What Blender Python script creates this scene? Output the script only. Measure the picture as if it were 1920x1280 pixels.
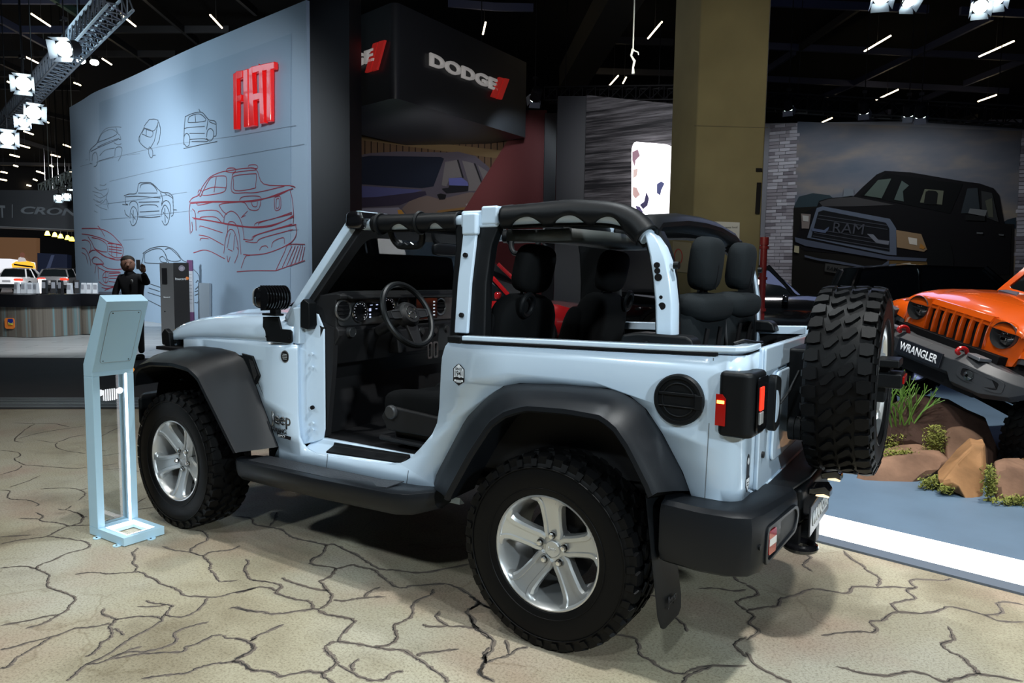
import bpy, bmesh, math, random
from math import sin, cos, pi, radians, sqrt, atan2
from mathutils import Vector, Matrix

for _o in list(bpy.data.objects):
    bpy.data.objects.remove(_o, do_unlink=True)
SC = bpy.context.scene
COL = SC.collection
random.seed(7)
V = Vector

# ------------------------------------------------------------------ camera
FPX = 1359.591
CAM = V((-1.36505, 3.34835, 1.48616))
YAW, PITCH, ROLL = -1.0058, -0.09049, 0.01493
FW = V((cos(PITCH)*cos(YAW), cos(PITCH)*sin(YAW), sin(PITCH)))
_r = FW.cross(V((0, 0, 1))).normalized()
_u = _r.cross(FW)
RT = _r*cos(ROLL) + _u*sin(ROLL)
UP = _u*cos(ROLL) - _r*sin(ROLL)
cd = bpy.data.cameras.new('camera')
cam = bpy.data.objects.new('camera', cd)
COL.objects.link(cam)
cd.sensor_width = 36.0
cd.lens = FPX/1920*36
cd.clip_end = 200
cam.matrix_world = Matrix.Translation(CAM) @ Matrix((RT, UP, -FW)).transposed().to_4x4()
SC.camera = cam

# ------------------------------------------------------------------ world, exposure
w = bpy.data.worlds.new('hall_dark')
SC.world = w
w.use_nodes = True
w.node_tree.nodes['Background'].inputs[0].default_value = (0.55, 0.75, 1.0, 1)
w.node_tree.nodes['Background'].inputs[1].default_value = 0.028
SC.view_settings.view_transform = 'Standard'
SC.view_settings.look = 'None'
SC.view_settings.gamma = 1.0
SC.view_settings.use_curve_mapping = False
SC.view_settings.exposure = 0.0

# ------------------------------------------------------------------ unseen spots: some follow the floor shadows, some are added fill
def spot(loc, tgt, watt, deg, blend=.35, rad=.12, col=(.86, .95, 1.0)):
    l = bpy.data.lights.new('unseen_spot', 'SPOT')
    l.energy = watt
    l.spot_size = radians(deg)
    l.spot_blend = blend
    l.shadow_soft_size = rad
    l.color = col
    o = bpy.data.objects.new('unseen_spot', l)
    COL.objects.link(o)
    o.location = loc
    o.rotation_euler = (V(tgt)-V(loc)).to_track_quat('-Z', 'Y').to_euler()
    return o

COOL = (.80, .93, 1.0)
spot((-2.2, 7.6, 7.0), (-.4, .8, .6), 800, 44, .5, .25, COOL)      # rear quarter from the aisle side
spot((3.6, 7.6, 7.0), (1.7, .8, .6), 800, 44, .5, .25, COOL)       # front fender
spot((-6.6, 3.6, 3.9), (-.9, .3, .8), 1250, 38, .6, .25, COOL)       # fill added for the tail of the car
spot((.7, -.9, 6.6), (.6, .2, 0), 620, 84, .35, .10, (.90, .97, 1.0))       # straight above the car
spot((3.4, 1.6, 6.4), (3.3, 1.6, 0), 330, 86, .5, .14, (.98, .98, .95))
spot((-2.4, 1.0, 6.4), (-2.1, .9, 0), 1250, 86, .5, .14, (.96, .99, .98))
spot((.8, 3.0, 6.4), (.8, 2.6, 0), 110, 80, .5, .14, (.97, .98, .93))
spot((7.5, 2.2, 6.6), (6.0, 1.6, 0), 260, 74, .5, .25, (1, .90, .74))
spot((-2.3, -4.9, 6.6), (-1.8, -4.3, 1.0), 1500, 66, .4, .2, (1, .97, .92))   # orange car
spot((.2, -2.2, 6.5), (-1.3, -3.0, .3), 480, 46, .4, .2, (1, .97, .92))
# unseen wash lights added for the white wall on the left
spot((6.5, -1.5, 5.9), (13.5, -6.5, 3.3), 1700, 62, .7, .3, (.82, .92, 1.0))
spot((17.0, -3.6, 4.2), (18.6, -8.6, 3.2), 1350, 135, .9, .5, (.82, .92, 1.0))

# ------------------------------------------------------------------ pixel -> place (a point of the photograph on a known plane)
def ray(px, py):
    return RT*((px-960)/FPX) + UP*((640-py)/FPX) + FW
def on(px, py, ax, val):
    d = ray(px, py)
    i = 'xyz'.index(ax)
    return CAM + d*((val-CAM[i])/d[i])
def flo(px, py, z=0.0):
    return on(px, py, 'z', z)
def dep(px, py, d):
    return CAM + ray(px, py)*d
class Wall:
    """vertical plane through two plan points; u along, v up"""
    def __init__(s, A, B):
        s.A = V((A[0], A[1], 0)); B = V((B[0], B[1], 0))
        s.len = (B-s.A).length
        s.t = (B-s.A).normalized()
        s.n = V((s.t.y, -s.t.x, 0))
        if s.n.dot(CAM-s.A) < 0: s.n = -s.n
    def at(s, px, py, off=0.0):
        d = ray(px, py)
        k = ((s.A + s.n*off) - CAM).dot(s.n)/d.dot(s.n)
        return CAM + d*k
    def p(s, u, z, off=0.0):
        return s.A + s.t*u + s.n*off + V((0, 0, z))
    def u(s, px, py):
        return (s.at(px, py)-s.A).dot(s.t)
    def frame(s, px, py, off=0.0):
        """matrix whose x runs to the right in the picture, y up, z out of the wall"""
        o = s.at(px, py, off)
        x = s.t if s.t.dot(RT) > 0 else -s.t
        z = s.n
        return Matrix.Translation(o) @ Matrix((x, V((0, 0, 1)), z)).transposed().to_4x4()

# ------------------------------------------------------------------ materials
MATS = {}
def mat(name, col, rough=.5, metal=0.0, emit=0.0, ecol=None, coat=0.0, spec=.5, bump=0.0, bscale=80, var=0.0, vscale=4.0, trans=0.0, alpha=1.0):
    if name in MATS: return MATS[name]
    m = bpy.data.materials.new(name)
    m.use_nodes = True
    nt = m.node_tree
    b = nt.nodes['Principled BSDF']
    b.inputs['Base Color'].default_value = (*col, 1)
    b.inputs['Roughness'].default_value = rough
    b.inputs['Metallic'].default_value = metal
    b.inputs['Specular IOR Level'].default_value = spec
    b.inputs['Coat Weight'].default_value = coat
    b.inputs['Coat Roughness'].default_value = .04
    b.inputs['Transmission Weight'].default_value = trans
    b.inputs['Alpha'].default_value = alpha
    if emit:
        b.inputs['Emission Color'].default_value = (*(ecol or col), 1)
        b.inputs['Emission Strength'].default_value = emit
    if bump or var:
        tc = nt.nodes.new('ShaderNodeTexCoord')
    if bump:
        n = nt.nodes.new('ShaderNodeTexNoise'); n.inputs['Scale'].default_value = bscale; n.inputs['Detail'].default_value = 3
        nt.links.new(tc.outputs['Object'], n.inputs['Vector'])
        bp = nt.nodes.new('ShaderNodeBump'); bp.inputs['Strength'].default_value = bump; bp.inputs['Distance'].default_value = .004
        nt.links.new(n.outputs['Fac'], bp.inputs['Height'])
        nt.links.new(bp.outputs['Normal'], b.inputs['Normal'])
    if var:
        n = nt.nodes.new('ShaderNodeTexNoise'); n.inputs['Scale'].default_value = vscale; n.inputs['Detail'].default_value = 5
        nt.links.new(tc.outputs['Object'], n.inputs['Vector'])
        r = nt.nodes.new('ShaderNodeValToRGB')
        r.color_ramp.elements[0].position = .3; r.color_ramp.elements[1].position = .7
        r.color_ramp.elements[0].color = (*[c*(1-var) for c in col], 1)
        r.color_ramp.elements[1].color = (*[min(1, c*(1+var)) for c in col], 1)
        nt.links.new(n.outputs['Fac'], r.inputs['Fac'])
        nt.links.new(r.outputs['Color'], b.inputs['Base Color'])
    MATS[name] = m
    return m
def glass(name, tint, gloss=.06):
    if name in MATS: return MATS[name]
    m = bpy.data.materials.new(name); m.use_nodes = True
    nt = m.node_tree; nt.nodes.clear()
    out = nt.nodes.new('ShaderNodeOutputMaterial')
    t = nt.nodes.new('ShaderNodeBsdfTransparent'); t.inputs[0].default_value = (*tint, 1)
    g = nt.nodes.new('ShaderNodeBsdfGlossy'); g.inputs['Roughness'].default_value = .02
    lw = nt.nodes.new('ShaderNodeFresnel'); lw.inputs[0].default_value = 1.45
    mx = nt.nodes.new('ShaderNodeMixShader')
    nt.links.new(lw.outputs[0], mx.inputs[0]); nt.links.new(t.outputs[0], mx.inputs[1]); nt.links.new(g.outputs[0], mx.inputs[2])
    nt.links.new(mx.outputs[0], out.inputs[0])
    MATS[name] = m
    return m

# ------------------------------------------------------------------ mesh helpers
def rot_to(d):
    return V(d).to_track_quat('Z', 'Y').to_matrix().to_4x4()
class MB:
    def __init__(s): s.v = []; s.f = []
    def add(s, vs, fs, M=None):
        n = len(s.v)
        s.v += [tuple(M @ V(v)) if M else tuple(v) for v in vs]
        s.f += [[i+n for i in f] for f in fs]
        return s
    def box(s, c, d, M=None):
        x, y, z = d[0]/2, d[1]/2, d[2]/2
        vs = [(c[0]+a*x, c[1]+b*y, c[2]+e*z) for e in (-1, 1) for b in (-1, 1) for a in (-1, 1)]
        return s.add(vs, [(0,2,3,1),(4,5,7,6),(0,1,5,4),(2,6,7,3),(0,4,6,2),(1,3,7,5)], M)
    def loft(s, rings, closed=True, cap=True, M=None):
        n = len(rings[0]); vs = [p for r in rings for p in r]; fs = []
        for i in range(len(rings)-1):
            for j in range(n if closed else n-1):
                k = (j+1) % n
                fs.append((i*n+j, i*n+k, (i+1)*n+k, (i+1)*n+j))
        if cap and closed:
            fs.append(tuple(range(n))[::-1]); fs.append(tuple((len(rings)-1)*n+j for j in range(n)))
        return s.add(vs, fs, M)
    def prism(s, pts, vec, M=None):
        vec = V(vec)
        return s.loft([[V(p) for p in pts], [V(p)+vec for p in pts]], True, True, M)
    def lathe(s, prof, n=24, M=None, closed=False, cap=True):
        rings = []
        for (r, h) in prof:
            rings.append([(r*cos(2*pi*j/n), r*sin(2*pi*j/n), h) for j in range(n)])
        if closed: rings.append(rings[0])
        return s.loft(rings, True, cap and not closed, M)
    def cyl(s, c, r, h, axis=(0, 0, 1), n=20, r2=None):
        M = Matrix.Translation(V(c)) @ rot_to(axis)
        return s.lathe([(r, -h/2), (r if r2 is None else r2, h/2)], n, M)
    def torus(s, c, R, r, axis=(0, 0, 1), n=32, m=8, M=None):
        Q = (M or Matrix()) @ Matrix.Translation(V(c)) @ rot_to(axis)
        prof = [(R+r*cos(2*pi*j/m), r*sin(2*pi*j/m)) for j in range(m)]
        return s.lathe(prof, n, Q, closed=True)
    def tube(s, path, r, n=8, cap=True, flat=1.0, up=None):
        P = [V(p) for p in path]; k = len(P)
        rr = r if isinstance(r, (list, tuple)) else [r]*k
        T = []
        for i in range(k):
            a = P[max(0, i-1)]; b = P[min(k-1, i+1)]
            T.append((b-a).normalized())
        N = V(up) if up else (V((0, 0, 1)) if abs(T[0].z) < .9 else V((1, 0, 0)))
        rings = []
        for i in range(k):
            N = (N - T[i]*N.dot(T[i]))
            if N.length < 1e-6: N = T[i].orthogonal()
            N.normalize(); B = T[i].cross(N)
            rings.append([P[i] + N*(rr[i]*cos(2*pi*j/n)) + B*(rr[i]*flat*sin(2*pi*j/n)) for j in range(n)])
        return s.loft(rings, True, cap)
    def sup(s, c, d, e=.45, M=None, nu=20, nv=12):
        """superellipsoid cushion: centre, half sizes, squareness"""
        def pw(x): return math.copysign(abs(x)**e, x)
        rings = []
        for i in range(nv+1):
            b = -pi/2 + pi*i/nv
            b = max(-pi/2+.02, min(pi/2-.02, b))
            rings.append([(c[0]+d[0]*pw(cos(b))*pw(cos(2*pi*j/nu)), c[1]+d[1]*pw(cos(b))*pw(sin(2*pi*j/nu)), c[2]+d[2]*pw(sin(b))) for j in range(nu)])
        return s.loft(rings, True, True, M)
    def ring(s, outer, inner, vec):
        """frame between two outlines of equal count, extruded along vec"""
        vec = V(vec); O = [V(p) for p in outer]; I = [V(p) for p in inner]; n = len(O)
        vs = O + I + [p+vec for p in O] + [p+vec for p in I]; fs = []
        for j in range(n):
            k = (j+1) % n
            fs += [(j, k, n+k, n+j), (2*n+j, 3*n+j, 3*n+k, 2*n+k), (j, 2*n+j, 2*n+k, k), (n+j, n+k, 3*n+k, 3*n+j)]
        return s.add(vs, fs)
    def strokes(s, lines, wd, nrm, wob=0.0):
        """flat ribbons along polylines lying on a plane with normal nrm"""
        nrm = V(nrm)
        for L in lines:
            P = [V(p) for p in L]; k = len(P)
            if k < 2: continue
            A = []
            for i in range(k):
                t = (P[min(k-1, i+1)]-P[max(0, i-1)])
                if t.length < 1e-9: t = V((1, 0, 0))
                b = nrm.cross(t.normalized())
                h = wd/2*(1 + (random.uniform(-wob, wob) if wob else 0))
                if wob and (i == 0 or i == k-1): h *= .3
                A.append((P[i]-b*h, P[i]+b*h))
            n = len(s.v)
            for a, b in A: s.v += [tuple(a), tuple(b)]
            s.f += [[n+2*i, n+2*i+1, n+2*i+3, n+2*i+2] for i in range(k-1)]
        return s
    def build(s, name, m, parent=None, smooth=35, bevel=0, seg=2, solid=0, keepn=False):
        me = bpy.data.meshes.new(name)
        bm = bmesh.new()
        bv = [bm.verts.new(v) for v in s.v]
        for f in s.f:
            try: bm.faces.new([bv[i] for i in f])
            except ValueError: pass
        bmesh.ops.remove_doubles(bm, verts=bm.verts, dist=1e-6)
        if not keepn: bmesh.ops.recalc_face_normals(bm, faces=bm.faces)
        bm.to_mesh(me); bm.free()
        return finish(name, me, m, parent, smooth, bevel, seg, solid)
def finish(name, me, m, parent=None, smooth=35, bevel=0, seg=2, solid=0):
    if smooth:
        for p in me.polygons: p.use_smooth = True
        me.set_sharp_from_angle(angle=radians(smooth))
    me.materials.append(m)
    o = bpy.data.objects.new(name, me)
    COL.objects.link(o)
    if parent: o.parent = parent
    if solid:
        q = o.modifiers.new('solid', 'SOLIDIFY'); q.thickness = solid; q.offset = -1
    if bevel:
        q = o.modifiers.new('bevel', 'BEVEL'); q.width = bevel; q.segments = seg; q.limit_method = 'ANGLE'; q.angle_limit = radians(40); q.harden_normals = True
    return o
def sheet(name, outline, fmap, m, parent, du, dv, solid=.012, smooth=35, bevel=0, out=None):
    """a flat outline in (u,v) cut by a grid and bent into space by fmap"""
    bm = bmesh.new()
    bm.faces.new([bm.verts.new((u, v, 0)) for u, v in outline])
    us = [p[0] for p in outline]; vs = [p[1] for p in outline]
    def cuts(lo, hi, d):
        if isinstance(d, (list, tuple)): return d
        n = int((hi-lo)/d); return [lo+(hi-lo)*(i+1)/(n+1) for i in range(n)]
    for c in cuts(min(us), max(us), du):
        bmesh.ops.bisect_plane(bm, geom=bm.verts[:]+bm.edges[:]+bm.faces[:], plane_co=(c, 0, 0), plane_no=(1, 0, 0))
    for c in cuts(min(vs), max(vs), dv):
        bmesh.ops.bisect_plane(bm, geom=bm.verts[:]+bm.edges[:]+bm.faces[:], plane_co=(0, c, 0), plane_no=(0, 1, 0))
    for v in bm.verts: v.co = fmap(v.co.x, v.co.y)
    bmesh.ops.recalc_face_normals(bm, faces=bm.faces)
    if out is not None:
        bm.normal_update()
        if sum(f.normal.dot(V(out))*f.calc_area() for f in bm.faces) < 0:
            bmesh.ops.reverse_faces(bm, faces=bm.faces[:])
    me = bpy.data.meshes.new(name); bm.to_mesh(me); bm.free()
    return finish(name, me, m, parent, smooth, bevel, 2, solid)
def text_obj(body, M, m, name, parent=None, width=None, height=None, ext=.001, shear=0.0, bold=0.0, bevel=0.0, spacing=1.0, flip=False):
    c = bpy.data.curves.new('t', 'FONT')
    c.body = body; c.size = 1; c.extrude = 0; c.shear = shear; c.offset = bold; c.align_x = 'CENTER'; c.align_y = 'CENTER'; c.space_character = spacing; c.resolution_u = 4
    o = bpy.data.objects.new('t', c); COL.objects.link(o)
    dg = bpy.context.evaluated_depsgraph_get()
    me = bpy.data.meshes.new_from_object(o.evaluated_get(dg))
    bpy.data.objects.remove(o, do_unlink=True); bpy.data.curves.remove(c)
    xs = [v.co.x for v in me.vertices]; ys = [v.co.y for v in me.vertices]
    x0, x1, y0, y1 = min(xs), max(xs), min(ys), max(ys)
    sx = (width/(x1-x0)) if width else None; sy = (height/(y1-y0)) if height else None
    sx = sx or sy; sy = sy or sx
    bm = bmesh.new(); bm.from_mesh(me); bpy.data.meshes.remove(me)
    for v in bm.verts: v.co = V(((v.co.x-(x0+x1)/2)*sx, (v.co.y-(y0+y1)/2)*sy, 0))
    if ext:
        r = bmesh.ops.extrude_face_region(bm, geom=bm.faces[:])
        for e in r['geom']:
            if isinstance(e, bmesh.types.BMVert): e.co.z += ext
    bmesh.ops.recalc_face_normals(bm, faces=bm.faces)
    for v in bm.verts: v.co = M @ v.co
    me = bpy.data.meshes.new(name); bm.to_mesh(me); bm.free()
    return finish(name, me, m, parent, 0)
def thing(name, label, cat, loc=(0, 0, 0), rotz=0.0, group=None, M=None):
    o = bpy.data.objects.new(name, None); COL.objects.link(o)
    o.empty_display_size = .1
    if M is not None: o.matrix_world = M
    else: o.location = loc; o.rotation_euler = (0, 0, rotz)
    return tag(o, label, cat, group)
def tag(o, label=None, cat=None, group=None, kind=None):
    if label: o['label'] = label
    if cat: o['category'] = cat
    if group: o['group'] = group
    if kind: o['kind'] = kind
    return o
def copy_tree(o, parent=None):
    c = o.copy(); COL.objects.link(c); c.parent = parent
    for ch in o.children: copy_tree(ch, c)
    return c
def resample(P, n):
    P = [V(p) for p in P]; L = [0]
    for a, b in zip(P, P[1:]): L.append(L[-1]+(b-a).length)
    out = []
    for i in range(n):
        t = L[-1]*i/(n-1); k = 0
        while k < len(L)-2 and L[k+1] < t: k += 1
        f = (t-L[k])/max(1e-9, L[k+1]-L[k]); out.append(P[k].lerp(P[k+1], min(1, f)))
    return out
def smooth_path(P, n):
    """Catmull-Rom through the points"""
    P = [V(p) for p in P]; Q = [P[0]*2-P[1]]+P+[P[-1]*2-P[-2]]; out = []
    for i in range(1, len(Q)-2):
        for k in range(n):
            t = k/n; a, b, c, d = Q[i-1], Q[i], Q[i+1], Q[i+2]
            out.append(.5*((2*b)+(c-a)*t+(2*a-5*b+4*c-d)*t*t+(3*b-a-3*c+d)*t**3))
    out.append(P[-1]); return out
def rrect(w, h, r, n=4):
    """rounded rectangle outline centred on 0"""
    pts = []
    for cx, cy, a0 in ((w/2-r, h/2-r, 0), (-w/2+r, h/2-r, 90), (-w/2+r, -h/2+r, 180), (w/2-r, -h/2+r, 270)):
        for i in range(n+1):
            a = radians(a0+90*i/n); pts.append((cx+r*cos(a), cy+r*sin(a)))
    return pts

# ================================================================== palette
WHITE = mat('white_paint', (.55, .68, .81), .22, coat=1.0, spec=.5)
BLKPL = mat('black_plastic', (.0042, .005, .006), .46, spec=.2, bump=.12, bscale=420)
FLARE = mat('flare_plastic', (.006, .0075, .0098), .40, spec=.26, bump=.1, bscale=500)
BLKGL = mat('black_gloss', (.006, .006, .007), .12, coat=.6)
RUBBER = mat('tyre_rubber', (.0022, .0023, .0026), .5, spec=.16, bump=.08, bscale=150)
SILVER = mat('wheel_silver', (.56, .57, .57), .33, metal=.75, coat=.4)
CHROME = mat('chrome', (.75, .75, .75), .12, metal=1.0)
DARKMET = mat('dark_metal', (.03, .03, .032), .45, metal=.6)
FABRIC = mat('seat_fabric', (.006, .0065, .007), .9, spec=.1, bump=.3, bscale=600)
FABRIC2 = mat('seat_fabric_grey', (.013, .016, .018), .9, spec=.1, bump=.3, bscale=600)
INTER = mat('interior_black', (.008, .008, .009), .6, spec=.35)
CARPET = mat('boot_carpet', (.01, .01, .011), .95, spec=.1)
DASH = mat('dash_trim', (.05, .052, .055), .35, metal=.4)
BLACK = mat('matt_black', (.004, .004, .005), .8, spec=.2)
INK = mat('decal_black', (.008, .008, .01), .4)
DECALW = mat('decal_white', (.75, .78, .8), .4)
REDLENS = mat('red_lens', (.35, .008, .006), .12, coat=.6)
REDGLOW = mat('red_glow', (.6, .02, .01), .2, emit=1.6, ecol=(1, .035, .015))
AMBER = mat('amber_lens', (.75, .22, .02), .15, emit=.5, ecol=(1, .35, .03))
AMBERGLOW = mat('amber_glow', (.9, .4, .05), .2, emit=6, ecol=(1, .42, .06))
CLEARL = mat('clear_lens', (.35, .36, .36), .15, coat=.5)
GLASS = glass('windscreen_glass', (.86, .93, .92))
DARKGLASS = mat('tinted_glass', (.006, .008, .009), .05, coat=1.0)

# ================================================================== floors
def floor_print():
    m = bpy.data.materials.new('cracked_earth_print'); m.use_nodes = True
    nt = m.node_tree; b = nt.nodes['Principled BSDF']; N = nt.nodes.new; L = nt.links.new
    tc = N('ShaderNodeTexCoord')
    def noise(sc, det=5, rough=.6, off=(0, 0, 0)):
        mp = N('ShaderNodeMapping'); mp.inputs['Location'].default_value = off
        L(tc.outputs['Object'], mp.inputs['Vector'])
        n = N('ShaderNodeTexNoise'); n.inputs['Scale'].default_value = sc; n.inputs['Detail'].default_value = det; n.inputs['Roughness'].default_value = rough
        L(mp.outputs['Vector'], n.inputs['Vector']); return n.outputs['Fac']
    def ramp(f, pts):
        r = N('ShaderNodeValToRGB'); e = r.color_ramp.elements
        e[0].position, e[0].color = pts[0][0], (*pts[0][1], 1)
        e[1].position, e[1].color = pts[-1][0], (*pts[-1][1], 1)
        for p, c in pts[1:-1]:
            q = e.new(p); q.color = (*c, 1)
        L(f, r.inputs['Fac']); return r.outputs['Color']
    def mix(a, b_, fac, mode='MIX'):
        x = N('ShaderNodeMix'); x.data_type = 'RGBA'; x.blend_type = mode
        if isinstance(fac, float): x.inputs[0].default_value = fac
        else: L(fac, x.inputs[0])
        L(a, x.inputs[6]); L(b_, x.inputs[7]); return x.outputs[2]
    base = ramp(noise(.9, 4, .55), [(.30, (.27, .225, .145)), (.45, (.45, .405, .285)), (.56, (.49, .455, .345)), (.72, (.54, .51, .42))])
    pink = ramp(noise(.75, 3, .5, (7.3, 2.1, 0)), [(.0, (.46, .315, .235)), (1, (.40, .27, .20))])
    pk = ramp(noise(1.1, 3, .5, (3, 9, 0)), [(.48, (0, 0, 0)), (.68, (.8, .8, .8))])
    c = mix(base, pink, pk)
    dk = ramp(noise(1.6, 4, .55, (1, 5, 0)), [(.54, (0, 0, 0)), (.74, (.6, .6, .6))])
    brown = ramp(noise(3), [(0, (.16, .13, .085)), (1, (.20, .16, .10))])
    c = mix(c, brown, dk)
    sp = ramp(noise(95, 3, .8), [(.36, (.62, .6, .57)), (.5, (1, 1, 1)), (.68, (1.12, 1.12, 1.1))])
    c = mix(c, sp, 1.0, 'MULTIPLY')
    sc = ramp(noise(26, 4, .75, (4, 4, 0)), [(.60, (1, 1, 1)), (.70, (.72, .69, .64))])
    c = mix(c, sc, .7, 'MULTIPLY')
    # fine printed hairlines
    mp = N('ShaderNodeMapping'); L(tc.outputs['Object'], mp.inputs['Vector'])
    nz = N('ShaderNodeTexNoise'); nz.inputs['Scale'].default_value = 5; L(tc.outputs['Object'], nz.inputs['Vector'])
    ad = N('ShaderNodeMix'); ad.data_type = 'RGBA'; ad.blend_type = 'ADD'; ad.inputs[0].default_value = .22
    L(mp.outputs['Vector'], ad.inputs[6]); L(nz.outputs['Color'], ad.inputs[7])
    v = N('ShaderNodeTexVoronoi'); v.feature = 'DISTANCE_TO_EDGE'; v.inputs['Scale'].default_value = 1.5
    L(ad.outputs[2], v.inputs['Vector'])
    hl = ramp(v.outputs['Distance'], [(.0, (.62, .58, .52)), (.012, (1, 1, 1))])
    hm = ramp(noise(1.3, 2, .5, (11, 3, 0)), [(.45, (0, 0, 0)), (.6, (.6, .6, .6))])
    hx = N('ShaderNodeMix'); hx.data_type = 'RGBA'; hx.blend_type = 'MULTIPLY'
    L(hm, hx.inputs[0]); L(c, hx.inputs[6]); L(hl, hx.inputs[7])
    dm = N('ShaderNodeMix'); dm.data_type = 'RGBA'; dm.blend_type = 'MULTIPLY'; dm.inputs[0].default_value = 1.0; dm.inputs[7].default_value = (.85, .85, .86, 1)
    L(hx.outputs[2], dm.inputs[6]); L(dm.outputs[2], b.inputs['Base Color'])
    b.inputs['Roughness'].default_value = .5
    b.inputs['Specular IOR Level'].default_value = .25
    return m
def struct(o): o['kind'] = 'structure'; return o
E0 = flo(0, 767); E1 = flo(270, 766.5); ED = (E1-E0).normalized()
EN = V((-ED.y, ED.x, 0));  EN = EN if EN.x > 0 else -EN          # away from the camera
S0 = flo(1507, 1010); S1 = flo(1920, 1117); SD = (S0-S1).normalized()
SN = V((SD.y, -SD.x, 0)); SN = SN if SN.y < 0 else -SN            # away from the car
def x2(p, d, q, e):
    den = d.x*e.y-d.y*e.x; t = ((q.x-p.x)*e.y-(q.y-p.y)*e.x)/den; return p+d*t
CORN = x2(E0, ED, S0, SD)
def slab(name, pts, z, m, th=.03, parent=None):
    return MB().prism([(p.x, p.y, z-th) for p in pts], (0, 0, th)).build(name, m, parent, smooth=0)
FLOORM = floor_print()
fl = struct(slab('floor', [E0-ED*9, CORN, S1-SD*6, V((-9, 10, 0)), V((8, 13, 0))], 0, FLOORM))
hall = struct(slab('floor_hall', [V((-45, -60, 0)), V((70, -60, 0)), V((70, 40, 0)), V((-45, 40, 0))], -.032, mat('hall_floor', (.03, .03, .032), .5)))

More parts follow.
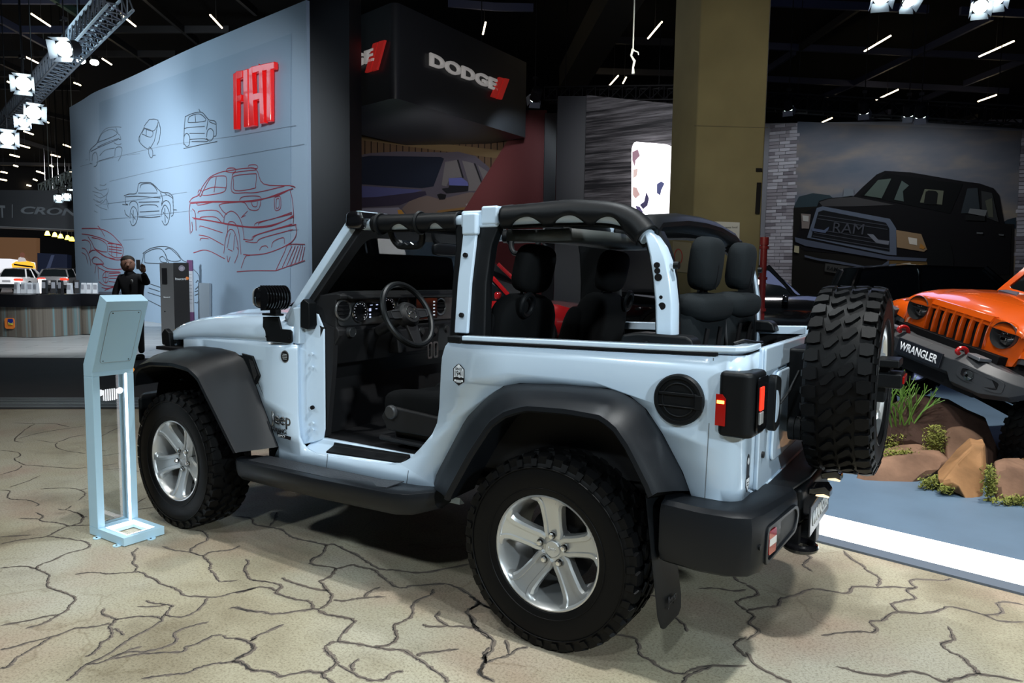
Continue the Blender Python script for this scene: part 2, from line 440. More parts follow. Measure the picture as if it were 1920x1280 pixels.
# the printed cracks, traced on the floor
CR = [
(4, 0, 960, 7, [[(0,240),(130,210),(260,195),(350,180),(430,140),(510,105),(580,100),(680,95)],
 [(270,0),(320,30),(300,55),(330,70),(400,75),(460,85),(510,105)],[(140,45),(220,48),(300,50)],
 [(580,0),(620,35),(610,70),(560,95),(510,105)],[(620,40),(660,30)],
 [(350,180),(450,190),(560,205),(640,220),(670,240),(660,265),(600,285),(500,310),(420,350),(310,390),(280,425),(340,455),(370,470),(360,510),(360,555),(440,590),(520,620),(565,655),(530,695),(490,740),(420,780),(370,810),(300,840),(200,870)],
 [(0,420),(100,408),(190,405),(280,425)],[(430,770),(350,780),(200,815),(0,850)],[(0,185),(100,178),(240,168)],
 [(565,468),(650,452),(740,452),(800,462),(900,455),(1000,450),(1040,448),(1080,460),(1110,485),(1160,500),(1200,535),(1280,560),(1330,580),(1385,622),(1480,630),(1600,638),(1680,625),(1740,605),(1850,585),(1920,565)],
 [(1040,265),(1000,300),(1010,340),(995,380),(1030,410),(1005,445)],
 [(1220,255),(1310,285),(1420,298),(1520,325),(1570,300),(1650,290),(1740,280),(1800,250)],
 [(1430,295),(1440,270),(1500,235),(1550,210),(1550,170),(1510,140),(1470,135)],
 [(1520,325),(1550,355),(1580,390),(1575,430),(1610,465),(1640,515),(1700,518),(1780,510)],
 [(1845,350),(1860,380),(1835,420),(1855,460),(1865,495),(1920,512)],
 [(1560,640),(1510,710),(1450,755),(1370,785),(1280,780),(1245,765),(1275,720),(1290,700),(1240,690),(1140,680),(1100,660)],
 [(1240,690),(1180,705),(1030,710)],
 [(785,720),(770,755),(830,785),(865,800),(850,830),(825,850),(830,890),(840,920),(800,960),(760,975),(750,1005),(720,1035),(680,1070),(640,1080)],
 [(865,805),(930,795),(1020,782),(1130,780),(1190,790),(1220,810),(1190,830),(1100,885),(1000,935),(930,980),(850,1040),(740,1100),(650,1140),(600,1180),(550,1230),(495,1265)],
 [(1210,800),(1240,765)],
 [(830,830),(720,855),(620,865),(560,870),(450,915),(380,935),(240,970),(100,1010),(0,1035)],
 [(400,930),(330,970),(260,1015),(180,1060),(120,1095),(80,1140),(45,1165),(0,1168)],
 [(850,870),(885,885),(935,920)],
 [(650,1140),(760,1125),(860,1080),(970,1045),(1080,1045),(1200,1020),(1290,990),(1325,955),(1305,920),(1350,880),(1450,850),(1570,820)],
 [(860,1100),(1000,1070),(1100,1058),(1250,1050),(1380,1045),(1395,1010),(1480,985),(1600,925),(1670,920)],
 [(830,1105),(950,1040),(1070,1000)],
 [(1670,925),(1710,945),(1800,950),(1860,975),(1895,1010),(1880,1045),(1810,1080),(1735,1120),(1650,1130),(1560,1145),(1480,1170),(1400,1205),(1300,1215),(1200,1225),(1060,1248)],
 [(1735,1120),(1820,1135),(1860,1170),(1920,1190)],[(1720,720),(1780,712),(1850,730),(1920,745)],[(1870,970),(1920,940)]]),
(4, 440, 960, 9, [[(0,605),(80,590),(160,565),(260,565),(305,590)],
 [(130,510),(230,520),(330,540),(350,560),(310,600),(380,630),(470,655),(550,665),(580,690),(590,720),(630,730)],
 [(0,715),(100,740),(210,745),(270,760),(380,755),(480,740),(590,725)],
 [(630,725),(690,695),(720,650),(725,615),(690,580),(660,540),(645,515),(720,480),(745,440),(740,415),(580,390),(585,350),(650,320),(675,280),(690,245)],
 [(350,490),(400,515),(500,545),(600,575),(700,590)],[(740,655),(820,665),(900,650),(980,640),(1140,632)],[(970,640),(1020,590),(1090,560)],
 [(745,430),(820,410),(890,395),(960,415),(1040,430),(1100,480),(1160,525),(1210,560),(1280,565),(1330,552),(1500,540),(1600,538),(1720,590),(1790,640),(1830,670)],
 [(0,30),(120,45),(150,90),(250,110),(350,130),(420,180),(500,205),(600,225),(690,245),(740,240),(830,280),(920,325),(1000,375),(1090,425),(1220,435),(1380,455),(1550,430),(1780,385)],
 [(320,0),(300,60),(260,105)],
 [(1490,575),(1470,620),(1370,660),(1335,700),(1330,770),(1280,810),(1200,845),(1205,890),(1215,940),(1190,975),(1120,1000),(1040,1005)],
 [(630,730),(680,765),(780,780),(870,800),(895,825),(830,890),(790,940),(780,970)],
 [(1600,1275),(1560,1225),(1470,1165),(1400,1115),(1340,1080),(1260,1035),(1170,1030),(1060,1015),(960,995),(870,980),(780,970),(720,980),(680,1010),(700,1050),(740,1090),(760,1130),(720,1175),(660,1200),(560,1195),(480,1205),(350,1230),(300,1205),(200,1190),(120,1180),(60,1125),(0,1120)],
 [(650,1200),(680,1240),(750,1280)],[(770,1135),(860,1190),(960,1240),(1030,1260),(1130,1250),(1180,1205),(1270,1195)],[(930,1100),(880,1150),(890,1195)],
 [(1360,1080),(1420,1055),(1560,1040),(1690,1025)],[(370,840),(260,890),(180,920),(120,965)],
 [(0,945),(80,965),(140,1000),(130,1040),(0,1105)],
 [(1830,670),(1810,700),(1740,745),(1790,800),(1800,860),(1860,910),(1920,950)],[(1830,670),(1920,725)],
 [(1540,740),(1515,790),(1600,850),(1700,855),(1800,870)],[(1420,840),(1450,855),(1600,855)],[(1920,1010),(1870,1060),(1880,1110),(1840,1200),(1920,1260)]]),
(3.692, 880, 960, 8, [[(0,580),(60,620),(50,640),(0,675)],[(60,630),(160,670)],
 [(0,710),(40,790),(130,850),(170,900),(150,960),(100,1000),(110,1040),(75,1110),(180,1175)],
 [(110,1040),(200,1010),(270,990),(330,950),(410,930)],[(275,980),(255,880)],
 [(1000,845),(1130,865),(1170,910),(1180,980),(1260,1030),(1340,1085),(1470,1120),(1540,1090),(1650,1065),(1920,1060)],
 [(1470,1182),(1520,1130),(1580,1100),(1680,1065)],[(1240,570),(1340,590),(1380,640),(1375,690),(1450,750),(1490,780),(1510,830)],
 [(1640,345),(1750,390),(1820,430),(1850,470),(1920,500)],[(1590,530),(1700,525),(1830,545),(1920,535)],[(1920,590),(1850,625),(1920,680)],[(1920,860),(1840,905),(1870,960),(1920,1000)]]),
(3.692, 1400, 960, 9, [[(0,880),(85,820),(10,765),(50,720),(10,680),(150,655),(220,645),(235,600),(330,575),(430,535),(520,535),(690,560),(740,515),(900,520),(1010,515),(1130,525),(1170,520)],
 [(0,500),(60,540),(75,570),(0,595)],[(340,235),(380,280),(440,310),(400,350),(400,375),(460,410)],
 [(670,265),(720,320),(800,365),(830,400),(900,440),(920,470),(905,515)],
 [(1420,455),(1370,470),(1160,465),(1135,490),(1170,520),(1110,540),(1170,595),(1100,610),(1005,635),(1050,690)],
 [(520,855),(640,835),(780,825),(870,830),(900,805),(855,755),(950,745),(990,705),(1060,690),(1200,700),(1310,685),(1400,655),(1500,670),(1640,710),(1770,755),(1920,758)],
 [(1640,710),(1740,705),(1770,680),(1735,630),(1800,620),(1920,640)],
 [(1395,790),(1415,840),(1430,880),(1350,915),(1400,960),(1490,1000),(1530,1045),(1580,1080),(1600,1115),(1700,1130),(1920,1170)],
 [(615,1065),(720,1090),(800,1115),(980,1130),(1130,1100),(1250,1125),(1360,1170),(1460,1150),(1600,1115)],[(0,970),(70,1060),(200,1130),(310,1182)]]),
(4, 0, 740, 5, [[(0,415),(130,430),(150,460),(110,480),(170,520),(260,530),(400,540),(540,550),(650,545)],[(170,530),(130,560),(0,600)],
 [(300,605),(200,650),(65,695)],[(300,705),(400,700),(540,700),(600,715),(640,745),(590,790)],[(600,715),(660,700)],
 [(0,715),(70,720),(60,770),(120,785),(220,790),(290,820),(270,835)],[(100,210),(260,215),(400,215),(520,240)],[(260,220),(190,260),(110,340),(180,355)],
 [(130,330),(300,285),(450,260),(630,235)],[(280,340),(420,355),(540,315),(640,300)],[(430,360),(415,385),(480,415),(640,440)],
 [(780,240),(900,220)],[(730,330),(780,300),(900,240)],[(720,420),(800,420)],[(740,465),(930,430)],[(730,540),(880,515)],[(780,560),(900,555),(1040,575)],
 [(940,860),(1100,770)],[(1020,860),(1190,840)],[(760,980),(830,930),(940,890)],[(430,855),(490,860),(540,830)],[(490,860),(580,885),(630,915)]]),
]
broad, fine = [], []
for sc_, ox, oy, wpx, lines in CR:
    for ln in lines:
        P = smooth_path([flo(ox+x/sc_, oy+y/sc_, .0006) for x, y in ln], 5)
        P = [p + V((random.uniform(-1, 1), random.uniform(-1, 1), 0))*.0035 for p in P]
        broad.append((wpx, P)); fine.append([p+V((.003, .002, .0004)) for p in P])
mbc = MB()
for wpx, P in broad: mbc.strokes([P], .0021*wpx, (0, 0, 1), .45)
c1 = mbc.build('crack_print', mat('crack_brown', (.16, .13, .105), .7), fl, smooth=0); c1['kind'] = 'stuff'
mbc = MB().strokes(fine, .0040, (0, 0, 1), .7)
c2 = mbc.build('crack_line_print', mat('crack_dark', (.03, .026, .023), .8), fl, smooth=0); c2['kind'] = 'stuff'

# right: grey platform with the glowing border strip
def sband(d0, d1, z, ext0=0.0, ext1=6.0):
    a = CORN+SD*ext0; b = S1-SD*ext1
    return [a+SN*d0, b+SN*d0, b+SN*d1, a+SN*d1]
dw0 = sum((flo(*q)-S0).dot(SN) for q in ((1515, 999), (1920, 1103.5)))/2
dw1 = sum((flo(*q)-S0).dot(SN) for q in ((1545, 967), (1920, 1056)))/2
struct(slab('trim_1', sband(0, dw0, 0), .012, mat('grey_border', (.10, .125, .16), .45)))
strip = slab('light_strip', sband(dw0, dw1, 0), .012, mat('strip_glow', (.9, .93, .95), .3, emit=2.2, ecol=(.93, .98, 1.0)))
tag(strip, 'glowing white light strip set along the edge of the grey platform', 'light strip')
struct(slab('floor_platform', sband(dw1, 24, 0, 0, 6), .012, mat('grey_carpet', (.085, .14, .205), .55, var=.12, vscale=2.5, bump=.1, bscale=300)))

# left: ribbed edging, brown carpet, pale plank floor
def eband(d0, d1, a0=-9.0, a1=None):
    a1 = (CORN-E0).dot(ED) if a1 is None else a1
    return [E0+ED*a0+EN*d0, E0+ED*a1+EN*d0, E0+ED*a1+EN*d1, E0+ED*a0+EN*d1]
dg = sum((flo(*q)-E0).dot(EN) for q in ((0, 745), (270, 750)))/2
db = sum((flo(*q)-E0).dot(EN) for q in ((0, 671), (265, 673)))/2
ribs = struct(slab('trim_2', eband(0, dg), .008, mat('edging_grey', (.07, .078, .09), .5)))
for i in range(7):
    a = dg*(i+.12)/7; b = dg*(i+.70)/7
    slab('rib', eband(a, b), .02, mat('edging_rib', (.13, .145, .165), .42), .012, ribs)
struct(slab('floor_carpet', eband(dg, db), .012, mat('brown_carpet', (.022, .015, .014), .8, var=.15, vscale=3)))
def plank_mat():
    m = bpy.data.materials.new('pale_planks'); m.use_nodes = True; nt = m.node_tree; b = nt.nodes['Principled BSDF']
    tc = nt.nodes.new('ShaderNodeTexCoord'); mp = nt.nodes.new('ShaderNodeMapping'); mp.inputs['Rotation'].default_value = (0, 0, -atan2(ED.y, ED.x))
    br = nt.nodes.new('ShaderNodeTexBrick'); br.inputs['Scale'].default_value = 1.0
    br.inputs['Brick Width'].default_value = 1.6; br.inputs['Row Height'].default_value = .45; br.inputs['Mortar Size'].default_value = .012
    br.inputs['Color1'].default_value = (.50, .50, .49, 1); br.inputs['Color2'].default_value = (.58, .58, .57, 1); br.inputs['Mortar'].default_value = (.25, .25, .25, 1)
    nt.links.new(tc.outputs['Object'], mp.inputs[0]); nt.links.new(mp.outputs[0], br.inputs['Vector']); nt.links.new(br.outputs['Color'], b.inputs['Base Color'])
    b.inputs['Roughness'].default_value = .3
    return m
struct(slab('floor_planks', eband(db, 14, -9, 6), .012, plank_mat()))

# ================================================================== wheels (axis = local +Y, outwards)
ROTY = Matrix.Rotation(radians(-90), 4, 'X')
def tyre_mesh(R=.396):
    mb = MB(); k = R/.396
    half = [(.231, .108), (.238, .121), (.262, .129), (.30, .133), (.335, .131), (.358, .124), (.374, .112), (.381, .088), (.383, 0)]
    prof = half + [(r, -h) for r, h in half[-2::-1]] + [(.228, -.10), (.226, 0), (.228, .10)]
    mb.lathe([(r*k, h*k) for r, h in prof], 72, ROTY, closed=True)
    # raised ring and bars on the sidewall
    mb.torus((0, .131*k, 0), .345*k, .003*k, (0, 1, 0), 72, 6)
    mb.torus((0, .129*k, 0), .262*k, .003*k, (0, 1, 0), 72, 6)
    n = 34; P = 2*pi*.397/n
    def block(pts):
        top, bot = [], []
        cs = sum(p[0] for p in pts)/len(pts); ch = sum(p[1] for p in pts)/len(pts)
        for s_, h, rt, rb in pts:
            a = s_/.397; bot.append((rb*k*cos(a), h*k, rb*k*sin(a)))
            a = (cs+(s_-cs)*.9)/.397; hh = ch+(h-ch)*.92
            top.append((rt*k*cos(a), hh*k, rt*k*sin(a)))
        mb.loft([bot, top], True, True)
    def C(s_, h): return (s_, h, .3965, .380)
    for i in range(n):
        o = i*P
        block([C(o+a, b) for a, b in ((-.028, .010), (-.010, .003), (.030, .036), (.035, .052), (.014, .060), (-.022, .030))])
        o2 = o+P*.45
        block([C(o2+a, b-.063) for a, b in ((-.028, .010), (-.010, .003), (.030, .036), (.035, .052), (.014, .060), (-.022, .030))])
        o3 = o+P*.2
        block([(o3-.026, .072, .396, .38), (o3+.020, .068, .396, .38), (o3+.028, .092, .396, .38), (o3+.024, .122, .389, .36), (o3-.020, .122, .389, .36), (o3-.031, .10, .396, .38)])
        o4 = o+P*.7
        block([(o4+.026, -.072, .396, .38), (o4-.020, -.068, .396, .38), (o4-.028, -.092, .396, .38), (o4-.024, -.122, .389, .36), (o4+.020, -.122, .389, .36), (o4+.031, -.10, .396, .38)])
        o5 = o3+P*.5                                                   # side biters
        for sg in (1, -1):
            vs = []
            for da, r, h in ((-.35, .352, .1285), (.35, .352, .1285), (.4, .380, .118), (-.4, .380, .118)):
                a = (o5+da*P*.5)/.397; vs.append((r*k*cos(a), sg*h*k, r*k*sin(a)))
            vs2 = [(x*1.003, y+sg*.006*k, z*1.003) for x, y, z in vs]
            mb.loft([vs, vs2], True, True)
    return mb
def rim_mesh():
    mb = MB()
    mb.lathe([(.2345, .108), (.2335, .117), (.228, .118), (.222, .110), (.214, .085), (.203, .04), (.199, -.10), (.214, -.112)], 64, ROTY, cap=False)
    mb.lathe([(.001, .050), (.04, .052), (.066, .050), (.074, .042), (.076, .0)], 40, ROTY)
    for i in range(5):
        A = Matrix.Rotation(2*pi*i/5, 4, 'Y')
        rings = []
        for r, w, h in ((.045, .038, .060), (.07, .045, .064), (.10, .043, .072), (.15, .046, .086), (.18, .050, .095), (.198, .060, .101), (.212, .074, .106), (.223, .087, .111), (.230, .090, .114)):
            sec = [(-w, h-.045), (-w, h-.010), (-w*.82, h), (-w*.5, h), (-w*.44, h-.007), (w*.44, h-.007), (w*.5, h), (w*.82, h), (w, h-.010), (w, h-.045)]
            rings.append([(t, hh, sqrt(max(1e-6, r*r-t*t)) if r > .2 else r) for t, hh in sec])
        mb.loft(rings, True, True, A)
    return mb
_tm = tyre_mesh(); _rm = rim_mesh()
PROTO = {}
def make_wheel(parent, name, M, rotspin, dark=False, tyre=True):
    """wheel part with tyre, cap, nuts and disc as sub-parts; meshes shared between wheels"""
    if 'rim' not in PROTO:
        w0 = _rm.build('wheel', SILVER, None, 30)
        t0 = _tm.build('tyre', RUBBER, w0, 30)
        MB().lathe([(.15, -.03), (.15, -.018), (.06, -.018), (.06, -.01), (.001, -.01)], 40, ROTY).build('brake_disc', DARKMET, w0)
        MB().lathe([(.034, .05), (.034, .060), (.031, .063), (.001, .0635)], 32, ROTY).build('hub_cap', SILVER, w0)
        for i in range(5):
            A = Matrix.Rotation(2*pi*i/5, 4, 'Y')
            MB().lathe([(.0125, .055), (.0125, .072), (.009, .079), (.001, .080)], 6, A @ Matrix.Translation((0, 0, .0575)) @ ROTY).build('lug_nut', CHROME, w0, 20)
            MB().lathe([(.0155, .064), (.0155, .0655), (.001, .0655)], 16, A @ Matrix.Translation((0, 0, .0575)) @ ROTY).build('nut_recess', BLKGL, w0)
        Mt = Matrix.Translation((0, .0636, 0)) @ Matrix(((-1, 0, 0), (0, 0, 1), (0, 1, 0))).to_4x4()
        text_obj('Jeep', Mt, mat('cap_letter', (.75, .75, .75), .3, metal=.8), 'cap_lettering', w0, width=.040, ext=.001, bold=.01)
        PROTO['rim'] = w0
        w = w0
    else:
        w = copy_tree(PROTO['rim'])
    w.name = name
    w.parent = parent
    w.matrix_local = M @ Matrix.Rotation(rotspin, 4, 'Y')
    return w

# ================================================================== off-road car: shared panels
def ybody(x, z):
    y = .765
    if x > 1.6: y -= (x-1.6)*.085
    if z > 1.06: y -= ((z-1.06)/.16)**2*.02
    if z < .60: y -= (.60-z)*.10
    return y
RC, XC = .07, -.63
def side_map(s):
    def f(u, z):
        if u >= XC: return V((u, s*ybody(u, z), z))
        a = (XC-u)/RC; y0 = ybody(XC, z)
        if a <= pi/2: return V((XC-RC*sin(a), s*(y0-RC*(1-cos(a))), z))
        return V((XC-RC, s*(y0-RC-(XC-u-RC*pi/2)), z))
    return f
ARCH_R = [(-.518, .701), (-.491, .765), (-.408, .899), (-.339, .987), (-.269, 1.032), (-.177, 1.052), (.008, 1.049), (.229, 1.035), (.315, 1.014), (.40, .954), (.505, .854), (.684, .551), (.693, .519)]
LIP_R = [(-.424, .700), (-.412, .728), (-.331, .863), (-.276, .929), (-.221, .960), (-.08, .966), (.098, .958), (.191, .926), (.265, .873), (.362, .734), (.475, .543), (.482, .525)]
ARCH_F = [(1.783, .538), (1.842, .648), (1.923, .769), (2.018, .927), (2.085, 1.000), (2.168, 1.030), (2.318, 1.041), (2.515, 1.038), (2.70, 1.022), (2.86, .985), (2.93, .90), (2.945, .83)]
LIP_F = [(1.913, .522), (1.926, .535), (2.052, .687), (2.164, .822), (2.219, .891), (2.309, .934), (2.449, .947), (2.664, .936), (2.79, .905), (2.832, .86), (2.842, .80)]
def body_sides(root, paint):
    for s in (1, -1):
        out = [(1.85, .452), (1.783, .538), (1.842, .648), (1.923, .769), (2.018, .927), (2.10, .99), (2.74, .99), (2.735, 1.064), (2.469, 1.084), (2.172, 1.098), (1.919, 1.105), (1.612, 1.108),
               (1.612, .735), (1.598, .618), (1.575, .583), (1.545, .562), (1.478, .546), (1.34, .55), (.99, .57), (.90, .585), (.83, .62), (.764, .685), (.70, .755), (.672, .81), (.660, .88), (.655, .99), (.648, 1.113), (.635, 1.165), (.612, 1.19),
               (.533, 1.192), (.076, 1.201), (-.193, 1.205), (-.512, 1.209), (-.63, 1.212), (-.866, 1.216), (-.866, .675), (-.63, .673), (-.53, .671)] + ARCH_R + [(.70, .465), (1.02, .446)]
        o = sheet('body_side', out, side_map(s), paint, root, [-.86, -.80, -.76, -.74, -.722, -.704, -.686, -.668, -.65, -.63, -.4, -.1, .3, .7, 1.1, 1.4, 1.6, 1.9, 2.2, 2.5], .075, .014, 30, out=(0, s, 0))
        # rail cap along the tub
        rings = []
        for u, z in ((.545, 1.190), (.30, 1.195), (.076, 1.200), (-.193, 1.205), (-.45, 1.211), (-.60, 1.217), (-.66, 1.219), (-.70, 1.221), (-.74, 1.222), (-.866, 1.222)):
            c = side_map(s)(u, 1.19); q = side_map(s)(u-.001, 1.19); t = (q-c).normalized(); nrm = V((t.y, -t.x, 0))*s
            if nrm.dot(V((.0, s, 0)) + V((-1 if u < -.7 else 0, 0, 0))) < 0: nrm = -nrm
            h = .027
            rings.append([c+nrm*.006+V((0, 0, z-1.19+.006)), c+nrm*.004+V((0, 0, z-1.19+h)), c-nrm*.05+V((0, 0, z-1.19+h)), c-nrm*.05+V((0, 0, z-1.19-.02))])
        rc = MB().loft(rings).build('rail_cap', paint, root, 30, bevel=.006)
        g = MB()
        g.loft([[c+V((0, s*.008, 0)) for c in (side_map(s)(u, z0-.004), side_map(s)(u, z0+.006))] for u, z0 in ((.545, 1.190), (.076, 1.200), (-.193, 1.205), (-.45, 1.211), (-.60, 1.214))], closed=False)
        g.build('rail_gap', BLACK, root, solid=.004)
        # black corner cap where the door latch sits
        MB().box((.585, s*.735, 1.198), (.075, .05, .03)).build('rail_end_cap', BLKPL, root, bevel=.006)
        # door post, inner sill, tread plate
        prof = [(1.66, .555), (1.515, .600), (1.50, .66), (1.50, 1.19), (1.545, 1.27), (1.66, 1.29)]
        MB().loft([[(x, s*.662, z) for x, z in prof], [(x, s*(.735 if x > 1.6 else .675), z) for x, z in prof]]).build('door_post', paint, root, 30, bevel=.018, seg=3)
        MB().loft([[(x, s*y, z) for y, z in ((.742, .45), (.752, .545+(1.5-x)*.045), (.735, .556+(1.5-x)*.045), (.685, .578+(1.5-x)*.03), (.672, .607+(1.5-x)*.01), (.655, .610), (.62, .60), (.62, .45))] for x in (1.60, 1.4, 1.1, .85, .66)]).build('sill', paint, root, 40, bevel=.008)
        MB().loft([[(x, s*(y+.004), z+.006) for y, z in ((.738, .556+(1.5-x)*.045), (.688, .578+(1.5-x)*.03), (.680, .596+(1.5-x)*.02), (.676, .590), (.68, .56), (.735, .54))] for x in (1.42, .90)]).build('tread_plate', BLKPL, root, 30, bevel=.004)
        pin = [(1.64, .76), (1.62, .88), (1.62, .96), (1.62, 1.02)]
        for i, (x, z) in enumerate(((1.555, .775), (1.555, .69), (1.555, .655), (1.555, .99), (1.555, 1.06))):
            MB().cyl((x, s*.708, z), .011 if i == 0 else .008, .012, (-.3, s, 0), 12).build('post_plug', BLACK if i == 0 else paint, root)
        # panel gaps of the rocker and the rear corner
        GAP = mat('gap_grey', (.12, .14, .16), .6)
        for x in (1.385, .845):
            MB().loft([[side_map(s)(x-dx+(.57-z)*.25, z)+V((0, s*.0008, 0)) for dx in (0, .004)] for z in (.445, .48, .52, .56)], closed=False).build('panel_gap', GAP, root, 0)
        MB().loft([[side_map(s)(u-dx, z)+V((0, s*.0008, 0)) for dx in (0, .003)] for u, z in ((-.582, 1.20), (-.58, .95), (-.575, .68))], closed=False).build('panel_gap', GAP, root, 0)
def flare(root, arch, lip, cx, cz, s, m, name, n=34, ylip=.934, top=.034):
    A = resample([(x, 0, z) for x, z in arch], n); B = resample([(x, 0, z) for x, z in lip], n)
    rings = []
    for a, b in zip(A, B):
        d = V((b.x-cx, 0, b.z-cz)).normalized()
        ya = ybody(a.x, a.z)
        o = b + d*top
        mid = a.lerp(o, .55) + d*.012
        pts = [(a.x-d.x*.02, ya-.03, a.z-d.z*.02), (a.x, ya+.004, a.z), (mid.x, ya+(ylip-ya)*.55, mid.z), (o.x-d.x*.004, ylip-.022, o.z-d.z*.004), (o.x-d.x*.016, ylip, o.z-d.z*.016), (b.x, ylip+.002, b.z), (b.x-d.x*.008, ylip-.008, b.z-d.z*.008), (b.x-d.x*.004, ylip-.03, b.z-d.z*.004), (b.x+d.x*.004, ya-.03, b.z+d.z*.004)]
        rings.append([(x, s*y, z) for x, y, z in pts])
    return MB().loft(rings).build(name, m, root, 38, bevel=0)
def wheel_well(root, cx, zc, s, x0, x1):
    mb = MB(); n = 16; rings = []
    for i in range(n+1):
        a = pi*i/n; rx = (x1-x0)/2; c = (x0+x1)/2
        rings.append([(c-rx*cos(a), s*.74, .50+.53*sin(a)**.6), (c-rx*cos(a), s*.42, .50+.53*sin(a)**.6)])
    mb.loft(rings, closed=False)
    mb.prism([(c-rx*cos(pi*i/n), s*.42, .50+.53*sin(pi*i/n)**.6) for i in range(n+1)], (0, -s*.01, 0))
    return mb.build('wheel_well', BLACK, root, 0)
def hood(root, paint, bulge=.02, front=2.985):
    rings = []
    st = [(1.655, 1.106, 1.262), (1.9, 1.105, 1.258), (2.2, 1.097, 1.248), (2.45, 1.085, 1.232), (2.65, 1.071, 1.208), (2.80, 1.058, 1.176), (2.89, 1.05, 1.142), (front-.035, 1.045, 1.105), (front, 1.04, 1.06)]
    for x, zs, zt in st:
        w = ybody(x, 1.08)-.004-(0 if x < 2.85 else (x-2.85)*.10)
        rr = []
        prof = [(1.0, zs), (1.0, zs+(zt-zs)*.30), (.985, zs+(zt-zs)*.58), (.95, zs+(zt-zs)*.80), (.89, zs+(zt-zs)*.92), (.78, zt-.004)]
        fade = 1 if x < 2.5 else max(0, (2.9-x)/.4)
        prof += [(.66, zt), (.60, zt+bulge*fade), (.3, zt+bulge*fade+.008), (0, zt+bulge*fade+.010)]
        L = [(x, w*k, z) for k, z in prof]
        rr = L + [(x, -y, z) for _, y, z in L[-2::-1]]
        rings.append(rr)
    return MB().loft(rings, closed=False).build('hood', paint, root, 40, solid=.012)
def rounded_poly(pts, r, n=4):
    """2-D outline with rounded corners"""
    out = []; k = len(pts)
    for i in range(k):
        a, b, c = V(pts[i-1]), V(pts[i]), V(pts[(i+1) % k])
        p = b+(a-b).normalized()*min(r, (a-b).length*.45); q = b+(c-b).normalized()*min(r, (c-b).length*.45)
        for j in range(n+1):
            t = j/n; out.append(p*(1-t)**2+b*2*t*(1-t)+q*t*t)
    return out
def grille(root, paint, x=3.0):
    """seven-slot face, built as the bars between the slots so the slots are real openings"""
    W = .60; z0, z1 = .80, 1.125; pw = .093
    slots = [(-3+i)*pw for i in range(7)]
    hw = .030
    # columns between slots
    def strip(y0, y1, za, zb):
        def fx(z): return x + (.0 if z > .98 else -(.98-z)*.10) - max(0, z-1.07)*.5
        zs = [za+(zb-za)*k/4 for k in range(5)]
        return MB().loft([[(fx(z), y0, z), (fx(z)+.012, y0+.008, z), (fx(z)+.012, y1-.008, z), (fx(z), y1, z), (fx(z)-.035, y1, z), (fx(z)-.035, y0, z)] for z in zs])
    body = MB()
    edges = [-.325]+[e for c in slots for e in (c-hw, c+hw)]+[.325]
    for a, b in zip(edges[0::2], edges[1::2]):
        m_ = strip(a, b, z0+.02, z1-.02); body.add(m_.v, m_.f)
    for za, zb in ((z0-.06, z0+.028), (z1-.028, z1+.02)):
        m_ = strip(-.325, .325, za, zb); body.add(m_.v, m_.f)
    # cheeks around the lamps
    for s in (1, -1):
        c = (.46*s, 1.02); n = 24
        outer = []
        box = rounded_poly([(s*.325, z0-.06), (s*.325, z1+.02), (s*.60, z1-.03), (s*.635, .98), (s*.60, z0-.02)], .03, 3)
        inner = [(c[0]+.115*cos(2*pi*i/n), c[1]+.115*sin(2*pi*i/n)) for i in range(n)]
        ox = []
        for i in range(n):                               # cast each inner point to the outline
            d = V((cos(2*pi*i/n), sin(2*pi*i/n))); best = None
            for j in range(len(box)):
                p, q = box[j-1], box[j]; e = q-p; den = d.x*e.y-d.y*e.x
                if abs(den) < 1e-9: continue
                t = ((p.x-c[0])*e.y-(p.y-c[1])*e.x)/den; uu = ((p.x-c[0])*d.y-(p.y-c[1])*d.x)/den
                if t > 0 and -.001 <= uu <= 1.001 and (best is None or t < best): best = t
            best = best or .13
            ox.append((c[0]+d.x*max(best, .117), c[1]+d.y*max(best, .117)))
        def X(y): return x-.02-max(0, abs(y)-.5)*.35
        body.ring([(X(y), y, z) for y, z in ox], [(X(y)+.004, y, z) for y, z in inner], (-.04, 0, 0))
    g = body.build('grille', paint, root, 35)
    for c in slots:
        MB().prism([(x-.05, c-hw, z0), (x-.05, c+hw, z0), (x-.05, c+hw, z1), (x-.05, c-hw, z1)], (.004, 0, 0)).build('slot_mesh', mat('slot_mesh', (.01, .01, .011), .5, metal=.3, bump=.8, bscale=160), g, 0)
        MB().box((x-.028, c, z0+.022), (.03, hw*1.8, .03)).build('slot_foot', mat('slot_grey', (.10, .10, .105), .5), g, bevel=.004)
    for s in (1, -1):
        c = V((x-.03, .46*s, 1.02))
        lamp = MB().lathe([(.115, .03), (.112, -.02), (.098, -.055), (.092, -.07), (.001, -.075)], 32, Matrix.Translation(c) @ rot_to((1, 0, 0)), cap=False).build('headlamp', mat('lamp_bezel', (.05, .05, .052), .4), root)
        MB().lathe([(.088, -.045), (.07, -.02), (.04, -.008), (.001, -.004)], 28, Matrix.Translation(c) @ rot_to((1, 0, 0))).build('lamp_lens', mat('lamp_lens', (.03, .034, .036), .04, coat=1), lamp)
        MB().box((c.x+.001, c.y, c.z), (.02, .15, .012)).box((c.x+.004, c.y, c.z+.03), (.012, .05, .03)).box((c.x+.004, c.y, c.z-.03), (.012, .05, .03)).build('lamp_insert', CHROME, lamp, bevel=.003)
    return g

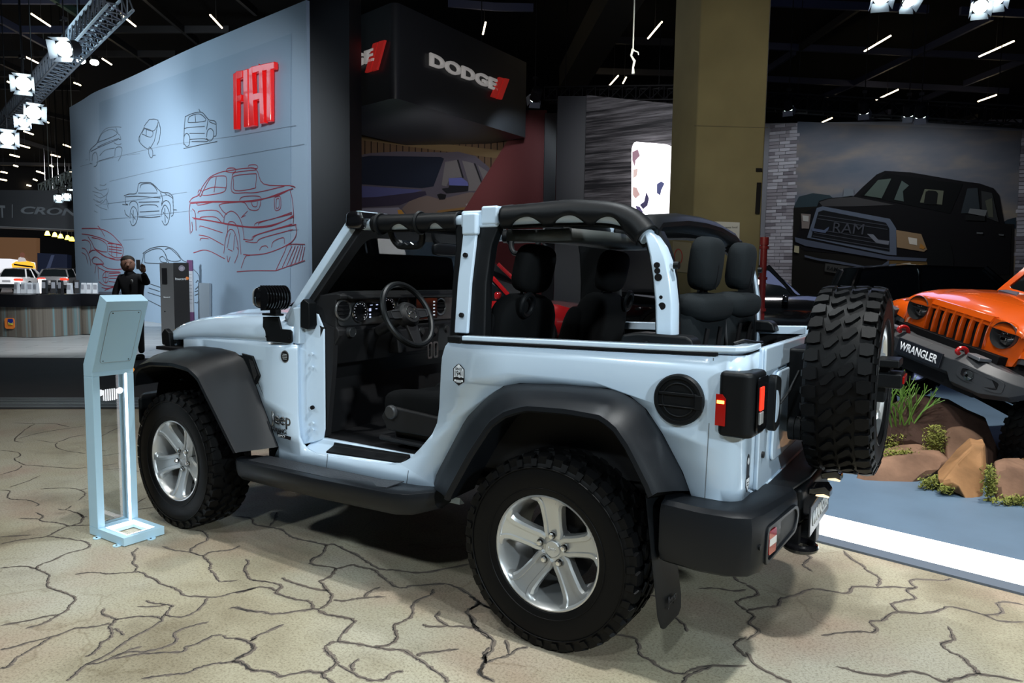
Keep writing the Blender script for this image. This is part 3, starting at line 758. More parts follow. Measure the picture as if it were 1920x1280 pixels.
# ================================================================== the white open-top car
CAR = thing('off_road_car', 'white open-top two-door off-road car with doors removed, large tyres and rear spare wheel', 'car')
root = CAR
body_sides(root, WHITE)
for s in (1, -1):
    flare(root, ARCH_R, LIP_R, 0, .40, s, FLARE, 'rear_flare')
    f_ = flare(root, ARCH_F, LIP_F, 2.46, .40, s, FLARE, 'front_flare')
    MB().sup((2.925, s*.90, .865), (.02, .022, .035), .7).build('turn_lamp', AMBER, root)
    wheel_well(root, 0, .4, s, -.50, .66)
    wheel_well(root, 2.46, .4, s, 1.86, 2.94)
    # front inner fender so the arch is closed behind the wheel
    MB().box((2.40, s*.52, 1.005), (1.06, .42, .02)).build('fender_liner', BLACK, root)
    MB().box((1.80, s*.58, .50), (.16, .30, .16)).build('sill_closer', BLACK, root)
hood(root, WHITE)
grille(root, WHITE, 2.985)
for s in (1, -1):
    MB().prism([(2.86, s*.645, 1.005), (2.95, s*.645, 1.02), (2.955, s*.645, 1.09), (2.915, s*.645, 1.125), (2.875, s*.645, 1.10)], (0, s*.035, 0)).build('hood_latch', BLKPL, root, bevel=.008)
# front bumper
MB().prism([(3.03, -.80, .50), (3.03, .80, .50), (3.14, .72, .50), (3.20, .45, .50), (3.20, -.45, .50), (3.14, -.72, .50)], (0, 0, .2)).build('front_bumper', BLKPL, root, bevel=.03, seg=3)

# ---- wheels
WHEELS = []
for x, s, sp, nm in ((0, 1, 0, 'wheel'), (2.46, 1, pi/5, 'wheel'), (0, -1, .3, 'wheel'), (2.46, -1, .9, 'wheel')):
    M = Matrix.Translation((x, s*.808, .395))
    if s < 0: M = M @ Matrix.Rotation(pi, 4, 'Z')
    if x > 1: M = M @ Matrix.Rotation(-.03, 4, 'Z')
    make_wheel(root, nm, M, sp)
SPX, SPZ = -.943, 1.069
make_wheel(root, 'spare_wheel', Matrix.Translation((SPX, -.007, SPZ)) @ Matrix.Rotation(radians(90), 4, 'Z'), .35)

# ---- underbody
mb = MB()
for s in (1, -1): mb.box((1.12, s*.38, .50), (3.6, .08, .14))
mb.box((1.1, 0, .56), (3.0, 1.34, .03)).box((1.2, 0, .45), (.8, .5, .12)).box((-.45, 0, .46), (.35, .7, .22))
mb.build('chassis', BLACK, root, bevel=.01)
for x in (0, 2.46):
    MB().cyl((x, 0, .395), .04, 1.5, (0, 1, 0), 16).sup((x, .08 if x == 0 else -.25, .395), (.15, .13, .14), .8).build('axle', BLACK, root)
for s in (1, -1):
    MB().cyl((.12, s*.60, .62), .045, .55, (.25, 0, 1), 14).build('shock_absorber', DARKMET, root)
MB().tube([(.6, -.2, .42), (.1, -.3, .50), (-.5, -.35, .46), (-.78, -.42, .42)], .035, 10).build('exhaust_pipe', DARKMET, root)
# white bracket at the rear end of the rocker
MB().loft([[(.66, y, z) for y, z in ((.735, .462), (.74, .44), (.70, .435))], [(.56, y, z) for y, z in ((.735, .47), (.74, .44), (.70, .435))]]).build('rocker_bracket', WHITE, root, 0)

# ---- side steps
for s in (1, -1):
    rings = []
    for x, yo, dz, sh in ((1.985, .80, -.02, .6), (1.96, .89, -.005, .85), (1.90, .925, 0, 1), (1.3, .935, .0, 1), (.80, .94, .012, 1), (.70, .935, .022, .95), (.61, .86, .03, .8)):
        z0 = .487+dz+(1.9-x)*.008
        sec = [(.70, z0-.03), (.76, z0-.012), (yo-.03, z0), (yo-.006, z0-.008), (yo, z0-.028), (yo-.008, z0-.085*sh), (yo-.035, z0-.115*sh), (.80, z0-.12*sh), (.70, z0-.09*sh)]
        rings.append([(x, s*min(y, yo), z) for y, z in sec])
    st_ = MB().loft(rings).build('side_step', FLARE, root, 40, bevel=.006)
    MB().loft([[(x, s*y, .4885+(1.9-x)*.008+(.012 if x < 1.0 else 0)) for y in (.775, .90)] for x in (1.84, 1.4, 1.0, .86)], closed=False).build('step_tread', mat('step_tread', (.02, .022, .026), .45, bump=1.0, bscale=130), st_, 0, solid=.004)
    for x in (1.75, .95): MB().box((x, s*.62, .45), (.08, .30, .04)).build('step_bracket', BLACK, root)

# ---- tailgate and rear end
tg = MB().prism([(-.695, y, z) for y, z in rounded_poly([(-.565, .680), (.565, .680), (.565, 1.232), (-.565, 1.232)], .02, 3)], (-.02, 0, 0)).build('tailgate', WHITE, root, 30, bevel=.006)
MB().prism([(-.712, y, z) for y, z in rounded_poly([(-.56, 1.135), (.56, 1.135), (.56, 1.23), (-.56, 1.23)], .012, 3)], (-.013, 0, 0)).build('tailgate_upper_band', WHITE, tg, 30, bevel=.008)
MB().prism([(-.714, y, z) for y, z in rounded_poly([(-.40, .76), (.40, .76), (.37, 1.12), (-.37, 1.12)], .05, 4)], (-.014, 0, 0)).build('tailgate_panel', WHITE, tg, 30, bevel=.01)
MB().cyl((-.718, .515, .815), .013, .01, (-1, 0, 0), 18).build('lock_barrel', DARKMET, tg)
MB().prism([(-.718, y, z) for y, z in rounded_poly([(.405, .915), (.475, .90), (.495, .925), (.495, 1.10), (.475, 1.125), (.405, 1.105)], .015, 3)], (-.035, 0, 0)).build('tailgate_handle', BLKPL, tg, 30, bevel=.008)
MB().prism([(-.7535, y, z) for y, z in [(.497+.045*cos(a)-.002, 1.005+.062*sin(a)) for a in [pi/2+pi*i/10 for i in range(11)]]], (-.003, 0, 0)).build('handle_grip', WHITE, tg, 0)
# lower body lip below the tailgate
MB().prism([(-.66, -.70, .655), (-.66, .70, .655), (-.705, .66, .655), (-.725, .3, .655), (-.725, -.3, .655), (-.705, -.66, .655)], (0, 0, .025)).build('rear_valance', WHITE, root, bevel=.005)

for s in (1, -1):
    # tail lamp: black housing wrapped round the corner
    pl = [(-.615, .752), (-.62, .792), (-.715, .800), (-.742, .775), (-.748, .625), (-.70, .612), (-.66, .70)]
    tl = MB().prism([(x, s*y, .925) for x, y in pl], (0, 0, .235)).build('tail_lamp', BLKPL, root, 30, bevel=.018, seg=3)
    MB().prism([(-.612, s*.7945, .965), (-.648, s*.7965, .965), (-.648, s*.7965, 1.062), (-.635, s*.7955, 1.078), (-.612, s*.7945, 1.078)], (0, s*.004, 0)).build('side_marker', REDLENS, tl, 0)
    MB().prism([(-.617, s*.7990, 1.045), (-.643, s*.8005, 1.045), (-.643, s*.8005, 1.056), (-.617, s*.7990, 1.056)], (0, s*.002, 0)).build('marker_glow', AMBERGLOW, tl, 0)
    MB().prism([(-.7475, s*y, z) for y, z in rounded_poly([(.632, .945), (.765, .945), (.765, 1.142), (.632, 1.142)], .02, 3)], (-.006, 0, 0)).build('lamp_face', BLKGL, tl, 0)
    MB().box((-.7545, s*.722, 1.065), (.006, .045, .085)).build('brake_light', REDGLOW, tl, bevel=.003)
    MB().box((-.7545, s*.722, .995), (.006, .045, .045)).build('reverse_light', CLEARL, tl, bevel=.003)

# ---- rear bumper: two end castings and a middle beam
for s in (1, -1):
    plan = [(-.455, .60), (-.43, .80), (-.45, .885), (-.60, .905), (-.72, .895), (-.775, .865), (-.80, .80), (-.846, .475), (-.838, .435), (-.74, .435), (-.70, .60)]
    rings = []
    for z, k in ((.445, .035), (.46, .012), (.50, .0), (.63, 0), (.668, .006), (.683, .022)):
        rings.append([(x+(k if x < -.7 else (-k*.3 if x > -.5 else 0)), s*(y-(k if y > .7 else 0)), z+(max(0, .64-z)*.62*max(0, min(1, (.80-y)/.34)) if x < -.72 else 0)) for x, y in plan])
    be = MB().loft(rings).build('bumper_end', FLARE, root, 38)
    # pocket with reflector in the rear face
    def BP(t, z, off=0.0):
        a = V((-.789, s*.845, 0)); b = V((-.851, s*.43, 0)); d = (b-a); nrm = V((d.y, -d.x, 0)).normalized(); nrm = nrm if nrm.x < 0 else -nrm
        return a+d*t+nrm*off+V((0, 0, z))
    ol = rounded_poly([(.13, .482), (.84, .535), (.90, .60), (.84, .642), (.15, .622)], .05, 4)
    il = rounded_poly([(.18, .497), (.80, .545), (.855, .598), (.80, .628), (.19, .608)], .04, 4)
    MB().ring([BP(t, z, .001) for t, z in ol], [BP(t, z, .001) for t, z in il], BP(0, 0, .010)-BP(0, 0, 0)).build('pocket_bezel', FLARE, be, 30, bevel=.003)
    MB().prism([BP(t, z, .001) for t, z in il], BP(0, 0, .002)-BP(0, 0, 0)).build('pocket_floor', mat('pocket_grey', (.012, .013, .015), .55), be, 0)
    MB().prism([BP(t, z, .002) for t, z in rounded_poly([(.20, .515), (.36, .518), (.36, .605), (.20, .603)], .02, 3)], BP(0, 0, .008)-BP(0, 0, 0)).build('reflector', mat('reflector_red', (.30, .012, .02), .08, coat=1), be, 0)
    MB().prism([BP(t, z, .0105) for t, z in [(.205, .548), (.355, .550), (.355, .575), (.205, .573)]], BP(0, 0, .001)-BP(0, 0, 0)).build('reflector_stripe', mat('reflector_white', (.6, .6, .58), .15), be, 0)
    MB().cyl(BP(.06, .56, .001), .010, .006, BP(0, 0, 1)-BP(0, 0, 0), 16).build('parking_sensor', BLKPL, be)
MB().prism([(-.70, -.34, .50), (-.70, .32, .50), (-.835, .31, .50), (-.845, .12, .50), (-.845, -.12, .50), (-.835, -.32, .50)], (0, 0, .15)).build('bumper_beam', BLKPL, root, 30, bevel=.02)
MB().prism([(-.72, -.60, .666), (-.72, .60, .666), (-.80, .55, .666), (-.84, .2, .666), (-.84, -.2, .666), (-.80, -.55, .666)], (0, 0, .016)).build('bumper_step_pad', BLKPL, root, 30, bevel=.006)
MB().box((-.82, .13, .435), (.10, .085, .10)).build('hitch_receiver', BLKPL, root, bevel=.008)
MB().torus((-.83, .28, .405), .052, .018, (0, 0, 1), 28, 10).build('tow_hook', BLKGL, root)
MB().box((-.80, .28, .45), (.05, .05, .08)).build('hook_mount', BLACK, root)
# number plate with its lamps
PL0 = V((-.868, .11, .525))
np_ = MB().box(PL0, (.008, .44, .125)).build('number_plate', mat('plate_black', (.012, .014, .02), .35), root, bevel=.003)
Mp = Matrix.Translation(PL0+V((-.0045, 0, 0))) @ Matrix(((0, 0, -1), (-1, 0, 0), (0, 1, 0))).to_4x4()
text_obj('WRANGLER', Mp, DECALW, 'plate_lettering', np_, width=.37, height=.062, ext=.002, bold=.02)
for y in (.17, -.12):
    MB().prism([(-.84, y-.06, .605), (-.84, y+.06, .605), (-.90, y+.045, .622), (-.92, y+.03, .600), (-.92, y-.03, .600), (-.90, y-.045, .622)], (0, 0, .03)).build('plate_lamp', BLKGL, np_, 30, bevel=.006)
    MB().box((-.89, y, .601), (.05, .06, .004)).build('plate_lamp_glow', mat('plate_glow', (1, .85, .6), .4, emit=1.6, ecol=(1, .75, .45)), np_, 0)
# mud flaps
for s in (1, -1):
    mb = MB(); rings = []
    for z, x0, y0, y1 in ((.70, -.405, .915, .70), (.45, -.435, .905, .68), (.25, -.46, .90, .66), (.205, -.468, .885, .68), (.19, -.47, .86, .71)):
        rings.append([(x0, s*y0, z), (x0-.004, s*(y0-.012), z), (x0-.006, s*y1, z), (x0+.006, s*y1, z)])
    mf = MB().loft(rings).build('mud_flap', BLKPL, root, 30)
    Mm = Matrix.Translation((-.470, s*.78, .275)) @ Matrix(((0, 0, -1), (-1, 0, 0), (0, 1, 0))).to_4x4()
    text_obj('Jeep', Mm, INK, 'flap_lettering', mf, width=.09, ext=.003, bold=.01)
# spare carrier, hinges, stop lamp
MB().box((-.765, 0, 1.02), (.10, .30, .36)).box((-.80, 0, .88), (.06, .46, .10)).build('spare_carrier', BLKPL, root, bevel=.015)
mbk = MB()
for i in range(4): mbk.cyl((-.775-.025*i, .27, .885), .048-.002*i, .023, (1, 0, 0), 20)
mbk.build('carrier_bumper', BLKPL, root, 30)
MB().tube([(-.72, .40, .99), (-.745, .38, 1.0), (-.77, .33, 1.05), (-.79, .27, 1.12)], .006, 8).cyl((-.722, .405, .985), .022, .012, (-1, 0, 0), 16).build('harness_plug', BLKPL, root)
for z in (.86, 1.12): MB().box((-.725, -.60, z), (.03, .14, .05)).build('tailgate_hinge', BLKPL, root, bevel=.008)
sl = MB().box((-1.095, 0, 1.085), (.10, .16, .06)).box((-1.06, 0, 1.04), (.05, .10, .10)).build('stop_lamp', BLKPL, root, bevel=.008)
MB().box((-1.148, 0, 1.09), (.008, .14, .03)).build('stop_lens', REDLENS, sl, bevel=.002)
MB().box((-1.09, 0, 1.155), (.085, .17, .032)).box((-1.075, 0, 1.125), (.04, .06, .04)).build('camera_housing', BLKPL, sl, bevel=.006)

# ---- fuel cap, vents, badges
fc = MB().lathe([(.096, -.004), (.096, .012), (.090, .020), (.079, .020), (.077, .012), (.001, .012)], 48, Matrix.Translation((-.467, .765, 1.038)) @ rot_to((0, 1, 0))).build('fuel_door', BLKPL, root)
MB().torus((-.467, .779, 1.038), .062, .004, (0, 1, 0), 40, 8).build('fuel_ring', BLKPL, fc)
MB().box((-.467, .781, 1.060), (.15, .008, .012)).box((-.467, .781, 1.013), (.15, .008, .006)).box((-.545, .781, 1.035), (.03, .012, .055)).build('fuel_bar', BLKPL, fc, bevel=.003)
for s in (1, -1):
    vent = [(2.10, 1.028), (1.992, 1.02), (1.927, .916), (1.969, .861), (2.02, .93)]
    vf = MB().prism([(x, s*(ybody(x, z)-.004), z) for x, z in vent], (0, s*.016, 0)).build('fender_vent', BLKPL, root, 30, bevel=.005)
    MB().prism([(x, s*(ybody(x, z)+.0125), z) for x, z in ((2.02, 1.0), (1.985, .995), (1.945, .92), (1.972, .885))], (0, s*.002, 0)).build('vent_mesh', mat('vent_mesh', (.012, .012, .013), .6, bump=.9, bscale=190), vf, 0)
def side_frame(x, z, off=.0012, s=1):
    """letters readable from the left side: x' towards the tail"""
    return Matrix.Translation((x, s*(ybody(x, z)+off), z)) @ Matrix(((-s, 0, 0), (0, 0, s), (0, 1, 0))).to_4x4()
GREYL = mat('badge_grey', (.22, .23, .24), .25, metal=.9)
text_obj('Jeep', side_frame(1.748, .690), GREYL, 'badge_lettering', root, width=.165, height=.085, ext=.006, bold=.012)
text_obj('WRANGLER', side_frame(1.742, .632), INK, 'model_lettering', root, width=.165, height=.026, ext=.002, bold=.02, shear=.0)
sp_ = MB().prism([(x, ybody(x, .6)+.001, z) for x, z in ((1.79, .617), (1.662, .612), (1.668, .594), (1.775, .598))], (0, .001, 0)).build('sport_badge', INK, root, 0)
text_obj('SPORT', side_frame(1.722, .6055, .0022), DECALW, 'sport_lettering', sp_, width=.10, height=.012, ext=.0006, bold=.01, shear=.2)
tb = MB().cyl((1.705, ybody(1.705, 1.04)+.001, 1.04), .033, .003, (0, 1, 0), 28).build('trail_badge', mat('badge_rim', (.35, .36, .37), .35, metal=.7), root)
MB().cyl((1.705, ybody(1.705, 1.04)+.003, 1.04), .028, .001, (0, 1, 0), 28).build('badge_face', INK, tb)
for dz in (.012, .004, -.004, -.013): MB().box((1.705, ybody(1.705, 1.04)+.004, 1.04+dz), (.04-abs(dz)*.8, .0008, .0022)).build('badge_line', DECALW, tb)
# SINCE 1941 decal
dx, dz_ = .5505, 1.0435
def dpt(u, v, off): return (dx-u, ybody(dx, 1.03)+off, dz_+v)
dc = MB().prism([dpt(u, v, .0008) for u, v in ((0, .049), (.011, .044), (.031, .026), (.031, -.030), (.0, -.050), (-.031, -.030), (-.031, .026), (-.011, .044))], (0, .0006, 0)).build('anniversary_decal', INK, root, 0)
MB().prism([dpt(u, v, .0016) for u, v in ((.010, .039), (.0265, .024), (.0265, -.013), (.014, -.010), (0.004, -.014), (-.008, -.009), (-.0265, -.014), (-.0265, .024), (-.010, .039))], (0, .0004, 0)).build('decal_field', mat('decal_field', (.66, .70, .74), .35), dc, 0)
text_obj('SINCE', side_frame(dx, dz_+.0255, .0024), INK, 'decal_since', dc, width=.036, height=.011, ext=.0004, bold=.02)
text_obj('1941', side_frame(dx, dz_+.005, .0024), INK, 'decal_year', dc, width=.042, height=.024, ext=.0004, bold=.02)
mb = MB()
for i in range(7): mb.box((dx+.0115-.0038*i, ybody(dx, 1.03)+.0022, dz_-.030), (.0022, .0006, .012))
for u in (.019, -.019): mb.cyl((dx+u, ybody(dx, 1.03)+.0022, dz_-.0275), .0052, .0006, (0, 1, 0), 14)
mb.build('decal_face', DECALW, dc, 0)
MB().cyl((dx, ybody(dx, 1.09)+.0026, dz_+.039), .007, .0006, (0, 1, 0), 14).build('decal_star', DECALW, dc)
# crest decal on the rear corner
def rpt(y, z, off=0.0): return (-.7008-off, y, z)
rd = MB().prism([rpt(y, z) for y, z in ((.660, .845), (.648, .838), (.642, .82), (.642, .76), (.635, .758), (.635, .725), (.66, .70), (.685, .725), (.685, .758), (.678, .76), (.678, .82), (.672, .838))], (-.0008, 0, 0)).build('crest_decal', INK, root, 0)
MB().prism([rpt(y, z, .001) for y, z in ((.640, .752), (.640, .729), (.66, .707), (.680, .729), (.680, .752))], (-.0004, 0, 0)).cyl((-.7018, .66, .818), .013, .0006, (-1, 0, 0), 16).build('crest_field', DECALW, rd, 0)
MB().box((-.7024, .66, .738), (.0006, .022, .004)).box((-.7024, .66, .728), (.0006, .018, .004)).build('crest_bars', INK, rd, 0)

# ---- windscreen frame, pillars, cowl
def WS(y, t, off=0.0):
    """point on the windscreen plane: t = 0 at the cowl, 1 at the header; off = towards the front"""
    b = V((1.735, 0, 1.225)); e = V((1.295, 0, 1.775)); d = e-b; n = V((.55, 0, .44)).normalized()
    return b+d*t+n*off+V((0, y, 0))
def wsring(yb, yt, tb, tt, r, off):
    o = rounded_poly([(-yb, tb), (yb, tb), (yt, tt), (-yt, tt)], r, 4)
    return [WS(y, t, off) for y, t in o]
wn = V((.55, 0, .44)).normalized()
wf = MB().ring(wsring(.725, .655, -.02, 1.03, .05, -.02), wsring(.655, .575, .10, .90, .07, -.02), wn*.045).build('windscreen_frame', WHITE, root, 35, bevel=.008)
MB().ring(wsring(.690, .615, .02, .965, .06, -.055), wsring(.630, .548, .12, .875, .08, -.055), wn*.036).build('windscreen_trim', INTER, root, 35)
MB().prism(wsring(.66, .58, .09, .91, .07, .006), wn*.005).build('windscreen', GLASS, root, 0)
for s in (1, -1):
    # cowl wedge under the pillar and hinge bracket
    MB().loft([[(1.735, s*y, z) for y, z in ((.735, 1.112), (.725, 1.20), (.66, 1.22), (.66, 1.112))],
               [(1.665, s*y, z) for y, z in ((.745, 1.112), (.735, 1.30), (.66, 1.31), (.66, 1.112))],
               [(1.605, s*y, z) for y, z in ((.750, 1.112), (.738, 1.305), (.66, 1.31), (.66, 1.112))]]).build('cowl_wedge', WHITE, root, 30, bevel=.006)
    MB().prism([(1.60, s*.69, 1.20), (1.545, s*.69, 1.19), (1.53, s*.69, 1.215), (1.535, s*.69, 1.33), (1.575, s*.69, 1.35), (1.60, s*.69, 1.33)], (0, s*.055, 0)).build('windscreen_hinge', BLKPL, root, bevel=.006)
    # lamp bracket and auxiliary lamp
    br = MB().prism([(x, s*.757, z) for x, z in ((1.865, 1.245), (1.745, 1.252), (1.722, 1.186), (1.655, 1.186), (1.642, 1.176), (1.640, 1.125), (1.652, 1.114), (1.838, 1.114), (1.85, 1.17), (1.868, 1.19))], (0, s*.012, 0)).build('lamp_bracket', BLKPL, root, 20, bevel=.002)
    MB().box((1.775, s*.775, 1.262), (.11, .055, .012)).box((1.755, s*.775, 1.285), (.05, .035, .045)).build('lamp_foot', BLKPL, br, bevel=.003)
    for x, z in ((1.852, 1.232), (1.66, 1.14), (1.835, 1.14)):
        MB().cyl((x, s*.771, z), .006, .006, (0, s, 0), 10).build('bracket_bolt', CHROME if x > 1.85 else BLACK, br)
    pod = MB().sup((1.775, s*.80, 1.352), (.045, .078, .062), .55).build('aux_lamp', BLKGL, root)
    for i in range(9):
        MB().prism([(1.745, s*(.728+.018*i), 1.352+.060*sin(a)*1.06) if False else (1.742+.050*cos(a)*-1.15, s*(.728+.018*i), 1.352+.066*sin(a)) for a in [-pi*.52+pi*1.04*k/10 for k in range(11)]], (0, s*.006, 0)).build('cooling_fin', BLKGL, pod, 30)
    MB().prism([(1.815+.004, s*y, z) for y, z in [(.80+p[0], 1.352+p[1]) for p in rrect(.13, .10, .03)]], (.006, 0, 0)).build('aux_lens', CLEARL, pod, 0)
MB().box((1.66, 0, 1.235), (.16, 1.32, .06)).build('cowl_panel', BLKPL, root, bevel=.015)
# folded roof header on the windscreen
MB().loft([[(1.30+dx, y, 1.782+dz+abs(y)*-.02) for dx, dz in ((.05, -.045), (.045, .012), (.0, .030), (-.06, .022), (-.075, -.01), (-.03, -.045))] for y in (-.665, -.45, 0, .45, .665)]).build('roof_header', BLKGL, root, 40, bevel=.004)
for s in (1, -1):
    MB().sup((1.29, s*.645, 1.752), (.055, .03, .045), .5).build('header_latch', BLKGL, root)

# ---- sport bar: white tube under black scalloped sleeves
for s in (1, -1):
    front = smooth_path([(1.30, s*.595, 1.735), (1.0, s*.605, 1.733), (.70, s*.61, 1.732), (.52, s*.612, 1.738)], 6)
    rear = smooth_path([(.52, s*.612, 1.738), (.25, s*.605, 1.746), (.0, s*.60, 1.744), (-.12, s*.60, 1.732), (-.20, s*.607, 1.700), (-.265, s*.625, 1.645)], 8)
    MB().tube(front, .030, 14).build('bar_tube', WHITE, root)
    MB().tube(rear, .034, 14).build('bar_tube', WHITE, root)
    def sleeve(path, holes, r, nm, nm2=False):
        rings = []
        path = resample(path, 60)
        for i, p in enumerate(path):
            t = (path[min(59, i+1)]-path[max(0, i-1)]).normalized()
            N = V((0, s, 0)); N = (N-t*N.dot(t)).normalized(); U = t.cross(N); U = U if U.z > 0 or abs(U.z) < .2 and U.x > 0 else -U
            e = -1.15
            for a, b in holes:
                if a < p.x < b:
                    k = (p.x-a)/(b-a); e = max(e, -1.15+1.05*sin(pi*k)**.6)
            rg = []
            rk = r*(1+.16*math.exp(-((p.x-.09)/.13)**2)) if nm2 else r
            for j in range(13):
                a = e+(pi+1.1-e)*j/12
                rg.append(p+N*(r*1.05*cos(a))+U*((rk if sin(a) > 0 else r)*sin(a)))
            rings.append(rg)
        return MB().loft(rings, closed=False).build(nm, BLKPL, root, 60, solid=.010)
    sleeve([p for p in front if p.x > .66 and p.x < 1.22], [(.945, 1.075), (.735, .83)], .046, 'bar_sleeve')
    sleeve([p for p in rear if p.x < .44], [(.20, .365), (-.005, .155), (-.20, -.035)], .055, 'bar_sleeve', True)
    for x in (1.16, .905): MB().torus((x, s*.607, 1.733), .047, .011, (1, 0, 0), 20, 6).build('sleeve_strap', BLKPL, root)
    # B pillar: white strip, black pad, top bracket
    MB().loft([[(x+dx, s*(y+dy), z) for dx, dy in ((-.037, 0), (.037, 0), (.037, -.02), (-.037, -.02))] for x, y, z in ((.588, .705, 1.222), (.583, .69, 1.45), (.577, .668, 1.62), (.572, .652, 1.76))]).build('pillar_strip', WHITE, root, 30, bevel=.006)
    MB().loft([[(x+dx, s*(y+dy), z) for dx, dy in ((-.105*k, -.01), (.095*k, -.01), (.095*k, -.07), (-.105*k, -.07))] for x, y, z, k in ((.575, .695, 1.20, 1.0), (.572, .685, 1.45, .95), (.568, .660, 1.62, 1.0), (.56, .648, 1.72, 1.25))]).build('pillar_pad', BLKPL, root, 30, bevel=.012)
    MB().box((.535, s*.612, 1.738), (.20, .075, .078)).build('bar_joint', WHITE, root, bevel=.012, seg=3)
    MB().box((.572, s*.648, 1.715), (.082, .05, .10)).build('joint_cap', WHITE, root, bevel=.012, seg=3)
    MB().box((.475, s*.612, 1.752), (.09, .085, .085)).build('joint_clamp', WHITE, root, bevel=.012, seg=3)
    for z, yy in ((1.575, .678), (1.305, .704)): MB().cyl((.583, s*yy, z), .011, .016, (0, s, .1), 14).build('pillar_plug', BLACK, root)
    # C pillar
    cp = [(-.272, .632, 1.672, .034), (-.300, .640, 1.625, .040), (-.325, .65, 1.565, .041), (-.344, .657, 1.49, .041), (-.360, .663, 1.39, .041), (-.368, .668, 1.25, .039), (-.370, .668, 1.15, .038)]
    MB().loft([[(x+dx*k, s*(y+dy), z+dx*k*tl) for dx, dy in ((-1, -.012), (-.75, .012), (.75, .016), (1, -.002), (1, -.05), (-1, -.05))] for (x, y, z, k), tl in zip(cp, (.75, .5, .3, .15, .05, 0, 0))]).build('pillar_strip', WHITE, root, 35, bevel=.006)
    MB().loft([[(x+.02+dx, s*(y+dy), z) for dx, dy in ((-.05, -.048), (.032, -.03), (.032, -.09), (-.05, -.09))] for x, y, z, k in cp]).build('pillar_pad', BLKPL, root, 30)
    for x, z, r in ((-.325, 1.535, .0115), (-.328, 1.513, .0115), (-.3335, 1.488, .0145), (-.348, 1.412, .007), (-.354, 1.378, .0145)):
        yy = .667+(1.5-z)*.03
        MB().cyl((x, s*(yy+.002), z), r, .012, (0, s, 0), 16).build('pillar_plug', BLACK, root)
    MB().cyl((-.395, s*.645, 1.535), .015, .02, (-1, 0, 0), 14).build('pillar_knob', BLKPL, root)
    MB().prism([(x, s*.60, 1.21) for x in ()] or [(-.50, s*.60, 1.21), (-.18, s*.60, 1.21), (-.20, s*.60, 1.262), (-.27, s*.60, 1.272), (-.46, s*.60, 1.268), (-.485, s*.60, 1.255)], (0, s*.10, 0)).build('pillar_boot', BLKPL, root, bevel=.012)
    # grab handle
    hd = MB().tube(smooth_path([(1.135, s*.57, 1.715), (1.125, s*.555, 1.665), (1.10, s*.545, 1.632), (1.07, s*.545, 1.625), (.985, s*.545, 1.625), (.955, s*.545, 1.635), (.935, s*.555, 1.67), (.93, s*.57, 1.725)], 4), .017, 10).build('grab_handle', BLKPL, root)
    MB().tube([(1.065, s*.565, 1.632), (1.04, s*.567, 1.640), (1.02, s*.567, 1.628), (1.0, s*.567, 1.640), (.985, s*.565, 1.630)], .004, 6).build('handle_cord', CHROME, hd)
# cross bars
MB().tube([(.50, -.60, 1.742), (.48, -.45, 1.768), (.47, 0, 1.782), (.48, .45, 1.768), (.50, .60, 1.742)], .05, 14).build('cross_bar', BLKPL, root)
MB().tube([(-.24, -.61, 1.665), (-.235, -.54, 1.70), (-.24, -.25, 1.728), (-.24, 0, 1.734), (-.24, .25, 1.728), (-.235, .54, 1.70), (-.24, .61, 1.665)], .042, 14, flat=1.5).build('cross_bar', BLKPL, root)
MB().tube([(.45, 0, 1.765), (.12, 0, 1.76), (-.22, 0, 1.735)], .03, 10).build('centre_bar', BLKPL, root)
MB().loft([[(x, y, z-.02*abs(y)) for y in (-.56, -.2, .2, .56)] for x, z in ((.44, 1.705), (.28, 1.70), (.12, 1.705))], closed=False).build('sound_bar', mat('sound_bar', (.03, .035, .033), .6), root, 40, solid=.05)

# ---- tub interior
MB().box((.45, 0, .60), (2.4, 1.30, .02)).build('cabin_floor', CARPET, root)
MB().box((-.40, 0, .70), (.58, 1.30, .02)).build('boot_floor', CARPET, root)
for s in (1, -1):
    MB().prism([(.62, s*.735, .62), (.62, s*.735, 1.18), (-.66, s*.735, 1.195), (-.66, s*.735, .70), (-.4, s*.735, .70)], (0, -s*.02, 0)).build('tub_liner', INTER, root, 0)
    MB().box((-.13, s*.60, .86), (.86, .24, .46)).build('inner_arch', INTER, root, bevel=.04)
MB().box((-.675, 0, .95), (.02, 1.30, .50)).build('tailgate_liner', INTER, root)
MB().prism([(1.70, -.68, .60), (1.78, -.68, 1.10), (1.55, -.68, 1.22), (1.50, -.68, 1.20), (1.62, -.68, .9), (1.58, -.68, .60)], (0, 1.36, 0)).build('firewall', INTER, root, 0)
for s in (1, -1):
    MB().prism([(1.60, s*.66, .60), (1.50, s*.66, .62), (1.45, s*.66, 1.0), (1.44, s*.66, 1.20), (1.60, s*.66, 1.26)], (0, -s*.03, 0)).build('kick_panel', INTER, root, 0)

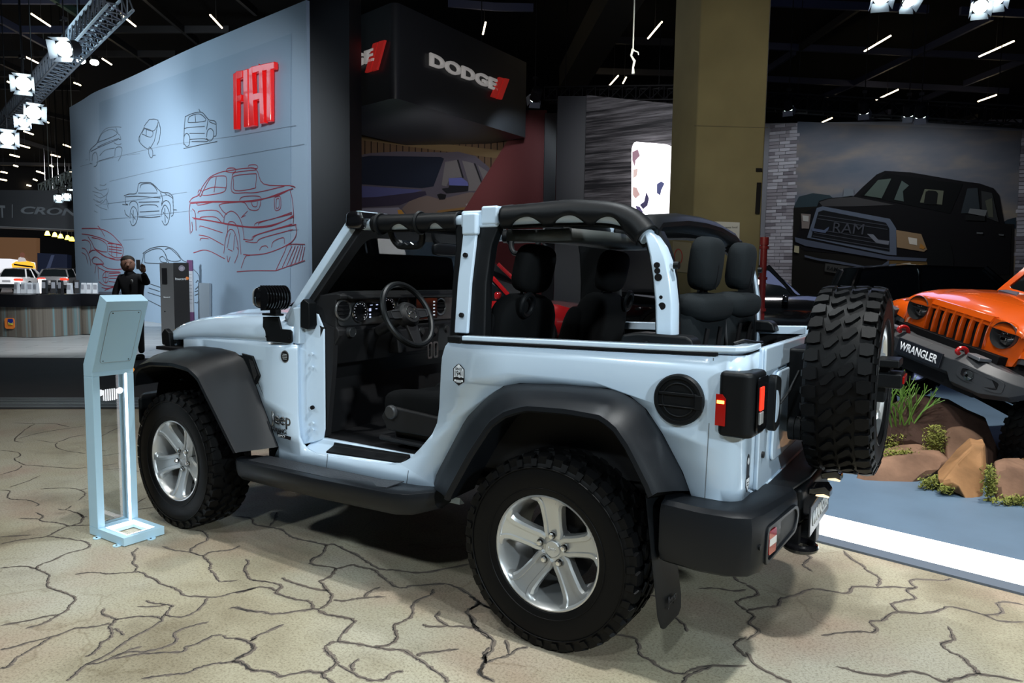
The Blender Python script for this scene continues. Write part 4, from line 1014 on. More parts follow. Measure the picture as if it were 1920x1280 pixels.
# ---- dashboard
DX = 1.40
rings = []
for y in (-.655, -.62, .0, .62, .655):
    k = 0 if abs(y) < .63 else .012
    rings.append([(DX+.24, y, 1.36), (DX+.03, y, 1.392-k), (DX+.0, y, 1.388-k), (DX-.018+k, y, 1.37), (DX-.012+k, y, 1.352), (DX+.03, y, 1.345), (DX+.03, y, 1.205), (DX+.005+k, y, 1.19), (DX+.01, y, 1.16), (DX+.05, y, 1.10), (DX+.09, y, 1.0), (DX+.24, y, 1.0)])
ds = MB().loft(rings).build('dashboard', INTER, root, 30, bevel=.006)
MB().prism([(DX+.028, y, z) for y, z in rounded_poly([(-.645, 1.21), (.645, 1.21), (.645, 1.345), (-.645, 1.345)], .03, 4)], (-.006, 0, 0)).build('dash_panel', DASH, ds, 0)
def dpos(px, py): return on(px, py, 'x', DX+.02)
for px, py, r in ((643.7, 581, .052), (755.6, 570, .05), (826, 574, .05)):
    c = dpos(px, py)
    MB().torus(c, r, .006, (-1, 0, 0), 32, 8).build('vent_ring', mat('vent_ring', (.22, .22, .22), .3, metal=.8), ds)
    MB().cyl(c+V((.004, 0, 0)), r-.003, .008, (-1, 0, 0), 28).build('vent_well', BLACK, ds)
    for k in (-1, 0, 1): MB().box(c+V((-.003, 0, k*.022)), (.006, (r*1.7 if k == 0 else r*1.45), .004)).build('vent_blade', INTER, ds)
for px, py, r in ((673, 584, .055), (726, 576, .055)):
    c = dpos(px, py)
    MB().torus(c+V((-.01, 0, 0)), r, .004, (-1, 0, 0), 32, 8).build('dial_ring', CHROME, ds)
    MB().cyl(c+V((-.004, 0, 0)), r-.003, .006, (-1, 0, 0), 28).build('dial_face', BLKGL, ds)
    mbd = MB()
    for k in range(13):
        a = radians(-45+k*22.5); mbd.box(c+V((-.009, .043*cos(a), .043*sin(a))), (.001, .004, .004))
    mbd.build('dial_marks', mat('dial_glow', (.9, .9, 1), .4, emit=.35, ecol=(.9, .9, 1)), ds, 0)
c = dpos(698, 580)
MB().prism([(c.x-.008, c.y+y, c.z+z) for y, z in rrect(.10, .075, .01)], (-.003, 0, 0)).build('cluster_screen', BLKGL, ds, 0)
mbd = MB()
for y, z, w_, h_ in ((.02, .025, .02, .004), (-.025, .026, .016, .006), (.03, .0, .016, .016), (.03, -.025, .012, .008), (.03, -.04, .014, .006), (-.02, .004, .014, .004)): mbd.box((c.x-.0125, c.y+y, c.z+z), (.001, w_, h_))
mbd.build('cluster_icons', mat('icon_glow', (.7, .75, 1), .4, emit=.5, ecol=(.6, .65, 1)), ds, 0)
c = dpos(795, 578)
MB().prism([(c.x-.012, c.y+y, c.z+z) for y, z in rrect(.20, .13, .012)], (-.012, 0, 0)).build('centre_screen', BLKGL, ds, bevel=.003)
mbd = MB()
for k in range(5): mbd.box((c.x-.0255, c.y-.065, c.z+.04-.02*k), (.001, .016, .008))
mbd.box((c.x-.0255, c.y-.04, c.z-.045), (.001, .02, .006))
mbd.build('screen_icons', mat('icon_white', (.8, .85, .9), .4, emit=.3, ecol=(.7, .8, .9)), ds, 0)
MB().prism([(DX-.005, -.16, 1.03), (DX-.005, .20, 1.03), (DX+.0, .22, 1.17), (DX+.0, -.18, 1.17)], (.10, 0, 0)).build('climate_panel', INTER, ds, bevel=.01)
for px, py in ((784, 620), (808, 619), (831, 617)):
    c = dpos(px, py); c.x = DX-.008
    MB().torus(c, .022, .003, (-1, 0, 0), 24, 6).cyl(c, .017, .02, (-1, 0, 0), 20).build('climate_knob', DASH, ds)
for px, py in ((797, 657), (808, 655)):
    c = dpos(px, py); c.x = DX-.012; c.z = 1.03
    MB().ring([(c.x, c.y+y, c.z+z) for y, z in rrect(.042, .10, .012)], [(c.x, c.y+y, c.z+z) for y, z in rrect(.026, .08, .008)], (-.008, 0, 0)).build('switch_bezel', mat('switch_bezel', (.35, .33, .33), .3, metal=.8), ds, 0)
c = dpos(650, 622)
MB().cyl((DX+.0, .58, c.z), .026, .03, (-1, 0, 0), 20).torus((DX-.016, .58, c.z), .024, .003, (-1, 0, 0), 20, 6).build('light_switch', DASH, ds)
# instrument hood above the dials
MB().loft([[(DX+dx, y, z) for dx, z in ((-.05, 1.350), (-.055, 1.362), (.05, 1.395), (.05, 1.37))] for y in (.22, .30, .55, .62)]).build('cluster_hood', INTER, ds, 40, bevel=.008)

# ---- steering wheel
SC_ = V((1.185, .37, 1.270)); SA = V((-.90, 0, .43)).normalized()
MS = Matrix.Translation(SC_) @ rot_to(SA)
lx = (MS.to_3x3() @ V((1, 0, 0))); 
sw = MB().torus((0, 0, 0), .178, .0165, (0, 0, 1), 48, 10, MS).build('steering_wheel', mat('wheel_leather', (.007, .008, .0085), .42, spec=.3), root)
yv = V((0, 1, 0)); uv = SA.cross(yv).normalized(); uv = uv if uv.z > 0 else -uv
def SP(a, b, c=0.0): return SC_+yv*a+uv*b+SA*c
MB().loft([[SP(.075*cos(t), .068*sin(t), -.03) for t in [2*pi*i/20 for i in range(20)]], [SP(.080*cos(t), .072*sin(t), .005) for t in [2*pi*i/20 for i in range(20)]], [SP(.060*cos(t), .054*sin(t), .028) for t in [2*pi*i/20 for i in range(20)]]]).build('horn_pad', INTER, sw, 50)
for sg in (1, -1):
    MB().prism([SP(sg*.06, .035, -.004), SP(sg*.165, .022, -.004), SP(sg*.165, -.018, -.004), SP(sg*.065, -.03, -.004)], SA*.016).build('spoke', INTER, sw, bevel=.005)
    MB().ring([SP(sg*(.105+y), .0+z, .014) for y, z in rrect(.075, .045, .012)], [SP(sg*(.105+y), .0+z, .014) for y, z in rrect(.068, .038, .010)], SA*.002).build('spoke_trim', DASH, sw, 0)
MB().prism([SP(-.045, -.055, -.012), SP(.045, -.055, -.012), SP(.032, -.17, -.012), SP(-.032, -.17, -.012)], SA*.016).build('spoke', INTER, sw, bevel=.005)
MB().torus(SP(0, .0, .0285), .036, .0022, SA, 32, 6).build('emblem_ring', CHROME, sw)
Me = Matrix.Translation(SP(0, 0, .029)) @ Matrix((-yv, uv, SA)).transposed().to_4x4()
text_obj('Jeep', Me, CHROME, 'emblem_lettering', sw, width=.042, ext=.001, bold=.01)
MB().cyl(SC_-SA*.12, .03, .22, SA, 16).build('steering_column', INTER, root)
MB().tube([SC_-SA*.06, SC_-SA*.06+V((0, .09, .015)), SC_-SA*.06+V((0, .15, .02))], [.009, .008, .006], 8).build('stalk', INTER, root)

# ---- seats
def front_seat(x, y, nm, tilt=.22):
    T = Matrix.Translation((x, y, .98)) @ Matrix.Rotation(-tilt, 4, 'Y')
    bk = MB().sup((0, 0, .10), (.085, .245, .33), .5, T).sup((.05, .20, .08), (.07, .055, .26), .6, T).sup((.05, -.20, .08), (.07, .055, .26), .6, T).build(nm, FABRIC, root, 60)
    MB().sup((-.005, 0, .555), (.058, .135, .115), .55, T).build('headrest', FABRIC, bk, 60)
    for sg in (1, -1): MB().cyl(T @ V((0, sg*.06, .43)), .008, .10, T.to_3x3() @ V((0, 0, 1)), 10).build('headrest_post', DARKMET, bk)
    MB().sup((x+.34, y, .80), (.30, .245, .085), .5).sup((x+.36, y+.20, .825), (.26, .06, .085), .6).sup((x+.36, y-.20, .825), (.26, .06, .085), .6).build('cushion', FABRIC, bk, 60)
    sg = 1 if y > 0 else -1
    MB().box((x+.33, y, .67), (.46, .44, .10)).build('seat_base', INTER, bk, bevel=.02)
    MB().prism([(x+.10, y+sg*.245, .70), (x+.56, y+sg*.245, .70), (x+.60, y+sg*.245, .77), (x+.56, y+sg*.245, .83), (x+.12, y+sg*.245, .80)], (0, sg*.03, 0)).build('side_shield', INTER, bk, bevel=.015)
    MB().lathe([(.035, 0), (.035, .015), (.028, .022), (.001, .022)], 24, Matrix.Translation((x+.52, y+sg*.277, .80)) @ rot_to((0, sg, 0))).build('recline_knob', DASH, bk)
    MB().tube([(x+.62, y+sg*.25, .655), (x+.05, y+sg*.25, .640)], .014, 8).build('seat_rail', DARKMET, bk)
    Tb = T @ Matrix.Translation((-.085, sg*.13, .40))
    MB().torus((0, 0, 0), .05, .013, (1, 0, 0), 20, 8, Tb @ Matrix.Rotation(.2, 4, 'X')).build('belt_guide', BLKPL, bk)
    return bk
front_seat(.53, .37, 'front_seat')
front_seat(.47, -.38, 'front_seat')
def rear_seat(y, w_, nm):
    T = Matrix.Translation((-.30, y, .85)) @ Matrix.Rotation(-.10, 4, 'Y')
    bk = MB().sup((0, 0, .27), (.09, w_, .30), .42, T).sup((-.035, 0, .52), (.085, w_*.97, .06), .6, T).build(nm, FABRIC2, root, 60)
    MB().sup((-.02, (.02 if y > 0 else -.03), .705), (.055, .118, .115), .55, T).build('headrest', FABRIC2, bk, 60)
    MB().tube([T @ V((-.075, (.02 if y > 0 else -.03), .60)), T @ V((-.076, (.02 if y > 0 else -.03), .70)), T @ V((-.05, (.02 if y > 0 else -.03), .80))], .002, 6).build('headrest_seam', BLACK, bk)
    MB().sup((.12, y, .86), (.22, w_, .10), .45).build('cushion', FABRIC2, bk, 60)
    for sg in (1, -1): MB().tube([T @ V((-.095, sg*.09+.03, .44)), T @ V((-.10, sg*.10+.06, .20)), T @ V((-.095, sg*.11+.07, .02))], .011, 8).build('seat_strap', BLACK, bk)
    return bk
rear_seat(.245, .245, 'rear_seat')
rear_seat(-.255, .24, 'rear_seat')
MB().tube([(-.395, .06, 1.33), (-.40, .045, 1.36), (-.40, .01, 1.36), (-.405, -.03, 1.20), (-.41, -.06, 1.05)], .006, 6).build('seat_release_strap', mat('strap_grey', (.06, .062, .066), .6), root)
MB().tube([(-.36, .29, 1.395), (-.385, .30, 1.43), (-.39, .27, 1.462), (-.385, .24, 1.43), (-.37, .245, 1.39)], .009, 8).build('seat_loop', BLKPL, root)
MB().box((-.365, .285, 1.395), (.09, .10, .012)).build('seat_release_plate', BLKPL, root, bevel=.004)
MB().box((-.40, .0, 1.37), (.05, .055, .05)).build('belt_buckle_holder', mat('buckle_grey', (.16, .17, .18), .35), root, bevel=.008)
# seat belts hanging from the B hoop on the far side and inside the left pillar
MB().loft([[(.45, -.60, 1.62), (.40, -.60, 1.62)], [(.43, -.60, 1.40), (.38, -.60, 1.40)], [(.40, -.61, 1.10), (.35, -.61, 1.10)]], closed=False).build('seat_belt', INTER, root, solid=.004)
MB().loft([[(-.10, -.60, 1.58), (-.145, -.60, 1.58)], [(-.06, -.60, 1.35), (-.105, -.60, 1.35)], [(.0, -.60, 1.20), (-.045, -.60, 1.20)]], closed=False).build('seat_belt', INTER, root, solid=.004)
MB().sup((1.22, .0, 1.628), (.018, .12, .035), .5).cyl((1.27, 0, 1.66), .012, .10, (1, 0, .6), 10).build('rear_view_mirror', BLKPL, root)
MB().box((.9, 0, .78), (.55, .22, .22)).build('centre_console', INTER, root, bevel=.03)
MB().cyl((1.12, .0, .98), .012, .20, (-.2, 0, 1), 10).sup((1.10, 0, 1.09), (.025, .025, .035), .8).build('gear_lever', INTER, root)
MB().cyl((-.30, .70, 1.232), .012, .02, (0, 0, 1), 12).build('rail_stud', BLKPL, root)
MB().box((-.655, .62, 1.240), (.06, .05, .014)).tube([(-.63, .66, 1.248), (-.66, .64, 1.26), (-.69, .58, 1.25), (-.70, .53, 1.248)], .007, 6).build('tailgate_stop', BLKPL, root)

# ================================================================== display stand in front of the car
KW = mat('stand_white', (.52, .77, .93), .45, bump=.04, bscale=300)
KT = thing('display_stand', 'tall white display stand with slanted head, lit edge and clear panel', 'display stand', (2.58, 1.145, 0))
def K(k, y, z): return (2.757-k-2.58, y-1.145, z)          # k: distance in front of the frame
y0, y1 = 1.262, 1.030
prof = [(0, .05), (0, .965), (.195, 1.352), (.262, 1.318), (.09, .925), (.09, .05)]
for a, b in ((y0, y0-.040), (y1+.040, y1)):
    MB().prism([K(k, a, z) for k, z in [(0, .05), (0, .90), (.09, .90), (.09, .05)]], (0, b-a, 0)).build('post', KW, KT, 0, bevel=.003)
hd = MB().prism([K(k, y0, z) for k, z in [(0, .90), (0, .965), (.195, 1.352), (.262, 1.318), (.09, .925), (.09, .90)]], (0, y1-y0, 0)).build('head', KW, KT, 0, bevel=.003)
# service hatch with screws on the sloping face
fa, fb = V(K(.09, 0, .925)), V(K(.262, 0, 1.318)); fd = fb-fa; fn = V((fd.z, 0, -fd.x)).normalized(); fn = fn if fn.x < 0 else -fn
def HF(y, t, off): return fa+fd*t+fn*off+V((0, y-0, 0))
hp = [(y0-.028-(y0-y1-.056)*a, t) for a, t in [(p[0]+.5, .5+p[1]) for p in rrect(1, .74, .06)]]
MB().prism([HF(y, t, .0) for y, t in hp], fn*.0025).build('hatch', KW, hd, 0)
MB().ring([HF(y, t, .0005) for y, t in hp], [HF(y0-.0295-(y0-y1-.059)*(p[0]+.5), .5+p[1]*.985, .0005) for p in rrect(1, .74, .06)], fn*.0026).build('hatch_seam', mat('seam_grey', (.35, .40, .43), .6), hd, 0)
for y in (y0-.045, y1+.045):
    for t in (.16, .84): MB().cyl(HF(y, t, .003), .003, .003, fn, 10).build('screw', BLACK, hd)
# base tray with lit opening
def BQ(k0, k1, ya, yb, z): return [K(k0, ya, z), K(k0, yb, z), K(k1, yb, z), K(k1, ya, z)]
MB().ring(BQ(0, .348, y0, y1, 0.004), BQ(.10, .315, y0-.035, y1+.035, 0.004), (0, 0, .046)).build('base', KW, KT, 0, bevel=.002)
GLOWW = mat('edge_glow', (.9, .9, .95), .3, emit=3.2, ecol=(.97, .95, 1.0))
MB().ring(BQ(.10, .315, y0-.035, y1+.035, .030), BQ(.112, .303, y0-.046, y1+.046, .030), (0, 0, .018)).build('base_glow', GLOWW, KT, 0)
MB().box(V(K(.086, y1+.046, .475)), (.008, .010, .86)).build('edge_light', GLOWW, KT, 0)
MB().prism([K(.045, y0-.04, .05), K(.045, y1+.04, .05), K(.045, y1+.04, .90), K(.045, y0-.04, .90)], (.004, 0, 0)).build('clear_panel', glass('acrylic', (.93, .95, .95)), KT, 0)
em = MB(); yc = (y0+y1)/2
for i in range(7): MB().box(V(K(.049, yc+.036-.012*i, .785)), (.002, .0065, .066 if 0 < i < 6 else .058)).build('emblem_bar', mat('emblem_white', (.95, .95, .97), .4, emit=.6, ecol=(.97, .97, 1)), KT, 0)
for sg in (1, -1): MB().cyl(V(K(.050, yc+sg*.055, .802)), .0185, .002, (-1, 0, 0), 24).build('emblem_disc', mat('emblem_white', (1, 1, 1)), KT)
for k, y in ((.30, y0+.010), (.10, y0+.010), (.352, y1+.08)):
    MB().cyl(V(K(k, y, .003)), .022, .005, (0, 0, 1), 18).build('foot_tab', KW, KT)
    MB().cyl(V(K(k, y+.004, .006)), .005, .003, (0, 0, 1), 8).build('foot_screw', BLACK, KT)

# ================================================================== curved white wall with the car sketches
HT = 7.0
wtop = [(130, 201.5), (136, 198), (155, 187), (179, 172), (241, 146), (344, 97), (430, 60), (574, 0)]
WP = [flo(x, y, HT) for x, y in wtop]
WP = [V((p.x, p.y, 0)) for p in WP]
WPs = resample(smooth_path(WP, 6), 36)
class Curved:
    def __init__(s, P): s.segs = [Wall(a, b) for a, b in zip(P, P[1:])]
    def at(s, px, py, off=0.0):
        best = None
        for w_ in s.segs:
            q = w_.at(px, py, off); u = (q-w_.A).dot(w_.t)
            e = max(0, -u, u-w_.len)
            if best is None or e < best[0]: best = (e, q)
        return best[1]
    def seg(s, px, py):
        best = None
        for w_ in s.segs:
            q = w_.at(px, py); u = (q-w_.A).dot(w_.t); e = max(0, -u, u-w_.len)
            if best is None or e < best[0]: best = (e, w_)
        return best[1]
CW = Curved(WPs)
nrm0 = CW.segs[len(CW.segs)//2].n
WALLW = mat('wall_white', (.42, .53, .65), .6, spec=.2)
wl = MB().loft([[(p.x, p.y, 0), (p.x, p.y, HT), (p.x-nrm0.x*.25, p.y-nrm0.y*.25, HT), (p.x-nrm0.x*.25, p.y-nrm0.y*.25, 0)] for p in WPs]).build('wall_left', WALLW, None, 40)
struct(wl); wl['label'] = 'curved white exhibition wall printed with car sketches'
# slightly darker printed field
fieldpx = [(150, 188), (560, 62), (560, 600), (165, 560)]
mb = MB(); N_ = 30; rr_ = []
for i in range(N_+1):
    t = i/N_; xt = 186+(546-186)*t; 
    rr_.append([CW.at(xt, 192-(192-63)*t, .012), CW.at(xt*.985+6, 640, .012)])
mb.loft(rr_, closed=False).build('print_field', mat('field_grey', (.36, .475, .60), .6, spec=.2), wl, 40)
def sk(scale, ox, oy, lines): return [[(ox+x/scale, oy+y/scale) for x, y in L] for L in lines]
GR = mat('graphite', (.055, .065, .08), .8); RD = mat('red_pencil', (.36, .045, .07), .8)
LGR = mat('graphite_light', (.22, .27, .33), .8)
def draw(lines, m, wpx, name):
    mb = MB()
    for L in lines:
        pts = smooth_path([(x, y, 0) for x, y in L], 4) if len(L) > 2 else [V((*p, 0)) for p in L]
        P = [CW.at(p.x, p.y, .02) for p in pts]
        d = (P[0]-CAM).dot(FW); mb.strokes([P], wpx*d/FPX, CW.seg(pts[0].x, pts[0].y).n)
    o = mb.build(name, m, wl, 0); o['kind'] = 'stuff'; return o
Z3 = (4.923, 140, 180)
hatch = sk(*Z3, [
 [(135,600),(140,500),(200,440),(230,370),(290,300),(380,285),(430,288)],[(210,430),(250,350),(320,310),(370,320),(380,360),(210,430)],[(210,470),(320,420),(410,390)],[(380,290),(400,350),(420,360)],
 [(150,510),(210,480),(400,400)],[(160,600),(165,540),(195,520),(210,580),(200,640),(175,650)],[(370,560),(375,490),(400,470),(435,480),(430,540),(400,600)],[(220,600),(360,560)],[(230,550),(280,500),(370,480)],[(140,620),(160,625)],[(360,430),(400,450),(430,440)],[(420,370),(425,400),(405,400)]])
fold = sk(*Z3, [
 [(690,215),(740,215),(770,235),(730,320),(640,290),(690,215)],[(640,290),(610,350),(590,390),(610,440),(680,490),(720,440),(740,390),(770,240)],[(620,340),(650,300),(720,330),(700,380),(620,350)],[(775,240),(790,310),(780,400),(760,450)],
 [(680,490),(690,470),(715,500),(720,550),(705,570),(685,540),(680,490)],[(660,310),(660,365)],[(720,550),(745,545)],[(600,365),(600,430)]])
boxy = sk(*Z3, [
 [(1020,190),(1010,300),(1005,450)],[(1020,190),(1090,160),(1170,150),(1210,190),(1240,220),(1290,230),(1305,260),(1270,250),(1240,235)],[(1045,230),(1060,190),(1130,165),(1180,180),(1205,230),(1060,245),(1045,230)],[(1110,170),(1115,240)],
 [(1010,300),(1060,290),(1200,280)],[(1060,400),(1200,395),(1220,420),(1080,420)],[(1005,430),(1010,370),(1035,345),(1060,380),(1055,450),(1030,465),(1010,440)],[(1215,380),(1225,320),(1255,300),(1280,330),(1275,390),(1245,415),(1215,390)],[(1230,220),(1215,310)],[(1305,260),(1305,360),(1280,370)],[(1060,345),(1200,345)],[(1145,120),(1160,150)],[(1005,485),(1160,450),(1315,420)]])
pick = sk(*Z3, [
 [(455,920),(500,905),(570,895),(590,810),(640,800),(700,800),(740,830),(800,885),(870,895),(905,930)],[(600,850),(620,815),(700,810),(750,855),(760,885)],[(585,895),(760,895)],[(465,930),(580,925),(790,940)],
 [(465,930),(470,990),(490,1000)],[(790,890),(810,950),(800,1000)],[(600,1020),(640,1005),(740,1005),(770,1025)],[(590,980),(780,975)],[(505,1010),(515,980),(550,970),(580,1000),(585,1100)],[(800,1010),(820,975),(850,965),(880,1000),(885,1090)],
 [(510,1130),(515,1060),(540,1020),(570,1050),(580,1120),(560,1180),(530,1195),(510,1150)],[(800,1110),(805,1050),(830,1005),(860,1040),(875,1100),(860,1170),(830,1190),(805,1150)],[(590,1115),(700,1120),(790,1110)],[(460,1050),(470,1090),(500,1115)],[(905,930),(910,1080),(890,1110)],
 [(540,1050),(540,1170)],[(520,1080),(560,1140)],[(830,1030),(835,1170)],[(815,1070),(860,1130)],[(440,1000),(490,1005)],[(910,1050),(940,1050)],[(830,900),(900,940),(905,990)],[(600,1070),(780,1060)]])
scrib = sk(*Z3, [[(180,840),(230,870),(300,855)],[(165,880),(240,900),(270,930)],[(180,910),(240,940),(300,900),(310,850)],[(170,950),(220,980),(260,960)],[(200,960),(250,990),(290,950),(315,1010)],[(190,1000),(240,1030),(300,1050)],[(180,1060),(210,1075)],[(230,820),(270,825),(290,810)],[(300,900),(290,960),(310,1040)]])
van = sk(5.335, 140, 400, [[(680,400),(760,350),(870,330),(960,345),(1020,390),(1075,465),(1130,490)],[(700,400),(780,360),(860,355),(900,400),(925,470),(925,500),(720,495),(700,470),(700,400)],[(905,360),(960,355),(1060,465),(940,470),(905,400)],[(690,390),(680,460),(665,510)],[(850,440),(880,430),(910,460),(915,490),(860,480),(850,440)],
 [(740,700),(860,740)],[(740,745),(850,780)],[(730,790),(860,830)],[(1190,560),(1240,620),(1250,720),(1235,880),(1200,890)],[(1210,690),(1235,670),(1240,720),(1205,760)],[(1200,780),(1240,770)],[(1200,820),(1240,800)],[(720,860),(860,930)],[(680,520),(655,640)]])
guides = [[(150,312),(300,275),(440,255),(555,235)],[(205,340),(330,312),(570,270)],[(180,385),(350,360)],[(230,450),(560,430)],[(160,300),(262,288)],[(190,412),(360,395)]]
redp = sk(4.923, 330, 290, [
 [(120,440),(150,400),(210,370),(240,300),(310,210),(400,165),(470,150),(640,125),(740,135),(810,270),(1050,285),(1100,300)],[(460,155),(480,125),(540,125),(550,150),(520,165),(460,155)],[(665,110),(680,95),(740,95),(750,125),(670,120)],[(250,330),(300,240),(340,205),(440,195),(465,220),(460,310),(420,350),(250,375),(250,330)],[(370,205),(350,345)],[(250,330),(340,300),(460,305)],
 [(520,180),(560,160),(740,140)],[(520,180),(515,340),(640,350),(760,345),(1000,290)],[(530,240),(540,195),(720,175),(740,190),(735,280),(720,310),(545,330),(530,240)],[(200,350),(215,325),(240,340),(225,385),(200,360)],
 [(130,440),(330,430),(600,430),(780,410),(950,370),(1050,320)],[(135,450),(330,438),(600,436),(780,416),(1080,310)],[(130,445),(120,520),(125,600),(130,730)],[(190,450),(210,465),(330,440)],[(585,420),(610,390),(700,380),(770,385),(790,410)],[(600,435),(640,450),(680,505),(750,510),(775,470),(785,410)],[(690,430),(710,475),(745,475),(750,430)],
 [(395,465),(430,520),(470,550)],[(395,465),(440,450),(600,435)],[(200,540),(220,520),(370,515),(440,580)],[(215,595),(240,575),(360,575),(420,625)],[(150,580),(300,605),(500,640),(680,665),(850,655),(1000,610),(1080,560)],[(160,590),(320,612),(500,648),(700,672),(880,658),(1085,570)],[(720,655),(750,625),(900,590),(1070,530)],[(760,650),(790,620),(1070,545)],
 [(215,670),(240,660),(430,720)],[(210,740),(300,760),(440,835)],[(220,790),(235,770),(300,775)],[(440,640),(450,560),(510,520),(570,560),(610,650),(630,780)],[(470,760),(480,640),(510,615),(550,640),(580,720),(600,920)],[(440,910),(460,760),(490,695),(530,700),(560,780),(575,900),(540,1000)],[(470,860),(500,720)],[(540,740),(530,880)],[(480,870),(520,890)],[(560,850),(575,880)],[(470,930),(480,990),(500,940)],
 [(620,780),(700,785),(760,735),(1075,650),(1105,660),(1105,750),(1030,830),(850,905),(700,925),(620,920)],[(640,800),(740,810),(790,770),(1080,690)],[(700,780),(740,740),(1070,640)],[(770,880),(790,850),(830,840),(850,860)],[(880,855),(900,800),(990,765),(1000,820)],[(1050,320),(1070,400),(1085,540),(1080,640)],[(910,395),(960,385),(965,490),(915,510),(905,400)],[(925,410),(950,405),(950,480),(925,490),(925,410)],
 [(160,905),(280,880),(450,960)],[(600,1045),(640,940),(680,930)],[(560,1080),(700,1070),(920,1070)],[(920,1070),(1000,900),(1040,830),(1190,825)],[(920,1070),(1190,975)],
 [(980,1040),(1070,840)],[(1020,1030),(1100,840)],[(1060,1015),(1125,840)],[(1095,1005),(1150,838)],[(1130,995),(1170,838)],[(1160,985),(1188,850)],[(150,500),(175,540),(185,700)],[(145,620),(150,690),(140,720)],[(640,560),(600,580)],[(660,520),(610,570)]])
redf = sk(5.335, 140, 400, [
 [(70,150),(200,150),(290,165),(370,210),(430,270),(470,315)],[(230,125),(260,160),(300,230)],[(70,205),(150,215),(270,250),(350,290),(470,320)],[(130,230),(170,290),(200,350),(270,380),(320,385)],[(170,240),(250,260),(320,310),(330,390)],[(330,300),(470,320),(475,430),(400,440),(335,400)],[(340,330),(470,345)],[(340,355),(470,370)],[(340,380),(470,400)],[(370,300),(370,430)],[(420,310),(420,435)],
 [(195,350),(260,400),(330,440),(420,465),(490,455)],[(200,360),(300,430),(400,455)],[(475,430),(495,470),(495,540)],[(70,270),(110,265),(150,290),(160,350),(140,400)],[(70,345),(110,360),(150,450),(160,520)],[(70,390),(110,420),(130,500)],[(145,390),(180,365),(200,370)],[(170,460),(200,435),(240,450),(290,500),(260,505),(190,500),(170,460)],
 [(215,510),(200,600)],[(215,510),(260,510),(330,550),(430,560),(500,550)],[(235,540),(320,580),(450,585)],[(280,620),(300,590),(330,590),(330,680),(300,690),(280,650),(280,620)],[(345,600),(460,595)],[(345,625),(470,620)],[(345,650),(460,650)],[(340,680),(440,690)],[(240,680),(300,720),(420,730)],[(270,740),(330,750),(420,720)],[(230,520),(240,660)],[(310,590),(310,690)],[(285,640),(330,640)],[(300,770),(360,745),(410,740)]])
draw(hatch+fold, LGR, 1.5, 'small_car_sketch'); draw(hatch, GR, .7, 'hatchback_sketch'); draw(fold, GR, 1.3, 'tilted_car_sketch'); draw(boxy, GR, 1.4, 'boxy_car_sketch'); draw(pick, GR, 1.5, 'pickup_sketch')
draw(scrib, LGR, 1.3, 'scribble_sketch'); draw(van, GR, 1.4, 'van_sketch'); draw(guides, LGR, .6, 'guide_line_sketch'); draw(redp, RD, 1.5, 'red_pickup_sketch'); draw(redf, RD, 1.5, 'red_front_sketch')
draw([[(377,590),(381,583),(380,591),(385,586),(387,589),(392,585),(396,587)]], GR, 1.0, 'signature_sketch')
# red block letters standing off the wall
fseg = CW.seg(482, 180)
LT = thing('sign_letters', 'big glossy red three-dimensional block letters fixed high on the white sketch wall', 'sign', CW.at(482, 240, .05))
LTI = Matrix.Translation(-CW.at(482, 240, .05))
REDP = mat('red_acrylic', (.62, .012, .012), .25, coat=.6, emit=.30, ecol=(1, .01, .01))  # slight glow put into the material to keep the red vivid
def letter(polys, nm):
    mb = MB()
    for P in polys:
        pts = [CW.at(x, y, .06) for x, y in P]
        mb.prism(pts, fseg.n*.10)
    o = mb.build(nm, REDP, LT, 0, bevel=.02); o.data.transform(LTI); return o
letter([[(444,140),(451,137),(452,243),(445,244)],[(451,137),(462,133),(462,147),(451,151)],[(451,180),(459,178),(459,191),(451,193)]], 'letter')
letter([[(463,133),(472,130),(473,238),(464,240)]], 'letter')
letter([[(474,131),(480,127),(484,236),(475,238)],[(480,127),(493,124),(494,135),(481,139)],[(481,178),(494,175),(494,187),(482,190)],[(493,124),(499,124),(503,231),(495,233)]], 'letter')
letter([[(497,122),(522,117),(522,131),(497,136)],[(507,131),(515,129),(515,228),(507,230)]], 'letter')

# black end wall beside the sketches
PR = CW.at(574, 300); PB = dep(656, 300, 15.2)
bw = MB().prism([(PR.x, PR.y, 0), (PB.x, PB.y, 0), (PB.x-FW.x*-1.2, PB.y-FW.y*-1.2, 0), (PR.x+FW.x*1.2, PR.y+FW.y*1.2, 0)], (0, 0, 8.2)).build('wall_end', mat('black_wall', (.007, .009, .012), .5, spec=.3), None, 0)
struct(bw)

